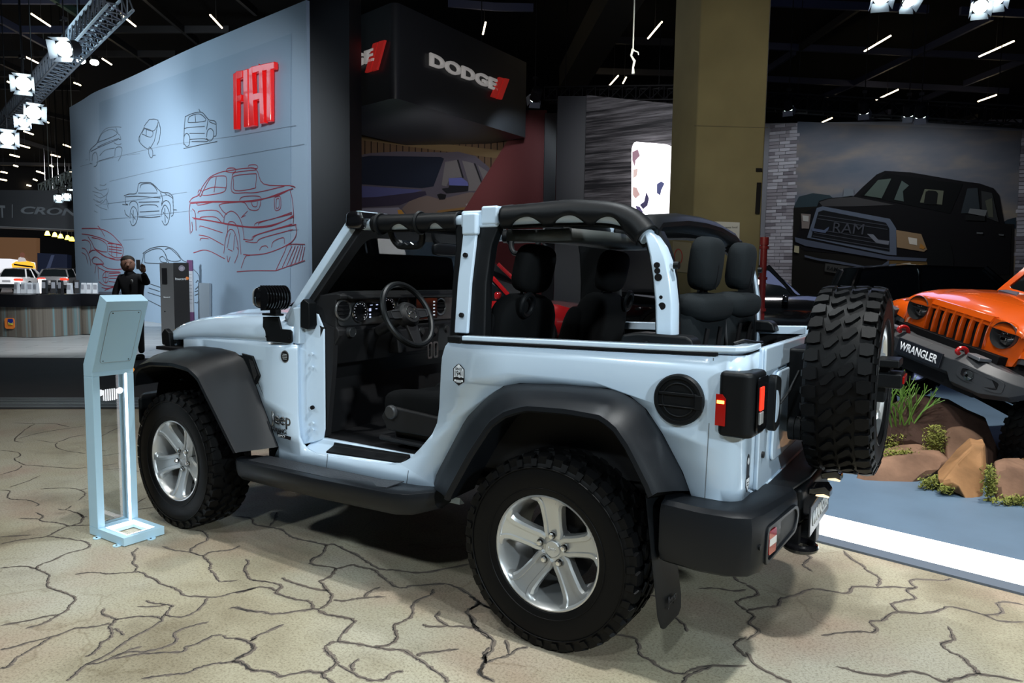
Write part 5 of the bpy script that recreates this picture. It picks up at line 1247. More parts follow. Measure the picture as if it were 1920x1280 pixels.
# ================================================================== small far cars
def simple_car(name, label, paint, M, L=4.4, W=1.78, H=1.48, style='sedan', detail=True, group=None, rear_lights=True, tailmat=None):
    """x forward, origin on the ground under the middle"""
    t = thing(name, label, 'car', M=M, group=group)
    h = L/2; w = W/2
    if style == 'sedan':
        bod = [(-h, .42, .78, .80), (-h+.08, .32, .95, .90), (-h*.6, .25, .98, .98), (0, .22, .95, 1.0), (h*.45, .22, .92, .98), (h*.8, .26, .82, .93), (h-.06, .34, .70, .84), (h, .42, .60, .72)]
        cab = [(-h*.72, .97, .60), (-h*.45, H-.06, .66), (-h*.1, H, .70), (h*.12, H-.04, .68), (h*.48, .93, .80)]
    elif style == 'suv':
        bod = [(-h, .45, .9, .84), (-h+.06, .35, 1.02, .92), (-h*.6, .28, 1.05, .99), (0, .26, 1.02, 1.0), (h*.45, .26, 1.0, .98), (h*.82, .30, .95, .94), (h-.05, .36, .86, .86), (h, .44, .76, .78)]
        cab = [(-h*.97, 1.0, .80), (-h*.86, H-.08, .74), (-h*.5, H, .74), (h*.06, H-.03, .72), (h*.42, 1.0, .84)]
    else:  # pickup
        bod = [(-h, .55, 1.12, .92), (-h+.05, .45, 1.16, .97), (-h*.5, .42, 1.17, 1.0), (0, .42, 1.16, 1.0), (h*.45, .42, 1.18, .99), (h*.80, .45, 1.12, .96), (h-.05, .50, 1.0, .92), (h, .55, .92, .88)]
        cab = [(-h*.22, 1.15, .86), (-h*.18, H-.08, .76), (-h*.02, H, .76), (h*.17, H-.03, .74), (h*.42, 1.17, .88)]
    rings = []
    for x, zb, zt, k in bod:
        ww = w*k
        sec = [(ww*.86, zb), (ww*.98, zb+.10), (ww, zb+(zt-zb)*.55), (ww*.97, zb+(zt-zb)*.86), (ww*.90, zt), (0, zt+.02)]
        rings.append([(x, y, z) for y, z in sec] + [(x, -y, z) for y, z in sec[-2::-1]])
    MB().loft(rings).build('body', paint, t, 45)
    rings = []
    for i, (x, z, k) in enumerate(cab):
        ww = w*k; zb = .9 if style == 'sedan' else 1.0
        rings.append([(x, ww, zb) if False else (x, w*.93*(1 if 0 < i < len(cab)-1 else .96), min(zb, z-.01)), (x, ww+(w*.93-ww)*.25, zb+(z-zb)*.75), (x, ww*.93, z), (x, 0, z+.025), (x, -ww*.93, z), (x, -(ww+(w*.93-ww)*.25), zb+(z-zb)*.75), (x, -w*.93*(1 if 0 < i < len(cab)-1 else .96), min(zb, z-.01))])
    MB().loft(rings).build('cabin_glass', DARKGLASS, t, 30)
    # roof skin and pillars in paint
    rp = MB()
    mid = cab[1:-1]
    rp.loft([[(x, w*k*.95, z+.004), (x, w*k*.5, z+.022), (x, 0, z+.032), (x, -w*k*.5, z+.022), (x, -w*k*.95, z+.004), (x, -w*k*.97, z-.09), (x, w*k*.97, z-.09)] for x, z, k in mid])
    rp.build('roof', paint, t, 40)
    zb = .9 if style == 'sedan' else 1.0
    for sg in (1, -1):
        for a, b in ((cab[0], cab[1]), (cab[-1], cab[-2])):
            MB().tube([(a[0], sg*w*.90, min(zb, a[1])+.0), (b[0], sg*w*b[2]*.95, b[1])], .045, 6).build('pillar', paint, t)
        xm = (cab[1][0]+cab[-2][0])/2-.05
        MB().tube([(xm, sg*w*.94, zb), (xm, sg*w*cab[2][2]*.97, cab[2][1]-.02)], .035, 6).build('pillar', paint, t)
        MB().sup((h*.30, sg*(w+.10), zb+.10), (.06, .10, .075), .6).build('mirror', paint, t)
        for x in (h*.62, -h*.62):
            R = .33 if style == 'sedan' else .38
            whl = MB().cyl((x, sg*(w-.10), R), R, .22, (0, 1, 0), 28).build('wheel', RUBBER, t)
            MB().cyl((x, sg*(w+.012), R), R*.66, .02, (0, 1, 0), 24).build('rim', DARKMET, whl)
            for k in range(5):
                a = 2*pi*k/5; MB().box((0, 0, 0), (.05, .015, R*.56), Matrix.Translation((x+R*.33*sin(a), sg*(w+.024), R+R*.33*cos(a))) @ Matrix.Rotation(a, 4, 'Y')).build('spoke', CHROME, whl)
            MB().torus((x, sg*(w-.01), R), R*1.08, .05, (0, 1, 0), 28, 6).build('arch', BLACK, t)
        MB().sup((h-.10, sg*w*.66, bod[-2][2]-.10), (.10, .20, .08), .6).build('headlamp', CLEARL, t)
        MB().sup((-h+.05, sg*w*.66, bod[1][2]-.14), (.07, .24, .075), .6).build('tail_lamp', tailmat or REDGLOW, t)
    MB().box((h-.01, 0, .62), (.05, W*.5, .22)).build('grille', BLKGL, t, bevel=.02)
    MB().box((h-.02, 0, .40), (.10, W*.82, .14)).build('bumper', BLKPL, t, bevel=.03)
    MB().box((-h+.01, 0, .44), (.10, W*.84, .22)).build('bumper', BLKPL, t, bevel=.03)
    MB().box((-h-.012, 0, .72), (.02, .42, .12)).build('number_plate', mat('plate_grey', (.25, .25, .26), .5), t)
    return t
def ground(px, d):
    p = dep(px, 520, d); return V((p.x, p.y, 0))
def carM(px, d, deg):
    """deg: heading relative to 'pointing away from the camera', turned to the left"""
    g = ground(px, d); a = YAW+radians(deg)
    return Matrix.Translation(g) @ Matrix.Rotation(a, 4, 'Z')

# ================================================================== left: counter, banner, far stand
cp_ = smooth_path([ground(-60, 15.9), flo(0, 632), flo(60, 634), flo(120, 631), flo(165, 626), ground(190, 18.2)], 5)
cp_ = [V((p.x, p.y, 0)) for p in cp_]
def off(P, i, d):
    t = (P[min(len(P)-1, i+1)]-P[max(0, i-1)]).normalized(); n = V((t.y, -t.x, 0)); n = n if n.dot(FW) > 0 else -n
    return P[i]+n*d
CT = thing('reception_counter', 'long curved reception counter with striped glossy front and black top', 'counter', ground(70, 16.2))
CTI = Matrix.Translation(-ground(70, 16.2))
def ctbuild(mb, nm, m, sm=40):
    o = mb.build(nm, m, CT, sm); o.data.transform(CTI); return o
def stripe_mat():
    m = bpy.data.materials.new('counter_stripes'); m.use_nodes = True; nt = m.node_tree; b = nt.nodes['Principled BSDF']
    tc = nt.nodes.new('ShaderNodeTexCoord'); mp = nt.nodes.new('ShaderNodeMapping'); mp.inputs['Scale'].default_value = (3.2, 3.2, .02)
    n = nt.nodes.new('ShaderNodeTexNoise'); n.inputs['Scale'].default_value = 2.2; n.inputs['Detail'].default_value = 4
    r = nt.nodes.new('ShaderNodeValToRGB'); e = r.color_ramp.elements
    e[0].position, e[0].color = .32, (.09, .075, .06, 1); e[1].position, e[1].color = .7, (.33, .34, .33, 1)
    q = e.new(.5); q.color = (.17, .15, .125, 1); q = e.new(.58); q.color = (.16, .28, .30, 1); q = e.new(.62); q.color = (.24, .23, .21, 1)
    nt.links.new(tc.outputs['Object'], mp.inputs[0]); nt.links.new(mp.outputs[0], n.inputs[0]); nt.links.new(n.outputs[0], r.inputs[0]); nt.links.new(r.outputs[0], b.inputs['Base Color'])
    b.inputs['Roughness'].default_value = .25
    return m
nC = len(cp_)
ctbuild(MB().loft([[cp_[i]+V((0, 0, .02)), cp_[i]+V((0, 0, .66)), off(cp_, i, .7)+V((0, 0, .66)), off(cp_, i, .7)+V((0, 0, .02))] for i in range(nC)]), 'front', stripe_mat())
ctbuild(MB().loft([[off(cp_, i, -.06)+V((0, 0, .66)), off(cp_, i, -.06)+V((0, 0, .93)), off(cp_, i, .85)+V((0, 0, .93)), off(cp_, i, .85)+V((0, 0, .66))] for i in range(nC)]), 'top', mat('counter_black', (.008, .008, .01), .3))
cw = Wall(flo(0, 632), flo(60, 634))
def lg(px, py, s_, o): 
    c = cw.at(px, py, o); return [c+cw.t*(x*s_)+V((0, 0, z*s_)) for x, z in [(p[0], p[1]) for p in rrect(1, 1, .2)]]
ctbuild(MB().prism(lg(19, 606, .23, .05), cw.n*.02), 'logo_square', mat('logo_orange', (.75, .20, .03), .5, emit=.05), 0)
ctbuild(MB().prism(lg(20, 603, .125, .075), cw.n*.01), 'logo_inner', mat('logo_blue', (.01, .03, .25), .5), 0)
o = text_obj('Itaú', cw.frame(20, 606.5, .09), mat('logo_yellow', (.9, .75, .05), .5), 'logo_lettering', CT, width=.11, ext=.004, bold=.02); o.data.transform(CTI)
# small card holders and boxes on the counter
cbx = [(32, 'w'), (45, 'w'), (57, 'w'), (68, 'w'), (84, 'b'), (101, 'b'), (114, 'b'), (131, 'w'), (145, 'b'), (157, 'w'), (168, 'w'), (179, 'w')]
ORD = ('leftmost', 'second', 'third', 'fourth', 'fifth', 'sixth', 'seventh', 'rightmost')
cnt = {'w': 0, 'b': 0}
for i, (px, c_) in enumerate(cbx):
    d = 16.05+.02*i+(.5 if px > 140 else 0)
    p = dep(px, 545, d); g = V((p.x, p.y, .935)); hh = .30 if c_ == 'b' else .24
    ordn = ORD[cnt[c_]] if not (c_ == 'b' and cnt[c_] == 3) else 'rightmost'; cnt[c_] += 1
    bx_ = thing('leaflet_holder', '%s leaflet holder on the curved counter, %s of the %s ones from the left' % (('black', ordn, 'black') if c_ == 'b' else ('white', ordn, 'white')), 'leaflet holder', g, YAW+.3*((i % 3)-1), 'black leaflet holders on the counter' if c_ == 'b' else 'white leaflet holders on the counter')
    MB().prism([(-.045, -.05, 0), (.045, -.05, 0), (.03, -.05, hh), (-.015, -.05, hh)], (0, .10, 0)).build('holder', mat('holder_black', (.02, .02, .022), .5) if c_ == 'b' else mat('holder_white', (.7, .72, .75), .5), bx_, 0)
    MB().box((-.032, 0, hh*.62), (.012, .07, hh*.45), Matrix.Rotation(.0, 4, 'Z')).build('leaflet', mat('leaflet_grey', (.35, .36, .4), .6), bx_, 0)
# hanging banner
BW_ = Wall(dep(-30, 400, 29), dep(150, 400, 30.5))
bn = MB().prism([BW_.at(-30, 356), BW_.at(150, 357), BW_.at(150, 432), BW_.at(-30, 424)], -BW_.n*1.5).build('hanging_banner', mat('banner_dark', (.030, .034, .045), .5), None, 0)
tag(bn, 'long dark grey fascia banner with pale lettering hanging in the far left hall', 'banner')
LETG = mat('banner_letters', (.20, .23, .26), .5, emit=.05, ecol=(.6, .7, .8))
text_obj('CRONOS', BW_.frame(117, 397, .05), LETG, 'banner_lettering', bn, width=(BW_.at(193, 397)-BW_.at(41, 397)).length, height=(BW_.at(60, 389.5)-BW_.at(60, 404)).length, ext=.05, bold=.03, shear=.25)
text_obj('FIAT', BW_.frame(-8, 396, .05), LETG, 'banner_lettering', bn, width=(BW_.at(10, 396)-BW_.at(-26, 396)).length, height=(BW_.at(5, 384)-BW_.at(5, 407)).length, ext=.05, bold=.03)
MB().prism([BW_.at(22.3, 383, .02), BW_.at(23.6, 383, .02), BW_.at(23.6, 408, .02), BW_.at(22.3, 408, .02)], BW_.n*.03).build('banner_divider', LETG, bn, 0)
MB().prism([BW_.at(-30, 422.5, .02), BW_.at(150, 430.5, .02), BW_.at(150, 432, .02), BW_.at(-30, 424.5, .02)], BW_.n*.05).build('banner_edge', mat('edge_grey', (.3, .31, .32), .4), bn, 0)
for i, px in enumerate((89, 103, 114, 127, 135)):
    c = dep(px, 441+i*2.7, 36)
    o = MB().lathe([(.13, 0), (.11, -.05), (.06, -.20), (.001, -.22)][::-1], 16, Matrix.Translation(c) @ rot_to((0, 0, -1))).build('yellow_lamp', mat('yellow_glow', (1, .75, .1), .4, emit=7, ecol=(1, .72, .06)))
    MB().cyl((c.x, c.y, (c.z+12)/2), .012, 12-c.z, (0, 0, 1), 5).build('cable', DARKMET, o)
    tag(o, '%s of the five small yellow lamps in a row under the dark banner' % ('leftmost', 'second from left', 'middle', 'fourth from left', 'rightmost')[i], 'lamp', 'yellow stage lamps')
# far video screen and dark stand wall
SW_ = Wall(dep(0, 480, 52), dep(70, 480, 52))
vs = MB().prism([SW_.at(-40, 444), SW_.at(68, 446), SW_.at(68, 513), SW_.at(-40, 512)], -SW_.n*.4).build('video_screen', mat('screen_brown', (.06, .035, .02), .4, emit=.18, ecol=(.5, .25, .12)), None, 0)
tag(vs, 'large far video screen showing a yellow car and a driver', 'screen')
MB().prism([SW_.at(x, y, .02) for x, y in ((-40, 484), (20, 485), (66, 492), (68, 513), (-40, 512))], SW_.n*.02).build('screen_snow', mat('screen_white', (.8, .8, .85), .5, emit=.7, ecol=(.9, .92, 1)), vs, 0)
MB().prism([SW_.at(x, y, .06) for x, y in ((22, 495), (30, 490), (48, 488), (64, 493), (67, 503), (66, 510), (40, 509), (24, 505))], SW_.n*.02).build('screen_car', mat('screen_yellow', (.9, .5, .05), .5, emit=.9, ecol=(1, .5, .04)), vs, 0)
MB().prism([SW_.at(x, y, .10) for x, y in ((26, 494), (62, 499), (62, 502), (26, 497))], SW_.n*.01).build('screen_window', BLACK, vs, 0)
MB().prism([SW_.at(x, y, .10) for x, y in ((33, 491), (35, 483), (40, 481), (47, 484), (50, 490))], SW_.n*.01).build('screen_driver', mat('screen_shirt', (.7, .65, .65), .5, emit=.4), vs, 0)
MB().prism([SW_.at(42+4.6*cos(a), 478+5*sin(a), .10) for a in [2*pi*i/14 for i in range(14)]], SW_.n*.01).build('screen_head', mat('screen_skin', (.3, .12, .08), .5, emit=.15), vs, 0)
sb_ = MB().prism([dep(x, y, 50) for x, y in ((70, 474), (126, 477), (126, 545), (70, 540))], FW*.5).build('stand_panel', mat('navy_panel', (.012, .018, .045), .5), None, 0)
tag(sb_, 'dark navy partition panel behind the grey far car', 'panel')
MB().prism([dep(x, y, 49.9) for x, y in ((96, 478), (102, 478), (88, 520), (80, 520))], FW*.05).build('diagonal_stripe', mat('stripe_blue', (.07, .09, .17), .5), sb_, 0)
simple_car('sedan_car', 'small white sedan seen from behind under the far video screen', mat('far_white', (.8, .8, .82), .25, coat=.5), carM(41, 45, 14), 4.5, 1.85, 1.50, 'sedan')
simple_car('estate_car', 'silver grey estate car parked beside the white sedan in the far stand', mat('far_grey', (.22, .22, .23), .25, coat=.6, metal=.5), carM(126, 45, 12), 4.4, 1.8, 1.52, 'suv')
_a, _b = ground(71, 40), ground(81, 40)
o = MB().prism([_a+V((0, 0, .02)), _b+V((0, 0, .02)), _b+V((0, 0, .92)), _a+V((0, 0, .92))], V((FW.x, FW.y, 0))*.25).build('info_totem', mat('totem_white', (.75, .76, .78), .5), None, 0)
tag(o, 'low white information panel right of the far white sedan', 'panel')
fp = struct(MB().prism([tuple(ground(-300, 34))[:2]+(0,), tuple(ground(260, 34))[:2]+(0,), tuple(ground(260, 60))[:2]+(0,), tuple(ground(-300, 60))[:2]+(0,)], (0, 0, .02)).build('floor_far', mat('far_floor', (.30, .30, .31), .35), None, 0))

# card payment totem in front of the sketch wall
TW = Wall(flo(302, 628), flo(330, 622)); 
tb0 = flo(303, 628); td = V((FW.x, FW.y, 0)).normalized(); tr = V((RT.x, RT.y, 0)).normalized()
def tz(py, d=16.9, px=320): return dep(px, py, d).z
TT = thing('card_totem', 'black and steel bank card totem standing before the sketch wall', 'totem', tb0)
def TP(a, b, z): return (tr*a+td*b+V((0, 0, z)))
TH = 1.66
MB().prism([TP(0, 0, 0), TP(.33, -.04, 0), TP(.10, .50, 0), TP(-.23, .54, 0)], (0, 0, TH)).build('steel_side', mat('brushed_steel', (.20, .20, .20), .4, metal=.6), TT, 0)
MB().prism([TP(.333, -.04, .05), TP(.64, .06, .05), TP(.40, .60, .05), TP(.10, .50, .05)], (0, 0, TH-.04)).build('black_cabinet', mat('cabinet_black', (.008, .008, .009), .35), TT, 0)
cabn = V((.22, -.423, 0)); cabn = (tr*.22*1 - td*.423).normalized()
cn = V((0, 0, 0))
def cabf(a, z, o_=.012):
    b = -.04+(a-.333)/(.64-.333)*.10
    d = (tr*(.64-.333)+td*.10).normalized(); n = V((d.y, -d.x, 0)); n = n if n.dot(FW) < 0 else -n
    return TP(a, b, z)+n*o_, d, n
c, d_, n_ = cabf(.475, TH-.36)
text_obj('Itaucard', Matrix.Translation(c) @ Matrix((d_, V((0, 0, 1)), n_)).transposed().to_4x4(), DECALW, 'totem_lettering', TT, width=.23, ext=.005, bold=.02)
c, d_, n_ = cabf(.605, TH-.345); MB().cyl(c, .036, .01, n_, 20).build('orange_dot', mat('logo_orange', (.75, .20, .03)), TT)
c, d_, n_ = cabf(.50, TH-.12); MB().torus(c, .055, .012, n_, 24, 6).cyl(c, .04, .008, n_, 20).build('round_badge', mat('badge_lilac', (.35, .33, .40), .4), TT)
c = TP(.12, -.02, TH-.30); MB().box((0, 0, 0), (.11, .05, .36), Matrix.Translation(c) @ Matrix.Rotation(YAW-pi/2-.12, 4, 'Z')).build('card_slot', BLACK, TT)
MB().box(TP(.1, -.012, .55), (.02, .02, .02)).build('key_dot', BLACK, TT)
text_obj('Itaucard', Matrix.Translation(TP(.16, -.03, TH-.78)) @ Matrix((tr*.993-td*.12, V((0, 0, 1)), -td*.993-tr*.12)).transposed().to_4x4(), DECALW, 'side_lettering', TT, width=.15, ext=.004)
sgp = dep(358, 560, 18.3); SG = thing('slim_sign', 'slim upright white notice panel with purple ends beside the black totem', 'sign', (sgp.x, sgp.y, 0), YAW-pi/2)
MB().box((0, 0, .93), (.13, .05, 1.62)).build('panel', mat('notice_white', (.55, .57, .62), .5), SG, 0)
MB().box((0, 0, 1.62), (.134, .06, .27)).build('purple_top', mat('purple_print', (.16, .06, .16), .5), SG, 0)
MB().box((0, 0, .27), (.134, .06, .36)).build('purple_base', mat('purple_print', (.16, .06, .16), .5), SG, 0)
for i in range(9): MB().box((0, -.028 if False else .0, 1.40-.09*i), (.09, .056, .012)).build('text_line', mat('notice_text', (.25, .26, .3), .6), SG, 0)
sgf = dep(372, 600, 18.0)
for (px, a, b, m_, nm, lb) in ((386, 477+60, 600, (.28, .33, .38), 'grey_panel', 'plain grey panel leaning on the sketch wall right of the notice'),):
    o = MB().prism([CW.at(375, 530, .03), CW.at(396, 531, .03), CW.at(396, 605, .03), CW.at(375, 605, .03)], CW.seg(386, 560).n*.05).build(nm, mat('leaning_grey', m_, .5), None, 0); tag(o, lb, 'panel')

# ================================================================== visitor taking a selfie
def skin_person():
    g = V((flo(247, 700).x, flo(247, 700).y, 0)); g = V((*dep(247, 560, 12.0).to_2d(), 0))
    R_ = V((RT.x, RT.y, 0)).normalized(); Fd = V((FW.x, FW.y, 0)).normalized()
    t = thing('person', 'visitor in black jacket and trousers raising a phone for a selfie', 'person', g)
    def P(r, z, f=0.0): return R_*r + Fd*f + V((0, 0, z))
    J = {'pelvis': (P(.02, .93), .15), 'belly': (P(.01, 1.08), .155), 'chest': (P(0, 1.27), .17), 'neck0': (P(-.02, 1.40), .075), 'neck1': (P(-.035, 1.46), .062),
         'shL': (P(-.17, 1.355), .085), 'elL': (P(-.245, 1.10, -.05), .062), 'wrL': (P(-.20, .90, -.14), .045),
         'shR': (P(.17, 1.355), .085), 'elR': (P(.33, 1.27, -.14), .066), 'wrR': (P(.335, 1.44, -.26), .045),
         'hipL': (P(-.08, .86), .11), 'knL': (P(-.09, .48, -.02), .075), 'anL': (P(-.10, .10), .055), 'hipR': (P(.11, .86), .11), 'knR': (P(.13, .48, -.02), .075), 'anR': (P(.14, .10), .055)}
    E_ = [('pelvis','belly'),('belly','chest'),('chest','neck0'),('neck0','neck1'),('chest','shL'),('shL','elL'),('elL','wrL'),('chest','shR'),('shR','elR'),('elR','wrR'),('pelvis','hipL'),('hipL','knL'),('knL','anL'),('pelvis','hipR'),('hipR','knR'),('knR','anR')]
    ks = list(J); me = bpy.data.meshes.new('body'); me.from_pydata([J[k][0] for k in ks], [(ks.index(a), ks.index(b)) for a, b in E_], [])
    o = bpy.data.objects.new('body', me); COL.objects.link(o); o.parent = t
    sm = o.modifiers.new('skin', 'SKIN'); sm.use_smooth_shade = True
    for i, k in enumerate(ks):
        sv = me.skin_vertices[0].data[i]; sv.radius = (J[k][1], J[k][1]*.85); sv.use_root = (k == 'pelvis')
    o.modifiers.new('sub', 'SUBSURF').levels = 2; o.modifiers['sub'].render_levels = 2
    me.materials.append(mat('jacket_black', (.010, .010, .012), .8))
    SK = mat('skin', (.36, .19, .13), .55); HR = mat('hair_dark', (.02, .015, .012), .7)
    hc = P(-.045, 1.575)
    hd_ = MB().sup((0, 0, 0), (.092, .105, .125), .85, Matrix.Translation(hc) @ Matrix.Rotation(YAW, 4, 'Z')).build('head', SK, t, 60)
    fw_ = (-Fd+R_*.55).normalized(); sd = V((-fw_.y, fw_.x, 0))
    def HP(a, b, z): return hc+fw_*a+sd*b+V((0, 0, z))
    MB().tube([HP(.085, 0, .02), HP(.118, 0, -.02), HP(.09, 0, -.032)], [.010, .018, .010], 8).build('nose', SK, hd_)
    for b in (.038, -.038): MB().sup(HP(.090, b, .018), (.009, .009, .006), 1).build('eye', BLACK, hd_)
    for b in (.038, -.038): MB().tube([HP(.090, b-.018, .038), HP(.095, b, .043), HP(.090, b+.018, .038)], .0028, 6).build('eyebrow', HR, hd_)
    MB().tube([HP(.088, -.028, -.062), HP(.098, 0, -.066), HP(.088, .028, -.062)], .006, 6).build('mouth', mat('lips', (.22, .08, .07), .5), hd_)
    for b in (.095, -.095): MB().sup(HP(-.005, b, .0), (.02, .014, .034), 1).build('ear', SK, hd_)
    MB().sup((0, 0, 0), (.101, .110, .086), 1.0, Matrix.Translation(HP(-.022, 0, .066)) @ Matrix.Rotation(YAW, 4, 'Z')).build('hair', HR, hd_, 60)
    MB().cyl(P(-.03, 1.43), .072, .05, (0, 0, 1), 20).build('collar', mat('jacket_black', (.01, .01, .012)), t)
    MB().sup(P(.085, 1.30, -.145), (.035, .012, .035), .8).build('crest_patch', mat('patch_white', (.6, .6, .6), .6), t)
    # hands with fingers
    for wr, dirv, nm in ((J['wrR'][0], V((0, 0, 1)), 'hand'), (J['wrL'][0], (R_*.2+V((0, 0, -1))).normalized(), 'hand')):
        mb = MB(); side = R_ if nm else R_
        mb.sup((0, 0, 0), (.042, .020, .048), .8, Matrix.Translation(wr+dirv*.05) @ Matrix.Rotation(YAW-pi/2, 4, 'Z'))
        for k, ln in enumerate((.065, .075, .07, .055)):
            b0 = wr+dirv*.085+side*(-.03+.02*k); mb.tube([b0, b0+dirv*ln*.55-Fd*.01, b0+dirv*ln*.8-Fd*.035], [.0105, .010, .008], 8)
        b0 = wr+dirv*.04-side*.04; mb.tube([b0, b0-side*.028+dirv*.03, b0-side*.022+dirv*.06-Fd*.012], [.012, .011, .009], 8)
        mb.build(nm, SK, t, 60)
    for k in ('anL', 'anR'):
        a = J[k][0]; MB().sup((a.x-Fd.x*.05, a.y-Fd.y*.05, .05), (.06, .06, .05), .7).sup((a.x-Fd.x*.13, a.y-Fd.y*.13, .035), (.05, .05, .035), .7).build('shoe', BLACK, t, 60)
    wr = J['wrR'][0]; ph = g+wr+V((0, 0, .135))-R_*.045-Fd*.06
    tel = MB().box((0, 0, 0), (.012, .075, .15), Matrix.Rotation(YAW-.25, 4, 'Z')).build('phone', mat('phone_case', (.35, .33, .34), .3), None, bevel=.004)
    tel.location = ph; tag(tel, 'pale smartphone held up by the visitor in black', 'phone')
skin_person()

# ================================================================== centre: hanging box sign, mural, dark panels, stone wall, screen
DC = 16.6
sc0 = dep(740, 183, DC); zb = sc0.z
sr = flo(985, 258, zb); 
sl_ = flo(656, 205, zb); sl_ = sc0 + (sl_-sc0)*2.2
ztop = dep(740, 8, DC).z
e1 = V((sr.x-sc0.x, sr.y-sc0.y, 0)).normalized(); e2 = V((sl_.x-sc0.x, sl_.y-sc0.y, 0)).normalized()
R0 = .22; pts = [V((sr.x, sr.y, 0))]
A_ = V((sc0.x, sc0.y, 0)); pa = A_+e1*R0; pb = A_+e2*R0
for i in range(9):
    t = i/8; pts.append(pa*(1-t)**2+A_*2*t*(1-t)+pb*t*t)
pts.append(V((sl_.x, sl_.y, 0)))
back = [pts[-1]+e1*(sr-sc0).length*.0+ (V((sr.x, sr.y, 0))-A_), ]
HS = thing('hanging_sign', 'black box sign with rounded corner, white letters and red slashes hanging from the roof', 'sign', (A_.x, A_.y, zb))
HI = Matrix.Translation((-A_.x, -A_.y, -zb))
def hb(mb, nm, m, sm=40, bv=0):
    o = mb.build(nm, m, HS, sm, bevel=bv); o.data.transform(HI); return o
SIGNB = mat('sign_black', (.022, .024, .028), .38, spec=.5)
inner = []
hb(MB().prism([(p.x, p.y, zb) for p in pts+back], (0, 0, ztop-zb)), 'box', SIGNB)
SR = Wall((A_.x, A_.y), (sr.x, sr.y)); SLW = Wall((sl_.x, sl_.y), (A_.x, A_.y))
LETW = mat('letter_white', (.62, .60, .58), .4, emit=.16, ecol=(1, .95, .9)); LETR = mat('letter_red', (.55, .02, .02), .4, emit=.14, ecol=(1, .05, .04))
def slashes(Wl, poly, nm):
    for P in poly: hb(MB().prism([Wl.at(x, y, .04) for x, y in P], Wl.n*.06), nm, LETR, 0)
Mx = SR.frame(871, 137, .04)
o = text_obj('DODGE', Mx, LETW, 'sign_lettering', HS, width=(SR.at(935, 155)-SR.at(810, 118)).length*.99, height=(SR.at(815, 107)-SR.at(815, 131)).length, ext=.06, bold=.035, spacing=1.0); o.data.transform(HI)
slashes(SR, [[(933,145),(941,147),(927,184),(919,181)],[(943,147),(952,149),(938,187),(929,185)]], 'red_slash')
Mx = SLW.frame(655, 118, .04)
o = text_obj('DODGE', SLW.frame(638, 125, .04), LETW, 'sign_lettering', HS, width=(SLW.at(700, 108)-SLW.at(576, 142)).length, height=(SLW.at(690, 97)-SLW.at(690, 121)).length, ext=.06, bold=.035); o.data.transform(HI)
slashes(SLW, [[(703,83),(712,80),(698,134),(688,137)],[(714,79),(725,76),(710,131),(700,134)]], 'red_slash')
for p_ in (pts[0]*.6+A_*.4, pts[-1]*.4+A_*.6): hb(MB().cyl((p_.x, p_.y, ztop+2), .015, 4, (0, 0, 1), 6), 'suspension_cable', DARKMET)
for (px0, px1) in ():
    pass

# mural wall with a printed grey-violet sport utility car
MW = Wall(dep(600, 400, 23.5), dep(1060, 400, 22.0))
def poly(Wl, P, m, nm, parent, layer=1, sc_=1.0, ox=0, oy=0):
    return MB().prism([Wl.at(ox+x/sc_, oy+y/sc_, .012*layer) for x, y in P], Wl.n*.004).build(nm, m, parent, 0)
def pm(nm, c, r=.8): return mat('print_'+nm, c, r, spec=.08)
mz0 = 0
mw = MB().prism([MW.at(600, 236), MW.at(1060, 236), V((*MW.at(1060, 400).to_2d(), 0)), V((*MW.at(600, 400).to_2d(), 0))], -MW.n*.3).build('wall_back', pm('dark', (.008, .008, .010)), None, 0)
struct(mw)
Zm = (4.571, 640, 240)
def mp_(P, c, nm, ly): return poly(MW, P, pm(nm, c), nm+'_print', mw, ly, *Zm)
mp_([(-150,60),(1500,80),(1500,420),(-150,420)], (.055, .034, .020), 'fence', 1)
for i in range(26): 
    x = 90+i*54
    mp_([(x,95),(x+9,95),(x+9,420),(x,420)], (.012, .008, .006), 'fence_gap', 2)
mp_([(-150,15),(1440,200),(1400,268),(-150,60)], (.075, .052, .026), 'beam', 3)
mp_([(-150,300),(70,248),(250,215),(500,200),(900,210),(1000,203),(1150,240),(1260,330),(1310,410),(1400,640),(1180,760),(800,800),(-150,800)], (.042, .037, .048), 'body', 4)
mp_([(-150,800),(1500,700),(1500,1900),(-150,1900)], (.016, .016, .020), 'shade', 5)
mp_([(-100,300),(75,262),(250,237),(850,247),(880,262),(790,500),(690,515),(70,475),(-100,470)], (.006, .008, .015), 'windscreen', 5)
mp_([(-100,480),(70,490),(700,530),(600,560),(300,590),(70,600),(-100,600)], (.036, .038, .095), 'hood_light', 5)
mp_([(-100,600),(70,600),(300,590),(720,540),(730,570),(500,660),(70,685),(-100,690)], (.016, .013, .024), 'hood_dark', 6)
mp_([(520,690),(600,610),(740,580),(850,610),(1100,550),(1230,560),(1180,680),(820,740),(560,740)], (.075, .056, .050), 'flank', 5)
for P in ([(860,490),(890,290),(1000,272),(1045,420),(930,430),(900,500)], [(1035,278),(1130,300),(1225,535),(1090,540),(1095,480)], [(1170,318),(1250,370),(1300,425),(1245,515)]): mp_(P, (.072, .066, .068), 'side_window', 6)
for P in ([(990,272),(1005,272),(1050,425),(1035,425)], [(1135,300),(1150,305),(1235,540),(1222,540)]): mp_(P, (.008, .008, .01), 'window_post', 7)
mp_([(920,430),(1030,425),(1080,460),(1090,495),(925,490)], (.05, .055, .15), 'mirror', 7); mp_([(925,490),(1090,495),(1085,540),(900,560),(860,520),(920,510)], (.006, .006, .008), 'mirror_base', 7)
mp_([(140,690),(490,680),(550,740),(180,745)], (.10, .095, .12), 'lamp', 6); mp_([(480,700),(515,700),(540,738),(490,738)], (.20, .10, .02), 'lamp_amber', 7)
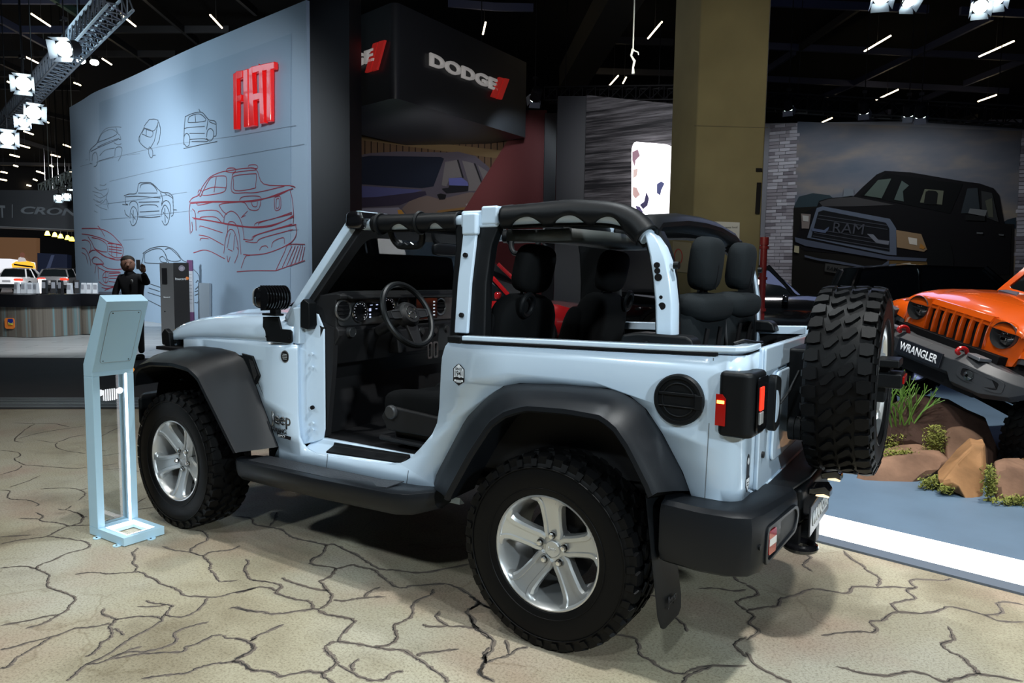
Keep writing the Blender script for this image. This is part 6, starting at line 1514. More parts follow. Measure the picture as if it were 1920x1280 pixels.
mp_([(800,745),(830,705),(1150,668),(1180,690),(1000,760)], (.10, .055, .02), 'arch', 7); mp_([(840,760),(870,720),(1130,690),(1150,700),(1100,770)], (.004, .004, .004), 'arch_dark', 8)
mp_([(820,570),(850,560),(900,570),(890,610),(840,615)], (.004, .004, .005), 'mirror_foot', 8)
mp_([(1065,650),(1120,640),(1130,655),(1070,668)], (.12, .11, .11), 'handle', 8)
# added glowing panel standing in for a bright part of the car mural
lp = MB().prism([MW.at(x, y, .15) for x, y in ((708,441),(765,443),(784,492),(712,483))], MW.n*.12).build('mural_bright_panel', mat('bright_panel_glow', (.6, .8, .7), .5, emit=.42, ecol=(.62, .95, .80)), None, 0)
tag(lp, 'pale green glowing panel standing in for a bright spot of the mural', 'light box')
# red slanted panel
rp_ = MB().prism([MW.at(x, y, .25) for x, y in ((984,208),(1026,208),(1022,660),(905,660),(868,400),(955,262))], MW.n*.12).build('slanted_partition', mat('panel_red', (.055, .007, .008), .6, spec=.15), None, 0)
tag(rp_, 'tall slanted dark red panel beside the printed car mural', 'panel')
MB().prism([MW.at(x, y, .40) for x, y in ((984,540),(1002,478),(1015,463),(1017,512),(1000,530))], MW.n*.02).build('grey_print', mat('print_grey', (.12, .11, .13), .6), rp_, 0)
# dark partitions
for (pxa, pxb, yt, d, c_, lb) in ((1022, 1050, 212, 20.5, (.006, .006, .008), 'narrow black partition between the red panel and the stone wall'), (1046, 1102, 180, 18.5, (.012, .014, .020), 'blue-black partition panel left of the striped stone wall')):
    a = dep(pxa, yt, d); b = dep(pxb, yt, d-.2)
    o = MB().prism([(a.x, a.y, 0), (b.x, b.y, 0), (b.x, b.y, b.z), (a.x, a.y, a.z)], FW*.3).build('partition', mat('part_%d' % pxa, c_, .45), None, 0); tag(o, lb, 'partition')
# striped stone wall
ST = Wall(dep(1100, 300, 18.2), dep(1275, 300, 16.8))
def stone_mat():
    m = bpy.data.materials.new('striped_stone'); m.use_nodes = True; nt = m.node_tree; b = nt.nodes['Principled BSDF']
    tc = nt.nodes.new('ShaderNodeTexCoord'); mp = nt.nodes.new('ShaderNodeMapping'); mp.inputs['Scale'].default_value = (.35, .35, 9)
    n = nt.nodes.new('ShaderNodeTexNoise'); n.inputs['Scale'].default_value = 1.6; n.inputs['Detail'].default_value = 5; n.inputs['Roughness'].default_value = .7
    r = nt.nodes.new('ShaderNodeValToRGB'); e = r.color_ramp.elements
    e[0].position, e[0].color = .40, (.006, .006, .008, 1); e[1].position, e[1].color = .66, (.13, .125, .135, 1); q = e.new(.5); q.color = (.045, .042, .046, 1)
    nt.links.new(tc.outputs['Object'], mp.inputs[0]); nt.links.new(mp.outputs[0], n.inputs[0]); nt.links.new(n.outputs[0], r.inputs[0]); nt.links.new(r.outputs[0], b.inputs['Base Color'])
    bp = nt.nodes.new('ShaderNodeBump'); bp.inputs['Strength'].default_value = .8; bp.inputs['Distance'].default_value = .03
    nt.links.new(n.outputs[0], bp.inputs['Height']); nt.links.new(bp.outputs[0], b.inputs['Normal'])
    b.inputs['Roughness'].default_value = .55
    return m
a, b = ST.at(1100, 178), ST.at(1275, 196)
sw_ = struct(MB().prism([(a.x, a.y, 0), (b.x, b.y, 0), (b.x, b.y, b.z), (a.x, a.y, a.z)], -ST.n*.3).build('wall_stone', stone_mat(), None, 0))
MB().prism([ST.at(x, y, .01) for x, y in ((1170, 452), (1240, 455), (1240, 560), (1170, 560))], ST.n*.02).build('name_panel', mat('dark_plate', (.02, .022, .026), .4), sw_, 0)
# glowing screen with rounded corners
scr = MB().prism([ST.at(1221+(p[0])*74, 352+p[1]*168+(p[0])*6, .25) for p in [(q[0], q[1]) for q in rrect(1, 1, .12)]], -ST.n*.245).build('glowing_screen', mat('screen_bright', (.9, .88, .9), .4, emit=2.3, ecol=(1, .96, 1.0)), None, 0)
tag(scr, 'bright white video screen with rounded corners on the striped stone wall', 'screen')
for P, c_ in (([(1186,285),(1196,280),(1200,292),(1192,300),(1190,312),(1186,300)], (.35, .2, .25)), ([(1212,360),(1217,372),(1214,385),(1206,392),(1200,384),(1208,378)], (.06, .05, .12)), ([(1232,345),(1240,340),(1246,344),(1240,356),(1238,366),(1232,362)], (.08, .09, .22)), ([(1187,350),(1194,352),(1200,365),(1192,372),(1187,366)], (.7, .45, .42)), ([(1192,385),(1200,388),(1206,398),(1196,400)], (.1, .08, .2)), ([(1188,318),(1196,316),(1194,330),(1188,334)], (.8, .6, .55))):
    MB().prism([ST.at(x, y, .40) for x, y in P], ST.n*.01).build('screen_blotch', mat('blot%d' % int(P[0][0]*P[0][1]), c_, .5, emit=.25), scr, 0)

# ================================================================== concrete column, notice, pipe
CWf = Wall(dep(1305, 300, 9.9), dep(1442, 300, 9.5))
ca, cb = CWf.at(1304, 300), CWf.at(1432, 300)
cl_ = dep(1258, 300, 10.6)
CONC = mat('concrete', (.165, .145, .075), .75, bump=.25, bscale=18, var=.12, vscale=1.4, spec=.25)
P4 = [V((ca.x, ca.y, 0)), V((cb.x, cb.y, 0)), V((cb.x, cb.y, 0))+V((cb.x-CAM.x, cb.y-CAM.y, 0)).normalized()*1.3-tr*.12, V((cl_.x, cl_.y, 0))+V((cl_.x-CAM.x, cl_.y-CAM.y, 0)).normalized()*1.0+tr*.12, V((cl_.x, cl_.y, 0))]
col_ = struct(MB().prism(P4, (0, 0, 10.5)).build('wall_column', CONC, None, 0, bevel=.02))
MB().prism([CWf.at(x, y, .002) for x, y in ((1302, 235.2), (1440, 239.2), (1440, 240.2), (1302, 236.2))], CWf.n*.004).build('pour_joint', mat('joint_dark', (.07, .06, .035), .8), col_, 0)
n1 = MB().prism([CWf.at(x, y, .006) for x, y in ((1318, 414), (1387, 417), (1386, 473), (1317, 471))], CWf.n*.006).build('notice_board', mat('notice_paper', (.42, .43, .42), .6), None, 0)
tag(n1, 'white rectangular notice with black text fixed to the concrete column', 'notice')
text_obj('Proibido fumar neste local.', CWf.frame(1354, 426, .013), INK, 'notice_text', n1, width=(CWf.at(1383, 426)-CWf.at(1324, 426)).length, ext=.001, bold=.01)
MB().prism([CWf.at(1352+7*cos(a), 449+7*sin(a), .013) for a in [2*pi*i/20 for i in range(20)]], CWf.n*.002).build('red_sign', mat('notice_red', (.45, .03, .03), .6), n1, 0)
text_obj('Multa prevista na lei', CWf.frame(1354, 463, .013), INK, 'notice_small_text', n1, width=(CWf.at(1376, 463)-CWf.at(1332, 463)).length, ext=.001)
LWf = Wall((cl_.x, cl_.y), (ca.x, ca.y))
n2 = MB().prism([LWf.at(x, y, .006) for x, y in ((1262, 452), (1296, 455), (1296, 512), (1262, 508))], LWf.n*.006).build('notice_board', mat('notice_old', (.22, .20, .13), .6), None, 0)
tag(n2, 'small faded notice with red ring on the left face of the concrete column', 'notice')
MB().ring([LWf.at(1272+8*cos(a), 481+15*sin(a), .013) for a in [2*pi*i/20 for i in range(20)]], [LWf.at(1272+6.4*cos(a), 481+13*sin(a), .013) for a in [2*pi*i/20 for i in range(20)]], LWf.n*.002).build('red_ring', mat('ring_red', (.30, .03, .02), .6), n2, 0)
for (P, nm) in (([(1418, 316), (1429, 316), (1429, 322), (1418, 322)], 'cable_box'), ([(1420, 343), (1427.5, 343), (1424, 401), (1416.5, 401)], 'cable_duct')):
    o = MB().prism([CWf.at(x, y, .006) for x, y in P], CWf.n*.05).build(nm, BLACK, None, 0)
    tag(o, 'short black box on the edge of the concrete column' if nm == 'cable_box' else 'long black cable duct on the edge of the concrete column', 'duct')
PRED = mat('pipe_red', (.21, .018, .018), .4)
pp = [dep(1433, 455, 9.2), dep(1431, 640, 9.2)]
PT = thing('fire_pipe', 'vertical red fire water pipe with capped top beside the concrete column', 'pipe', (pp[0].x, pp[0].y, 0))
ztp = pp[0].z
MB().cyl((0, 0, ztp/2), .042, ztp, (0, 0, 1), 18).build('pipe', PRED, PT)
MB().cyl((0, 0, ztp+.02), .055, .10, (0, 0, 1), 18).build('cap', PRED, PT)
for z in (ztp-.06, ztp-.45, ztp-.85): MB().cyl((0, 0, z), .058, .035, (0, 0, 1), 18).build('coupling', PRED, PT)
MB().box((-.02, .045, ztp-1.05), (.05, .03, .10)).build('pipe_label', DECALW, PT)

# ================================================================== right: brick pilasters and pick-up mural
RW = Wall(dep(1437, 400, 21.5), dep(1930, 400, 18.2))
zt = RW.at(1493, 225).z
rwl = struct(MB().prism([(RW.p(-.3, 0)), (RW.p(RW.len+3, 0)), RW.p(RW.len+3, RW.at(1912, 243).z), RW.p(-.3, zt)], -RW.n*.3).build('wall_right', mat('brick_backing', (.12, .115, .125), .8), None, 0))
BR = [mat('brick_%d' % i, c_, .8, bump=.5, bscale=25, spec=.2) for i, c_ in enumerate(((.22, .20, .215), (.155, .135, .145), (.27, .25, .265), (.10, .085, .095)))]
bmesh_ = [MB().box((0, 0, 0), (.285, .03, .088)).build('brick', m_, None, 0, bevel=.006) for m_ in BR]
for b_ in bmesh_: bpy.data.objects.remove(b_, do_unlink=False) if False else None
used = [False]*4
def brick_col(u0, u1):
    z = .06; r_ = 0
    while z < zt-.06:
        u = u0+.1425*(1 if r_ % 2 else 0)+random.uniform(-.02, .02)-.1425
        while u < u1-.05:
            k = random.choice((0, 0, 0, 1, 1, 2, 2, 3))
            src = bmesh_[k]
            o = src if not used[k] else src.copy()
            if used[k]: COL.objects.link(o)
            used[k] = True
            uu = min(max(u, u0-.01)+.1425, u1-.13)
            p_ = RW.p(uu, z, .012+random.uniform(0, .01))
            o.parent = rwl; o.location = p_; o.rotation_euler = (0, 0, atan2(RW.t.y, RW.t.x))
            u += .295
        z += .098; r_ += 1
brick_col(RW.u(1437, 400), RW.u(1492, 400)+.0)
brick_col(RW.u(1905, 400), RW.u(1905, 400)+.62)
def sky_print():
    m = bpy.data.materials.new('print_sky'); m.use_nodes = True; nt = m.node_tree; b = nt.nodes['Principled BSDF']
    tc = nt.nodes.new('ShaderNodeTexCoord'); mp = nt.nodes.new('ShaderNodeMapping'); mp.inputs['Scale'].default_value = (.5, .5, 1.3)
    n = nt.nodes.new('ShaderNodeTexNoise'); n.inputs['Scale'].default_value = .9; n.inputs['Detail'].default_value = 4
    r = nt.nodes.new('ShaderNodeValToRGB'); e = r.color_ramp.elements
    e[0].position, e[0].color = .3, (.050, .060, .078, 1); e[1].position, e[1].color = .72, (.21, .155, .10, 1); q = e.new(.5); q.color = (.085, .082, .092, 1); q = e.new(.6); q.color = (.125, .105, .095, 1)
    nt.links.new(tc.outputs['Object'], mp.inputs[0]); nt.links.new(mp.outputs[0], n.inputs[0]); nt.links.new(n.outputs[0], r.inputs[0]); nt.links.new(r.outputs[0], b.inputs['Base Color'])
    b.inputs['Roughness'].default_value = .8; b.inputs['Specular IOR Level'].default_value = .1
    return m
Zr = (3.84, 1420, 220)
def rp(P, c, nm, ly):
    return MB().prism([RW.at(Zr[1]+x/Zr[0], Zr[2]+y/Zr[0], .03+.012*ly) for x, y in P], RW.n*.004).build(nm+'_print', c if not isinstance(c, tuple) else pm('r_'+nm, c), rwl, 0)
rp([(290,30),(1900,100),(1830,1600),(235,1600)], sky_print(), 'sky', 0)
rp([(265,640),(300,570),(400,545),(520,560),(620,640),(420,700),(265,700)], (.016, .024, .028), 'hills', 1)
rp([(1745,770),(1800,735),(1862,720),(1860,800),(1770,800)], (.012, .018, .024), 'hills_far', 1)
rp([(262,650),(450,640),(1850,770),(1830,1600),(235,1600)], (.006, .005, .004), 'ground', 2)
rp([(300,800),(330,690),(430,640),(445,600),(520,580),(690,570),(760,500),(860,410),(920,385),(1100,395),(1480,460),(1600,475),(1700,510),(1740,560),(1775,760),(1830,790),(1815,1130),(1240,1140),(1200,1040),(960,1010),(340,960),(265,900)], (.0035, .003, .0035), 'truck', 3)
rp([(445,610),(520,585),(700,572),(990,630),(700,640),(470,640)], (.028, .025, .025), 'bonnet_sheen', 4)
rp([(735,562),(930,402),(1480,480),(1390,692)], (.0018, .0018, .002), 'glass', 4)
for P, c_ in (([(770,562),(870,450),(965,440),(895,582)], (.040, .050, .042)), ([(985,592),(1040,455),(1092,490),(1048,530),(1055,605)], (.040, .050, .045)), ([(1170,612),(1205,515),(1342,528),(1330,628)], (.060, .060, .042))): rp(P, c_, 'seen_through%d' % P[0][0], 5)
rp([(1197,625),(1212,535),(1235,525),(1285,530),(1300,545),(1290,628)], (.004, .004, .004), 'headrest', 6)
rp([(1465,690),(1512,512),(1585,508),(1602,665),(1530,690)], (.017, .020, .023), 'door_glass', 5); rp([(1618,655),(1612,528),(1690,545),(1738,755),(1655,722)], (.019, .019, .019), 'rear_glass', 5)
rp([(1640,600),(1690,580),(1700,720),(1665,715)], (.045, .045, .032), 'rear_light', 6)
rp([(1518,690),(1530,655),(1655,668),(1640,712)], (.085, .085, .085), 'mirror_chrome', 6); rp([(1500,700),(1640,712),(1640,745),(1500,740)], (.006, .006, .006), 'mirror_shade', 6)
rp([(618,572),(625,512),(690,515),(695,562)], (.085, .09, .10), 'mirror_left', 5)
rp([(358,865),(428,652),(470,640),(955,730),(1000,800),(1002,992),(940,988)], (.060, .068, .090), 'grille_frame', 4)
rp([(388,862),(440,680),(475,668),(925,758),(950,800),(952,965)], (.005, .005, .006), 'grille_black', 5)
for i in range(7):
    k = i/6; yl = 700+k*150; yr = 775+k*170
    if 2 <= i <= 3: continue
    rp([(440-40*k, yl), (935+12*k, yr), (935+12*k, yr+6), (440-40*k, yl+6)], (.030, .030, .036), 'grille_bar', 6)
rp([(390,795),(480,812),(518,785),(512,805),(490,832),(395,818)], (.055, .065, .10), 'chrome_left', 7); rp([(790,838),(835,842),(872,882),(950,890),(945,918),(855,902)], (.10, .10, .115), 'chrome_right', 7)
text_obj('RAM', RW.frame(Zr[1]+655/Zr[0], Zr[2]+798/Zr[0], .13) @ Matrix.Rotation(radians(-5), 4, 'Z'), pm('ram_letters', (.035, .035, .042)), 'mural_lettering', rwl, width=(RW.at(1420+765/3.84, 425)-RW.at(1420+545/3.84, 425)).length, ext=.004)
rp([(1000,810),(1180,840),(1222,950),(1200,967),(1005,935)], (.16, .10, .055), 'headlight', 5); rp([(1085,862),(1150,872),(1150,920),(1095,910)], (.38, .33, .28), 'beam', 6); rp([(1175,905),(1210,935),(1195,950),(1165,940)], (.24, .10, .02), 'amber', 6)
rp([(315,692),(385,697),(372,800),(320,800)], (.11, .085, .075), 'headlight_left', 5); rp([(325,705),(370,710),(368,750),(330,745)], (.24, .22, .20), 'beam_left', 6)
rp([(270,862),(350,880),(950,1000),(1222,1015),(1215,1036),(940,1024),(345,925),(275,895)], (.042, .047, .065), 'bumper_top', 6)
rp([(340,990),(440,1015),(560,1030),(720,1060),(830,1085),(885,1100),(900,1060),(945,1030),(950,1010),(945,1090),(890,1115),(820,1095),(700,1072),(430,1028),(340,1005)], (.045, .05, .068), 'bumper_edge', 7)
rp([(930,1015),(1220,1035),(1260,1110),(1230,1230),(1060,1300),(900,1280),(960,1100)], (.075, .043, .014), 'glow_ground', 4); rp([(1000,1095),(1020,1055),(1100,1045),(1132,1085),(1110,1140),(1012,1130)], (.30, .25, .20), 'fog_lamp', 8)
rp([(268,922),(302,927),(300,977),(264,970)], (.22, .19, .12), 'fog_left', 7)
rp([(490,1050),(688,1077),(682,1142),(484,1108)], (.030, .028, .026), 'plate', 7)
text_obj('RAM 2500', RW.frame(1420+586/3.84, 220+1095/3.84, .145) @ Matrix.Rotation(radians(-9), 4, 'Z'), pm('plate_letters', (.008, .008, .008)), 'mural_plate_lettering', rwl, width=(RW.at(1420+670/3.84, 505)-RW.at(1420+502/3.84, 500)).length, ext=.003, bold=.01)
rp([(1215,1010),(1250,910),(1330,875),(1390,910),(1415,1030),(1400,1110),(1235,1120)], (.0035, .0035, .0035), 'wheel_arch', 5)
for P in ([(1578,825),(1625,828),(1622,840),(1580,838)], [(1738,838),(1775,842),(1775,853),(1740,850)]): rp(P, (.06, .06, .06), 'door_handle', 6)
# ---- black vehicles in front of the mural
BLKCAR = mat('car_black', (.004, .0045, .005), .12, coat=1.0)
simple_car('pickup_truck', 'glossy black pick-up truck parked below the mural beside the red pipe', BLKCAR, carM(1395, 16.2, -108), 5.6, 1.95, 1.80, 'pickup', tailmat=REDLENS)
simple_car('boxy_car', 'black boxy off-road car with flat roof behind the orange car', BLKCAR, carM(1800, 13.2, -100), 4.4, 1.85, 1.78, 'suv', tailmat=REDLENS)
# ---- cars seen through the open cabin
simple_car('red_car', 'red compact car parked beyond the white car, seen through its cabin', mat('car_red', (.30, .008, .010), .15, coat=1.0), carM(905, 15.0, -106), 4.3, 1.8, 1.76, 'suv', tailmat=REDLENS)
simple_car('teal_car', 'dark teal low car seen through the windscreen of the white car', mat('car_teal', (.004, .014, .018), .10, coat=1.0), carM(735, 11.8, -128), 4.4, 1.85, 1.40, 'sedan', tailmat=REDLENS)

# ================================================================== orange off-road car on the rocks
from mathutils import Quaternion
_w = V((-.16176, -.17182, .85474)); _R = Matrix.Rotation(_w.length, 4, _w.normalized())
_p = CAM + (V((-1.0255, -4.4031, .1162))-CAM)*.93
OM = Matrix.Translation(_p) @ _R @ Matrix.Scale(.93, 4) @ Matrix.Translation((-2.985, 0, .035))
OC = thing('off_road_car', 'orange off-road car with seven-slot grille climbing on the rock display', 'car', M=OM)
ORANGE = mat('orange_paint', (.74, .10, .005), .22, coat=1.0)
body_sides(OC, ORANGE); hood(OC, ORANGE, .03); grille(OC, ORANGE, 2.985)
GREYB = mat('bumper_grey', (.028, .030, .034), .5, spec=.5, bump=.1, bscale=300)
for s in (1, -1):
    up = [(x, z+.05) for x, z in ARCH_F]; lo = [(x, z+.055) for x, z in LIP_F]
    flare(OC, up, lo, 2.46, .45, s, ORANGE, 'front_flare', top=.05)
    flare(OC, [(x, z-.05) for x, z in up], [(x, z-.035) for x, z in lo], 2.46, .45, s, GREYB, 'flare_lower', ylip=.925, top=.03)
    flare(OC, ARCH_R, LIP_R, 0, .4, s, ORANGE, 'rear_flare')
    dl = MB().prism([(2.84, s*.72, .86), (2.96, s*.72, .86), (2.97, s*.72, .93), (2.88, s*.72, .955)], (0, s*.20, 0)).build('running_lamp_housing', GREYB, OC, bevel=.012)
    MB().prism([(2.93, s*.745, .875), (2.985, s*.745, .875), (2.982, s*.745, .925), (2.93, s*.745, .94)], (0, s*.15, 0)).build('running_lamp', mat('drl_clear', (.30, .30, .30), .12, coat=1, metal=.3), dl, bevel=.006)
    wheel_well(OC, 2.46, .4, s, 1.86, 2.94)
    # hood side vents
    MB().prism([(2.18, s*.16, 1.262), (2.18, s*.36, 1.262), (2.02, s*.40, 1.270), (1.98, s*.30, 1.272)], (0, 0, .035)).build('hood_vent', mat('vent_blue_grey', (.06, .07, .10), .4), OC, 30, bevel=.008)
# steel bumper
bp_ = MB()
for s in (1, -1):
    rings = []
    for y, xf, zl, zh in ((0, 3.26, .60, .79), (.30, 3.26, .60, .79), (.36, 3.27, .535, .80), (.62, 3.23, .52, .775), (.80, 3.13, .56, .75), (.87, 3.04, .62, .735)):
        rings.append([(2.98, s*y, zl+.03), (xf-.06, s*y, zl-.02), (xf, s*y, zl+.02), (xf, s*y, zh-.055), (xf-.09, s*y, zh), (2.98, s*y, zh)])
    o = MB().loft(rings).build('front_bumper', GREYB, OC, 25, bevel=.008)
    # fog lamp pocket
    fp_ = [(s*(.58+p[0]*.36), .655+p[1]*.12-(p[0])*.03) for p in rrect(1, 1, .25)]
    ip_ = [(s*(.58+p[0]*.29), .655+p[1]*.085-(p[0])*.03) for p in rrect(1, 1, .25)]
    def XF(y): 
        a = abs(y); return 3.27-(a-.36)/(.26)*.04 if a < .62 else 3.23-(a-.62)/.18*.10
    MB().ring([(XF(y)-.004, y, z) for y, z in fp_], [(XF(y)-.004, y, z) for y, z in ip_], (.012, 0, 0)).build('fog_bezel', GREYB, o, 30)
    MB().prism([(XF(y)+.0, y, z) for y, z in ip_], (.003, 0, 0)).build('fog_pocket', BLACK, o, 0)
    MB().lathe([(.045, 0), (.042, .012), (.02, .02), (.001, .022)], 20, Matrix.Translation((XF(.50)+.0, s*.50, .655)) @ rot_to((1, 0, 0))).build('fog_lamp', mat('lamp_lens', (.03, .034, .036)), o)
    MB().cyl((XF(.5)+.02, s*.50, .655), .014, .006, (1, 0, 0), 14).build('fog_bulb', CHROME, o)
    th = MB().tube(smooth_path([(3.13, s*.33, .79), (3.17, s*.33, .84), (3.23, s*.33, .845), (3.26, s*.33, .815), (3.23, s*.33, .795)], 4), .018, 10).build('tow_hook', mat('hook_red', (.45, .01, .012), .3, coat=.5), OC)
    MB().prism([(3.10, s*.38, .795), (3.20, s*.38, .795), (3.22, s*.52, .79), (3.10, s*.54, .79)], (0, 0, .03)).build('hook_mount', mat('mount_silver', (.22, .23, .25), .35, metal=.6), th, bevel=.006)
    MB().box((3.0, s*.30, .70), (.08, .06, .10)).build('bumper_bracket', BLACK, OC)
pl = MB().box((3.275, -.02, .69), (.02, .50, .13)).build('number_plate', mat('plate_black', (.012, .014, .02)), OC, bevel=.004)
text_obj('WRANGLER', Matrix.Translation((3.287, -.02, .69)) @ Matrix(((0, 0, 1), (1, 0, 0), (0, 1, 0))).to_4x4(), mat('decal_bright', (.85, .87, .9), .4, emit=.15, ecol=(1, 1, 1)), 'plate_lettering', pl, width=.43, height=.075, ext=.002, bold=.02)
MB().box((2.6, 0, .70), (.9, 1.1, .30)).box((1.4, 0, .55), (3.6, 1.1, .14)).build('chassis', BLACK, OC)
for x, s, dz in ((2.52, 1, -.13), (2.46, -1, 0), (0, 1, 0), (0, -1, 0)):
    M = Matrix.Translation((x, s*.82, .43+dz))
    if s < 0: M = M @ Matrix.Rotation(pi, 4, 'Z')
    make_wheel(OC, 'wheel', M @ Matrix.Scale(1.08, 4), .2)
MB().cyl((2.5, 0, .36), .05, 1.6, (0, 1, -.08), 12).build('axle', BLACK, OC)
wf2 = MB().ring(wsring(.725, .655, -.02, 1.03, .05, -.02), wsring(.655, .575, .10, .90, .07, -.02), wn*.045).build('windscreen_frame', ORANGE, OC, 35)
MB().prism(wsring(.66, .58, .09, .91, .07, .006), wn*.005).build('windscreen', DARKGLASS, OC, 0)
MB().loft([[(x, y, z) for y, z in ((-.70, 1.2), (-.64, 1.78), (0, 1.83), (.64, 1.78), (.70, 1.2))] for x in (1.30, .3, -.68)], closed=False).build('hard_top', BLKGL, OC, 40, solid=.03)
MB().box((1.66, 0, 1.235), (.16, 1.32, .06)).build('cowl_panel', BLKPL, OC)
MB().box((.5, 0, .9), (2.2, 1.3, .5)).build('cabin', INTER, OC)

# ================================================================== rocks, moss and stick plant
ROCK = mat('sandstone', (.185, .105, .068), .85, bump=.9, bscale=22, var=.35, vscale=5, spec=.2)
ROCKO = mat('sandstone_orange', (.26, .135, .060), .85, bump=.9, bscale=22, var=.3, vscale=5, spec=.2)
ROCK_SHADED = mat('sandstone_shaded', (.055, .030, .022), .9, bump=.9, bscale=22, var=.3, vscale=5, spec=.2)  # sandstone with the shade under the car put into the colour
def rock(P, base_py, thick, m, label, lean=.25, grp=None):
    """P: outline seen from the front (pixels); stands where its foot meets the floor"""
    cx = sum(p[0] for p in P)/len(P)
    d = (flo(cx, base_py)-CAM).dot(FW)
    pts = [dep(x, y, d) for x, y in P]
    c = sum(pts, V((0, 0, 0)))/len(pts)
    g = V((c.x, c.y, 0))+FW.normalized()*thick*.5; g.z = 0
    fwd = V((c.x-CAM.x, c.y-CAM.y, 0)).normalized()
    def ring(k, f, up=0.0):
        out = []
        for p in pts:
            q = c+(p-c)*k + fwd*f; hgt = max(0, p.z/(max(x.z for x in pts)+1e-6))
            q = q + fwd*(lean*hgt*thick)
            q.z = max(.0, q.z+up) if p.z > .02 else 0.0
            out.append(q-g)
        return out
    rng = random.Random(int(cx*7+base_py))
    def jit(r_, a): return [V((q.x+rng.uniform(-a, a), q.y+rng.uniform(-a, a), q.z+(rng.uniform(-a, a) if q.z > .03 else 0))) for q in r_]
    rings = [ring(.50, -.10*thick), jit(ring(.85, -.04*thick), .008), ring(1.0, .05*thick), jit(ring(.97, .40*thick), .02), jit(ring(.85, .75*thick), .02), ring(.5, thick)]
    o = MB().loft(rings).build('rock', m, None, 28, bevel=.012, seg=2)
    o.location = g
    tag(o, label, 'rock', grp)
    return o
rock([(1604,900),(1612,880),(1640,866),(1680,860),(1730,855),(1765,862),(1781,870),(1772,884),(1745,897),(1720,904),(1660,902)], 903, .55, ROCK, 'long low brown rock at the left front of the display, under the moss')
rock([(1655,835),(1662,812),(1680,802),(1705,803),(1730,812),(1737,825),(1735,842),(1700,846)], 846, .5, ROCK, 'rounded brown rock behind the green stick plant')
rock([(1770,865),(1768,822),(1776,811),(1800,811),(1825,820),(1842,834),(1852,850),(1852,885),(1800,890),(1775,880)], 892, .6, ROCK, 'upright brown rock in the middle of the rock display', .3)
rock([(1757,905),(1790,875),(1822,848),(1848,847),(1850,880),(1842,934),(1815,932),(1785,924),(1762,914)], 934, .45, ROCKO, 'slanted triangular orange-brown slab at the front of the rocks', .6)
rock([(1858,915),(1866,888),(1885,881),(1910,886),(1945,893),(1950,935),(1900,941),(1868,936)], 940, .5, ROCK, 'reddish rock block at the right edge of the display')
rock([(1900,892),(1912,868),(1935,858),(1960,868),(1965,900)], 905, .5, ROCKO, 'small tan rock behind the block at the right edge', .3)
rock([(1650,835),(1655,775),(1700,748),(1780,765),(1850,795),(1875,850),(1865,880),(1750,870)], 876, .7, ROCK_SHADED, 'big rock beneath the orange car, shade put into its dark colour', .3)  # outline widened as dark fill under the car
rock([(1625,815),(1630,770),(1650,740),(1680,742),(1690,800),(1680,820)], 822, .8, ROCK_SHADED, 'tall rock behind the spare wheel, shade put into its dark colour', .3)
# moss cushions
MOSS = mat('moss', (.24, .25, .062), .9, spec=.1, var=.3, vscale=30)
mm = MB(); rg = random.Random(3)
def moss(px0, py0, px1, py1, base_py, n, hz=.03, dz=0.0):
    for _ in range(n):
        px = min(px1+8, max(px0-8, rg.gauss((px0+px1)/2, (px1-px0)*.30))); py = min(py1+6, max(py0-6, rg.gauss((py0+py1)/2, (py1-py0)*.32)))
        d = (flo((px0+px1)/2, base_py)-CAM).dot(FW) - rg.uniform(0.02, .10)
        c = dep(px, py, d)
        if c.z < .005: c = flo(px, py, .008)
        a = rg.uniform(0, 2*pi); r_ = rg.uniform(.010, .026)
        v1 = V((cos(a), sin(a), rg.uniform(-.4, .8)))*r_; v2 = V((-sin(a), cos(a), rg.uniform(-.5, .6)))*r_*.35
        k = len(mm.v); mm.v += [tuple(c-v1*.5-v2*.3), tuple(c-v1*.1+v2), tuple(c+v1*.6+v2*.4+V((0, 0, r_*.4))), tuple(c+v1*.2-v2*.6)]; mm.f.append([k, k+1, k+2, k+3])
moss(1655, 822, 1722, 848, 868, 1500); moss(1660, 845, 1715, 862, 888, 700); moss(1720, 838, 1765, 858, 866, 600); moss(1738, 804, 1772, 850, 880, 900)
moss(1730, 896, 1772, 915, 915, 600); moss(1762, 912, 1785, 924, 926, 260); moss(1846, 880, 1866, 932, 936, 700); moss(1870, 932, 1935, 946, 944, 500); moss(1660, 860, 1668, 880, 884, 60); moss(1862, 870, 1880, 884, 900, 200)
mo = mm.build('moss', MOSS, None, 0, keepn=True); tag(mo, 'yellow-green dry moss tucked between the display rocks', 'moss', kind='stuff')
# stick plant
pd = (flo(1685, 868)-CAM).dot(FW)-.02
pb_ = dep(1686, 836, pd); SP_ = thing('stick_plant', 'bright green leafless stick plant growing from the moss beside the spare wheel', 'plant', pb_)
GRN = mat('stick_green', (.11, .22, .03), .5, var=.3, vscale=8)
tr_ = V((RT.x, RT.y, 0)).normalized(); rg = random.Random(11)
def twig(p, d, ln, r_, lev):
    q = p+d*ln; mid = p+d*ln*.5+V((rg.uniform(-1, 1), rg.uniform(-1, 1), 0))*ln*.06
    MB().tube([p, mid, q], [r_, r_*.9, r_*.8], 6).build('stick', GRN, SP_, 60)
    if lev:
        for _ in range(2 if rg.random() < .55 else 3):
            nd = (d+tr_*rg.uniform(-.65, .65)+V((FW.x, FW.y, 0))*rg.uniform(-.35, .35)+V((0, 0, rg.uniform(-.05, .25)))).normalized()
            twig(q, nd, ln*rg.uniform(.62, .9), r_*.8, lev-1)
for a in (-.30, -.16, -.02, .12, .26, .40):
    twig(tr_*a*.08, (V((0, 0, 1))+tr_*a).normalized(), rg.uniform(.16, .21), .0075, 3)

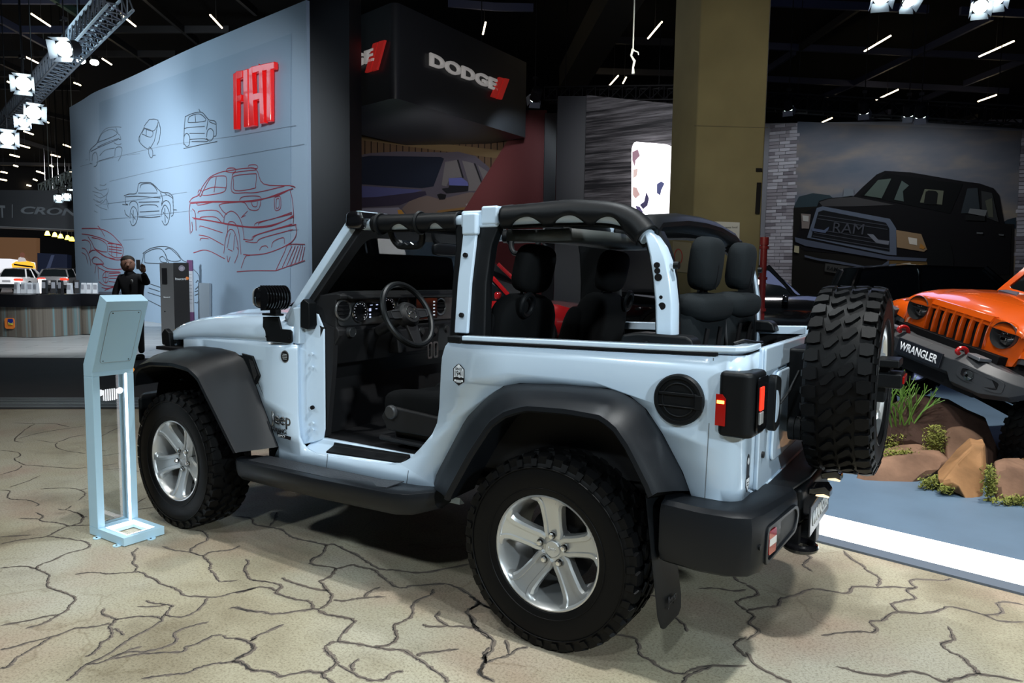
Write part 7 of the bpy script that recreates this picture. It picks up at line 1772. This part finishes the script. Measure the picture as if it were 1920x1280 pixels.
# ================================================================== roof of the hall
CZ = 10.2
ceil_ = struct(MB().box((10, -20, 12.05), (140, 130, .1)).build('ceiling', mat('roof_black', (.006, .006, .007), .9), None, 0))
BEAMB = mat('beam_blue', (.11, .125, .22), .5); BEAMG = mat('beam_green', (.06, .12, .10), .5); BEAMD = mat('beam_dark', (.05, .05, .055), .6)
def beam(x0, y0, x1, y1, wd, m, z=CZ):
    a, b = flo(x0, y0, z), flo(x1, y1, z); d = (b-a); n = V((-d.y, d.x, 0)).normalized()*wd/2
    return MB().prism([a-n, a+n, b+n, b-n], (0, 0, .25)).build('beam', m, ceil_, 0)
for q in ((1430,92.5,1925,115,.12,BEAMB),(1430,153,1890,176,.13,BEAMB),(1598,163,1860,38,.12,BEAMB),(1436,138,1490,103,.12,BEAMB),(1500,95,1610,20,.12,BEAMD),(1545,186,1602,162,.12,BEAMB),(1722,195,1778,172,.12,BEAMB),(1808,162,1922,118,.12,BEAMB),(1440,12,1740,25,.11,BEAMB),(1800,28,1925,33,.11,BEAMB),(1622,231,1668,214,.2,BEAMB),(1770,240,1830,222,.2,BEAMD),
          (0,7.5,190,8,.10,BEAMB),(0,62,205,62.5,.12,BEAMB),(190,62,430,62,.10,BEAMD),(0,107,330,107,.12,BEAMD),(97,0,158,40,.16,BEAMG),(0,43,105,100,.13,BEAMB),(188,62,285,126,.13,BEAMD),(0,120,60,148,.14,BEAMD),(270,0,370,84,.12,BEAMD),(445,0,480,30,.12,BEAMD),(0,144,140,146,.13,BEAMD),(0,167,150,170,.14,BEAMD),(920,20,1000,22,.08,BEAMB),(840,13,925,20,.08,BEAMB),(1150,82,1262,86,.12,BEAMD),(1115,139,1262,143,.14,BEAMD),(0,310,140,312,.5,BEAMD),(40,205,135,228,.2,BEAMD),(0,255,100,285,.25,BEAMD)):
    beam(*q)
# raking concrete beam behind the column
g1, g2, g3, g4 = flo(1141, 0, 9.4), flo(1209, 0, 9.4), flo(1098, 166, 9.4), flo(1048, 166, 9.4)
struct(MB().prism([g1, g2, g3, g4], (0, 0, .9)).build('trim_3', mat('olive_concrete', (.11, .095, .07), .8), None, 0))
TUBE = mat('tube_glow', (1, .85, .6), .4, emit=7.0, ecol=(1, .80, .52))
tl_ = [(59,26,94,49),(226,26,233,33),(235,34,254,49),(394,28,416,52),(49,107,75,120),(192,110,209,121),(14,153,38,163),(139,155,143,157),(145,157,151,160),(80,225,91,230),(45,246,62,252),(37,272,55,277),(119,271,136,277),(19,290,36,294),(96,290,112,294),(26,310,33,312),(94,310,99,312),(2,322,13,324),(69,321,82,325),(132,322,138,324),(0,336,12,338),(63,336,69,338),(51,347,64,350),
       (905.5,64,910.5,42),(1215,72,1241,41),(1143,160,1159,142),(1168,156,1174,145),(1621,96,1670,67),(1836,106,1901,77),(1643,187,1684,168),(1834,190,1868,178),(1542,229,1560,221),(1695,236,1716,229),(1845,243,1871,236)]
for x0, y0, x1, y1 in tl_:
    zz = 9.6; a, b = flo(x0, y0, zz), flo(x1, y1, zz); L_ = (b-a).length; mid = (a+b)/2
    zone = 'far left beyond the sketch wall' if x0 < 500 else ('over the brick wall at right' if x0 > 1400 else 'between box sign and concrete column')
    t = thing('tube_lamp', 'slim warm tube lamp under the hall roof, '+zone, 'lamp', mid, 0, 'tube lamps '+zone)
    r_ = max(.028, .00075*(mid-CAM).length)
    MB().cyl((0, 0, 0), r_, L_, (b-a), 10).build('tube', TUBE, t)
    MB().box((0, 0, r_+.02), (.05, .05, .04)).build('fitting', BEAMD, t)
    MB().cyl((0, 0, (12-zz)/2), .008, 12-zz, (0, 0, 1), 5).build('cable', BEAMD, t)
# dark outer walls of the hall
HW = mat('hall_wall', (.008, .008, .010), .9)
for nm, c_, d_ in (('wall_hall_front', (10, -68, 6), (150, .3, 12)), ('wall_hall_left', (78, -15, 6), (.3, 120, 12)), ('wall_hall_right', (-52, -15, 6), (.3, 120, 12))):
    struct(MB().box(c_, d_).build(nm, HW, None, 0))
# ---- trusses
TRM = mat('truss_metal', (.20, .22, .25), .4, metal=.6); TRD = mat('truss_black', (.006, .006, .007), .6, spec=.2)
def truss(A, B, w_, m, label, step=None):
    A, B = V(A), V(B); d = (B-A).normalized(); s_ = d.cross(V((0, 0, 1))).normalized()*w_/2; u = V((0, 0, w_/2))
    t = thing('truss', label, 'truss', (A+B)/2); o = -(A+B)/2; r_ = w_*.07
    cs = [s_+u, -s_+u, -s_-u, s_-u]
    for c in cs: MB().tube([A+c+o, B+c+o], r_, 6).build('chord', m, t)
    n = max(2, int((B-A).length/(step or w_))); mb = MB()
    for i in range(n):
        p = A.lerp(B, i/n); q = A.lerp(B, (i+1)/n)
        for k in range(4):
            a, b = cs[k], cs[(k+1) % 4]
            mb.tube([p+a+o, (q if i % 2 else q)+b+o], r_*.55, 4); mb.tube([p+a+o, p+b+o], r_*.55, 4)
    l_ = mb.build('lattice', m, t, 0); l_['kind'] = 'stuff'
    for f in (.15, .85):
        p = A.lerp(B, f)+o; MB().tube([p, p+V((0, 0, 12-A.z))], .01, 5).build('hanging_cable', m, t)
    return t
ta, tb_ = flo(-40, 285, 6.6), flo(226, -8, 6.6)
truss(ta, tb_, .42, TRM, 'grey box truss running diagonally under the roof at the left', .4)
truss(dep(84, 357, 33), dep(150, 330, 30), .5, mat('truss_bright', (.6, .68, .66), .4), 'short pale truss with lamps in front of the dark banner')
truss(dep(1425, 190, 19.5), dep(1960, 222, 16.8), .40, TRD, 'black box truss carrying the lamps above the brick wall')
truss(dep(1025, 178, 19.5), dep(1275, 176, 18.0), .34, TRD, 'thin black truss above the striped stone wall')
# ---- stage lamps
LENS = mat('lamp_lens_glow', (1, 1, 1), .3, emit=9, ecol=(.85, 1.0, .97)); FLAP = mat('barn_door', (.16, .18, .22), .35, metal=.3)
def stage_lamp(px, py, d, aim, label, watt=0, deg=60, size=.22, grp=None, col=(.82, .93, 1.0), drop=.25, glow=None):
    c = dep(px, py, d); dr = (V(aim)-c).normalized()
    t = thing('stage_lamp', label, 'lamp', c, 0, grp)
    M = rot_to(dr); k = size
    MB().lathe([(.25*k, -1.1*k), (.42*k, -1.0*k), (.45*k, -.1*k), (.48*k, 0)], 16, M).build('can', TRD, t)
    MB().lathe([(.42*k, -.02*k), (.40*k, .12*k), (.24*k, .24*k), (.001, .28*k)], 16, M).build('lens', glow or LENS, t)
    for i in range(4):
        A_ = M @ Matrix.Rotation(pi/2*i, 4, 'Z')
        MB().prism([(.40*k, -.42*k, .02*k), (.40*k, .42*k, .02*k), (.60*k, .48*k, .50*k), (.60*k, -.48*k, .50*k)], (.01*k, 0, 0), A_).build('barn_door', FLAP, t, 0)
    MB().tube([(0, 0, 0), (0, 0, drop+.8*k)], .06*k, 6).build('yoke', TRD, t)
    MB().box((0, 0, drop+.8*k), (.10, .10, .06)).build('clamp', TRD, t)
    MB().tube([(0, 0, drop+.8*k), (0, 0, 12-c.z)], .012, 5).build('suspension_rod', TRD, t)
    if watt:
        l = bpy.data.lights.new('lamp_beam', 'SPOT'); l.energy = watt; l.spot_size = radians(deg); l.spot_blend = .6; l.shadow_soft_size = .1; l.color = col
        o = bpy.data.objects.new('lamp_beam', l); COL.objects.link(o); o.parent = t; o.location = dr*size*.75; o.rotation_euler = dr.to_track_quat('-Z', 'Y').to_euler()
    return t
fl0 = V((8, -3, 0))
stage_lamp(121, 92, 13.0, CAM+V((6, 4, -1)), 'open stage lamp with barn doors hanging on the left truss, nearest the white wall', 0, size=.34)
stage_lamp(44, 157, 14.5, CAM+V((3, 1, -1)), 'bright stage lamp with barn doors on the left truss, second from its top', 0, size=.34)
stage_lamp(63, 211, 16, CAM+V((2, -4, -1)), 'stage lamp with spread pale flaps below the left truss', 0, size=.36)
stage_lamp(45, 229, 18.0, CAM+V((5, 2, 0)), 'small stage lamp with open pale flaps just under the spread one', 0, size=.30)
stage_lamp(14, 260, 19, CAM+V((3, -3, 0)), 'cluster stage lamp at the far left edge under the truss', 0, size=.40)
for px, py, w_ in ((152, 114, 'left'), (177, 117, 'right')):
    c = dep(px, py, 24); t = thing('round_lamp', '%s one of the two round white ceiling floodlights above the sketch wall' % w_, 'lamp', c)
    MB().sup((0, 0, 0), (.13, .13, .09), .9).build('bulb', mat('flood_glow', (1, 1, 1), .3, emit=22, ecol=(.9, 1, .97)), t)
    MB().cyl((0, 0, .14), .11, .14, (0, 0, 1), 14).build('shade', TRD, t)
    MB().cyl((0, 0, (12-c.z)/2), .012, 12-c.z, (0, 0, 1), 5).build('cable', TRD, t)
for px, py, nm in ((110, 371, 'left'), (125, 368, 'middle'), (134, 360, 'right')):
    stage_lamp(px, py, {'left': 27.5, 'middle': 29.2, 'right': 31}[nm], dep(px+(10 if nm != 'left' else -20), 560, 20), '%s stage lamp hanging from the short pale truss before the banner' % nm, 0, size=.26)
def wallpt(px, py):
    return dep(px, 205, 17.6)+(-RW.n*.55+V((0, 0, -1)))*3
stage_lamp(1478, 203, 18.3, dep(1478, 203, 18.3)+(-RW.n*1.0+V((0, 0, -1)))*3, 'stage lamp lighting the brick pilaster left of the pick-up mural', 190, 120, .26)
stage_lamp(1620, 209, 17.4, dep(1620, 209, 17.4)+(-RW.n*1.0+V((0, 0, -1)))*3, 'stage lamp with hanging flap above the printed pick-up roof', 105, 120, .26)
stage_lamp(1703, 214, 17.3, dep(1703, 214, 17.3)+(-RW.n*1.0+V((0, 0, -1)))*3, 'left lamp of the pair lighting the mural sky', 80, 120, .26)
stage_lamp(1726, 216, 16.2, dep(1726, 216, 16.2)+(-RW.n*1.0+V((0, 0, -1)))*3, 'right lamp of the pair lighting the mural sky', 95, 120, .26)
stage_lamp(1003, 184, 18.2, MW.at(940, 380), 'single stage lamp beside the hanging black box sign', 300, 80, .30)
stage_lamp(1653, -6, 8.0, V((-1, -3.5, .5)), 'stage lamp cut by the top edge above the orange car, left', 0, size=.20)
stage_lamp(1704, 2, 8.2, V((-2, -4, .5)), 'stage lamp with pale flap near the top edge, second from left', 0, size=.17)
stage_lamp(1838, 12, 8.0, V((-2, -2, .5)), 'stage lamp with warm flap near the top right edge', 0, size=.18)
stage_lamp(1868, -4, 9.2, V((-2, -4, .5)), 'brightest stage lamp at the top right edge', 0, size=.22)
# rope with a hook
rc = dep(1189, 0, 7.0); rb = dep(1187, 92, 7.0); rt_ = rb+V((0, 0, 9)); 
HK = thing('hanging_rope', 'white rope with a knotted end hanging before the concrete column', 'rope', rb)
MB().tube([(0, 0, 0), (0, 0, 12-rb.z)], .007, 6).build('rope', mat('rope_white', (.75, .8, .82), .6, emit=.0), HK)
q0 = dep(1187, 138, 7.0)-rb
MB().tube([(0, 0, 0), q0*.25+V((.02, 0, 0)), q0*.5-V((.015, 0, 0)), q0*.75, q0], [.016, .010, .014, .010, .016], 6).build('knotted_end', mat('rope_white', (.75, .8, .82)), HK)
MB().tube([(0, 0, -.01), tuple(RT*.05+V((0, 0, -.03))), tuple(RT*.055+V((0, 0, -.055)))], .006, 6).build('loose_end', mat('rope_white', (.75, .8, .82)), HK)
# unseen fill points added to brighten the roof beams and sign
def roof_fill(loc, watt, col, rad=1.0):
    l = bpy.data.lights.new('roof_fill_light', 'POINT'); l.energy = watt; l.color = col; l.shadow_soft_size = rad
    o = bpy.data.objects.new('roof_fill_light', l); COL.objects.link(o); o.location = loc
roof_fill(dep(1700, 60, 11), 90, (.45, .55, 1.0)); roof_fill(dep(120, 60, 16), 110, (.6, .85, 1.0)); roof_fill(dep(900, 30, 12), 40, (.8, .85, 1.0))  # the spots below are unseen, added to brighten the background
spot(dep(1200, 60, 5.5), CWf.at(1370, 250), 280, 60, .8, .3, (1, .92, .74))                       # column
spot(dep(560, 20, 9.5), dep(665, 70, 15), 170, 22, .9, .2, (.75, .88, 1.0))                     # glow on the black end wall
spot(dep(800, 60, 11.5), SR.at(850, 140), 150, 50, .8, .3, (1, .93, .85))                      # hanging sign
spot(dep(60, 300, 33), dep(60, 545, 46), 9000, 80, .6, .4, (.95, .98, 1))                        # far cars
spot(dep(150, 200, 12), flo(60, 640), 420, 75, .6, .3, (.9, .96, 1))                            # counter and planks
spot(dep(330, 150, 11), flo(300, 640), 380, 70, .6, .3, (.9, .96, 1))
spot(dep(900, 200, 11), dep(900, 560, 15), 700, 70, .6, .3, (.9, .96, 1))                       # cars behind
spot(dep(1500, 240, 12), dep(1500, 560, 16), 500, 70, .6, .3, (.95, .97, 1))
spot(dep(1130, 120, 12.5), ST.at(1190, 290), 650, 52, .7, .3, (.95, .97, 1))                    # stone wall
spot(dep(800, 250, 16), MW.at(800, 330), 1000, 60, .8, .3, (1, .97, .95))                          # car mural
